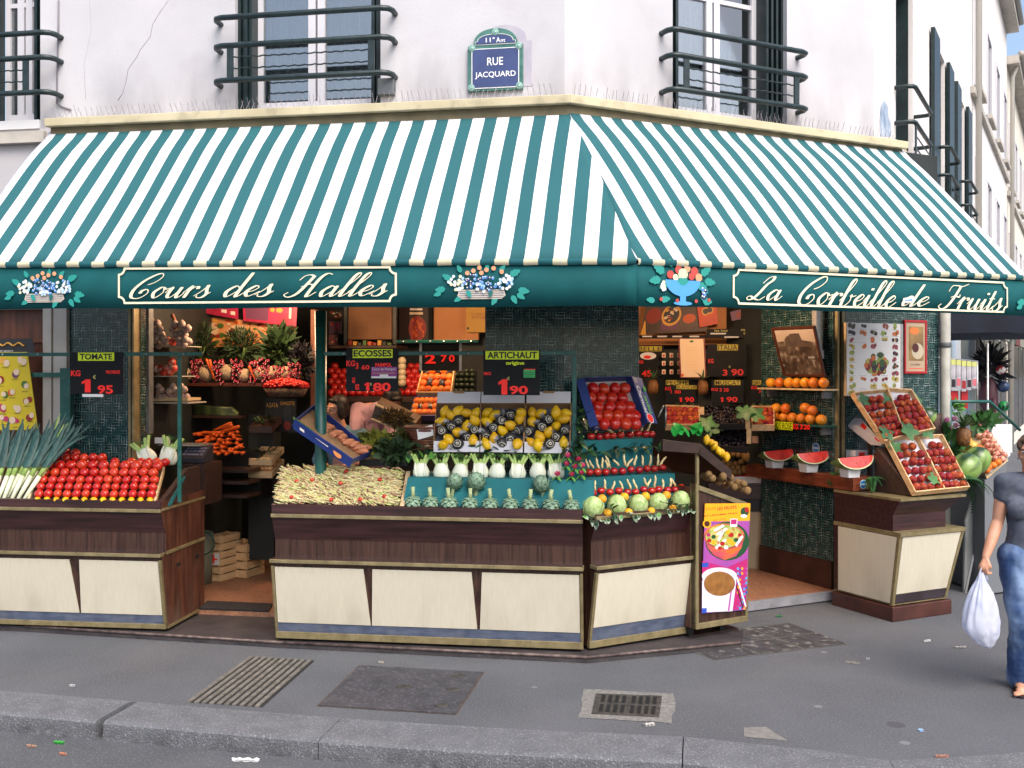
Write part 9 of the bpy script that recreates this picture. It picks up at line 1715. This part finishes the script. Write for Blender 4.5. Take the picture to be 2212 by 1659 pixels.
# rack of clear pouches, balls, hanging bags
VR = -.75
def a8(x, y, v=VR): return hit(FR, *A8(x, y), v + .0)
v0 = .1
P0 = hit(FR, *A8(1000, 1060), v0)
t = thing('display_rack', 'thin wire rack hung with clear pouches of red goods, right of the pillar', 'rack', FR @ T(P0)); m = MB(); 
for xs in ((915, 670, 915, 1500), (1268, 710, 1268, 1280)): m.tube([hit(FR, *A8(xs[0], xs[1]), v0) - P0, hit(FR, *A8(xs[2], xs[3]), v0) - P0], .008, 6)
m.tube([hit(FR, *A8(915, 675), v0) - P0, hit(FR, *A8(1268, 712), v0) - P0], .008, 6); m.build('frame', STEEL, t)
for k in range(6):
 x = 1003 + 44 * k; p, q = hit(FR, *A8(x, 965 - 12 * (k % 3)), v0 - .02), hit(FR, *A8(x + 38, 690 + 5 * k), v0 - .02); m = MB(); m.box(0, q.x - p.x, 0, .012, 0, q.z - p.z); m.box(0, q.x - p.x, -.002, .014, (q.z - p.z) * .82, (q.z - p.z) * .99, 1); m.box(.006, q.x - p.x - .006, -.002, .012, .03, (q.z - p.z) * .35, 2 + k % 3)
 tag(m.build('pouch', [mat('clear pouch', '#8a8890', .15, '#b5b3b9', 12), mat('pouch card', '#b5b86a', .5), mat('pouch red', '#8a1c24', .4), mat('pouch dark', '#241c24', .4), mat('pouch pink', '#b8606a', .4)], None, FR @ T(p)), 'narrow clear pouch hanging on the wire rack, %s from the left' % nth(k), 'pouch', 'pouches on the wire rack')
for k, (x0, y0, x1, y1, c) in enumerate([(1030, 1050, 1110, 960, '#a81c24'), (1135, 1110, 1190, 950, '#b02228')]):
 p, q = hit(FR, *A8(x0, y0), v0 + .03), hit(FR, *A8(x1, y1), v0 + .03); m = MB(); m.box(0, q.x - p.x, 0, .02, 0, q.z - p.z); tag(m.build('packet', mat('red packet', c, .4), None, FR @ T(p), bev=.004), 'red packet hanging under the clear pouches, %s' % ('left', 'right')[k], 'packet')
for k, (x, y, r, c, lab) in enumerate([(1465, 785, 38, '#8a2a2a', 'red and white ball hanging in a net by the neighbouring shop'), (1485, 925, 48, '#1c2a44', 'dark blue ball hanging by the neighbouring shop'), (1490, 1088, 44, '#1f8a4a', 'green football with dark patches hanging lowest by the neighbouring shop')]):
 p = hit(FW, *A8(x, y), 12.4); rr = (hit(FW, *A8(x + r, y), 12.4) - p).length; m = MB(); m.ball((0, 0, 0), rr, 18, 12)
 tag(m.build('ball', mat('ball ' + c, c, .4, ['#c9c0bc', '#26406a', '#0e2a1a'][k], 9, lo=.55, hi=.57), None, T(p)), lab, 'ball', 'hanging balls')
bush(FW, A8, 1370, 760, 70, 120, 12.6, 'dark bundle of hanging goods under the navy awning', 31, [mat('dark bundle', '#1c2028', .7, '#3a3030', 6)], 160, .2, .06, 'hanging_bundle', 'bundle', False)
p = hit(FW, *A8(1360, 1190), 12.5); t = thing('rucksack', 'dark red rucksack hanging under the navy awning', 'bag', T(p)); q = hit(FW, *A8(1450, 850), 12.5) - p; m = MB(); m.ball((0, 0, q.z / 2), (abs(q.x) * .8, .14, q.z * .52), 16, 10); m.build('sack', mat('maroon nylon', '#3a1a26', .6, '#5a2a34', 6), t); m = MB(); m.ball((0, -.12, q.z * .3), (abs(q.x) * .3, .06, q.z * .22), 12, 8); m.build('pocket', mat('maroon nylon', '#3a1a26'), t)
p = hit(FW, *A8(1390, 1480), 11.2); q = hit(FW, *A8(1560, 1240), 11.2); m = MB(); m.box(0, q.x - p.x, 0, .02, 0, q.z - p.z); tag(m.build('notice_board', PAPERW, None, T(p)), 'white notice sheet by the neighbouring shop, right of the apples', 'notice')
P = [hit(FR, *A8(*c), -.1) for c in ((1040, 1050), (1370, 1050), (1625, 1290))]; m = MB(); m.tube([p - P[0] for p in P], .016, 8); m.tube([P[0] - P[0], Vector((0, 0, -.8))], .016, 8); tag(m.build('stand_rail', POSTGREEN, None, FR @ T(P[0])), 'bent dark green rail over the side fruit stand', 'rail')
p = hit(FW, *A8(1355, 1230), 11.6); q = hit(FW, *A8(1355, 560), 11.6); m = MB(); m.tube([(0, 0, -1.2), (0, 0, q.z - p.z)], .012, 8); tag(m.build('thin_pole', STEEL, None, T(p)), 'thin steel pole in front of the neighbouring shop', 'pole')
# side fruit stand
va, vb = -.62, -.05
qs = patch(FR, [A8(1330, 1655), A8(1510, 1500), A8(1270, 1270), A8(1010, 1500)], -.55, .1)
t = bed('fruit_stand', 'sloping wooden fruit stand beside the peach crates, edged with a pale rail', 'stand', FR, qs, PALEWOOD, .06); o_ = qs.p[0]
m = MB(); P = [p - o_ for p in qs.p]; m.hexa([Vector((p.x, p.y, -o_.z + .02)) for p in P] + [p - Vector((0, 0, .07)) for p in P]); m.build('base', mat('stand base grey', '#6b6f74', .5), t); m = MB(); m.tube([P[0] + Vector((.02, -.01, .01)), P[1] + Vector((.02, -.01, .01))], .022, 6); m.build('rail', WHITE, t)
APP = mat('pink apple', '#b8434a', .35, '#d9b890', 2.5, rand=.12, lo=.4, hi=.65, coat=.2); P_AP2 = tomato_proto(APP, 1, False, 'apple', 'apple'); YEL = mat('yellow gourd', '#c99a3a', .45, '#dcb45a', 4, rand=.1); P_YE = round_proto(YEL, 'yellow_melon', 'melon', .95)
i = 0
for y, x0, x1, n in ((1262, 1235, 1290, 2), (1300, 1235, 1330, 3), (1340, 1290, 1370, 3), (1385, 1330, 1400, 3), (1425, 1360, 1430, 3), (1465, 1380, 1450, 3), (1500, 1430, 1490, 2), (1535, 1370, 1470, 3)):
 for k in range(n): i += 1; P_AP2.put(FR @ T(on(FR, qs, *A8(x0 + (x1 - x0) * k / max(1, n - 1), y), .035)) @ spin() @ S(.038), 'pink and cream apple in the rows of the side fruit stand', 'apples on the side stand')
for k, (x, y) in enumerate([(1440, 1560), (1400, 1585), (1365, 1600), (1345, 1625), (1330, 1500), (1330, 1545), (1285, 1440), (1310, 1580)]): P_OR.put(FR @ T(on(FR, qs, *A8(x, y), .035)) @ spin() @ S(.036), 'orange on the side fruit stand, %s from the front edge' % nth(k), 'oranges on the side stand')
for k, (x, y) in enumerate([(1150, 1430), (1225, 1425), (1180, 1385), (1255, 1465), (1110, 1430)]): P_YE.put(FR @ T(on(FR, qs, *A8(x, y), .06)) @ S(.055), 'yellow melon between the pineapple and the watermelons, %s' % nth(k), 'yellow melons on the side stand')
WML = mat('watermelon stripes', '#1c3a1c', .35, '#7d9a4e', 5, stretch=(1, 1, .15), lo=.45, hi=.58, coat=.2)
for k, (x, y, v, r, lab) in enumerate([(1170, 1605, -.72, .135, 'large striped watermelon lowest on the side stand'), (1260, 1545, -.55, .125, 'striped watermelon behind the lowest one'), (830, 1195, .05, .12, 'long pale striped watermelon right of the upper peach crates')]):
 m = MB(); m.ball((0, 0, 0), (r, r, r * 1.12), 20, 14); tag(m.build('watermelon', WML, None, FR @ T(hit(FR, *A8(x, y), v)) @ RY(60 - 40 * k) @ RX(30 * k)), lab, 'watermelon', 'whole watermelons')
pineapple(FR, hit(FR, *A8(1150, 1345), -.35), .085, 'pineapple with a spiky crown standing on the side fruit stand', leaves=34)
fern(FR, hit(FR, *B4(1290, 385), -.85), 'green fern hanging over the edge of the side fruit stand', 9, .34, 9, RZ(-20) @ RY(25)); bush(FR, A8, 1010, 1400, 90, 110, -.1, 'dark foliage under the pink blooms on the side stand', 41, [VINE], 120, .12, .07, 'foliage', 'foliage', False); bush(FR, A8, 1310, 1230, 80, 50, .0, 'dark green leaves behind the apples on the side stand', 42, [VINE], 60, .14, .08, 'foliage', 'foliage', False); bush(FR, A8, 1060, 1110, 40, 50, .05, 'small light green sprig above the pink blooms', 43, LEAFM[2:], 30, .1, .05, 'foliage', 'foliage', False)
PNK = mat('pink petals', '#c98ab0', .5, '#dcb0c8', 6)
for k, (x, y) in enumerate([(995, 1225), (1060, 1215), (1030, 1300), (980, 1290), (1070, 1270)]):
 m = MB()
 for j in range(9): m.leaf(RZ(j * 137) @ RY(-30 - 5 * j), .06, .045, 0, droop=-.4, n=3)
 tag(m.build('flower', PNK, None, FR @ T(hit(FR, *A8(x, y), -.1)) @ RX(40)), 'pink bloom on the side stand, %s of five' % nth(k), 'flower', 'pink blooms')
m = MB(); gg = random.Random(3); P0 = hit(FR, *A8(930, 1400), -.05)
m.tube([hit(FR, *A8(*c), -.05) - P0 for c in ((930, 1400), (925, 1300), (910, 1230), (925, 1180), (960, 1165))], [.05, .06, .06, .045, .02], 10); m.tube([hit(FR, *A8(*c), -.05) - P0 for c in ((910, 1230), (890, 1320), (880, 1400))], [.03, .03, .01], 8); tag(m.build('carved_bird', mat('dark carved wood', '#2c1c18', .6, '#4a3026', 9, bump=.4, bscale=40), None, FR @ T(P0)), 'dark carved wooden ornament between the peaches and the pink blooms', 'ornament')
P = [hit(FR, *B4(*c), -.35) for c in ((1300, 1080), (1385, 690), (1490, 545), (1350, 510), (1310, 640))]; P0 = P[0]; m = MB(); m.prism([(p.x - P0.x, p.z - P0.z) for p in P], 0, .02); t = tag(m.build('side_sheet', mat('grey translucent sheet', '#7c7f80', .3, '#9a9d9c', 3), None, FR @ T(P0)), 'grey sheet panel with a pale edge closing the side stand', 'panel'); m = MB(); m.tube([p - P0 - Vector((0, .01, 0)) for p in P[:3]], .012, 6); m.build('pale_edge', WHITE, t)
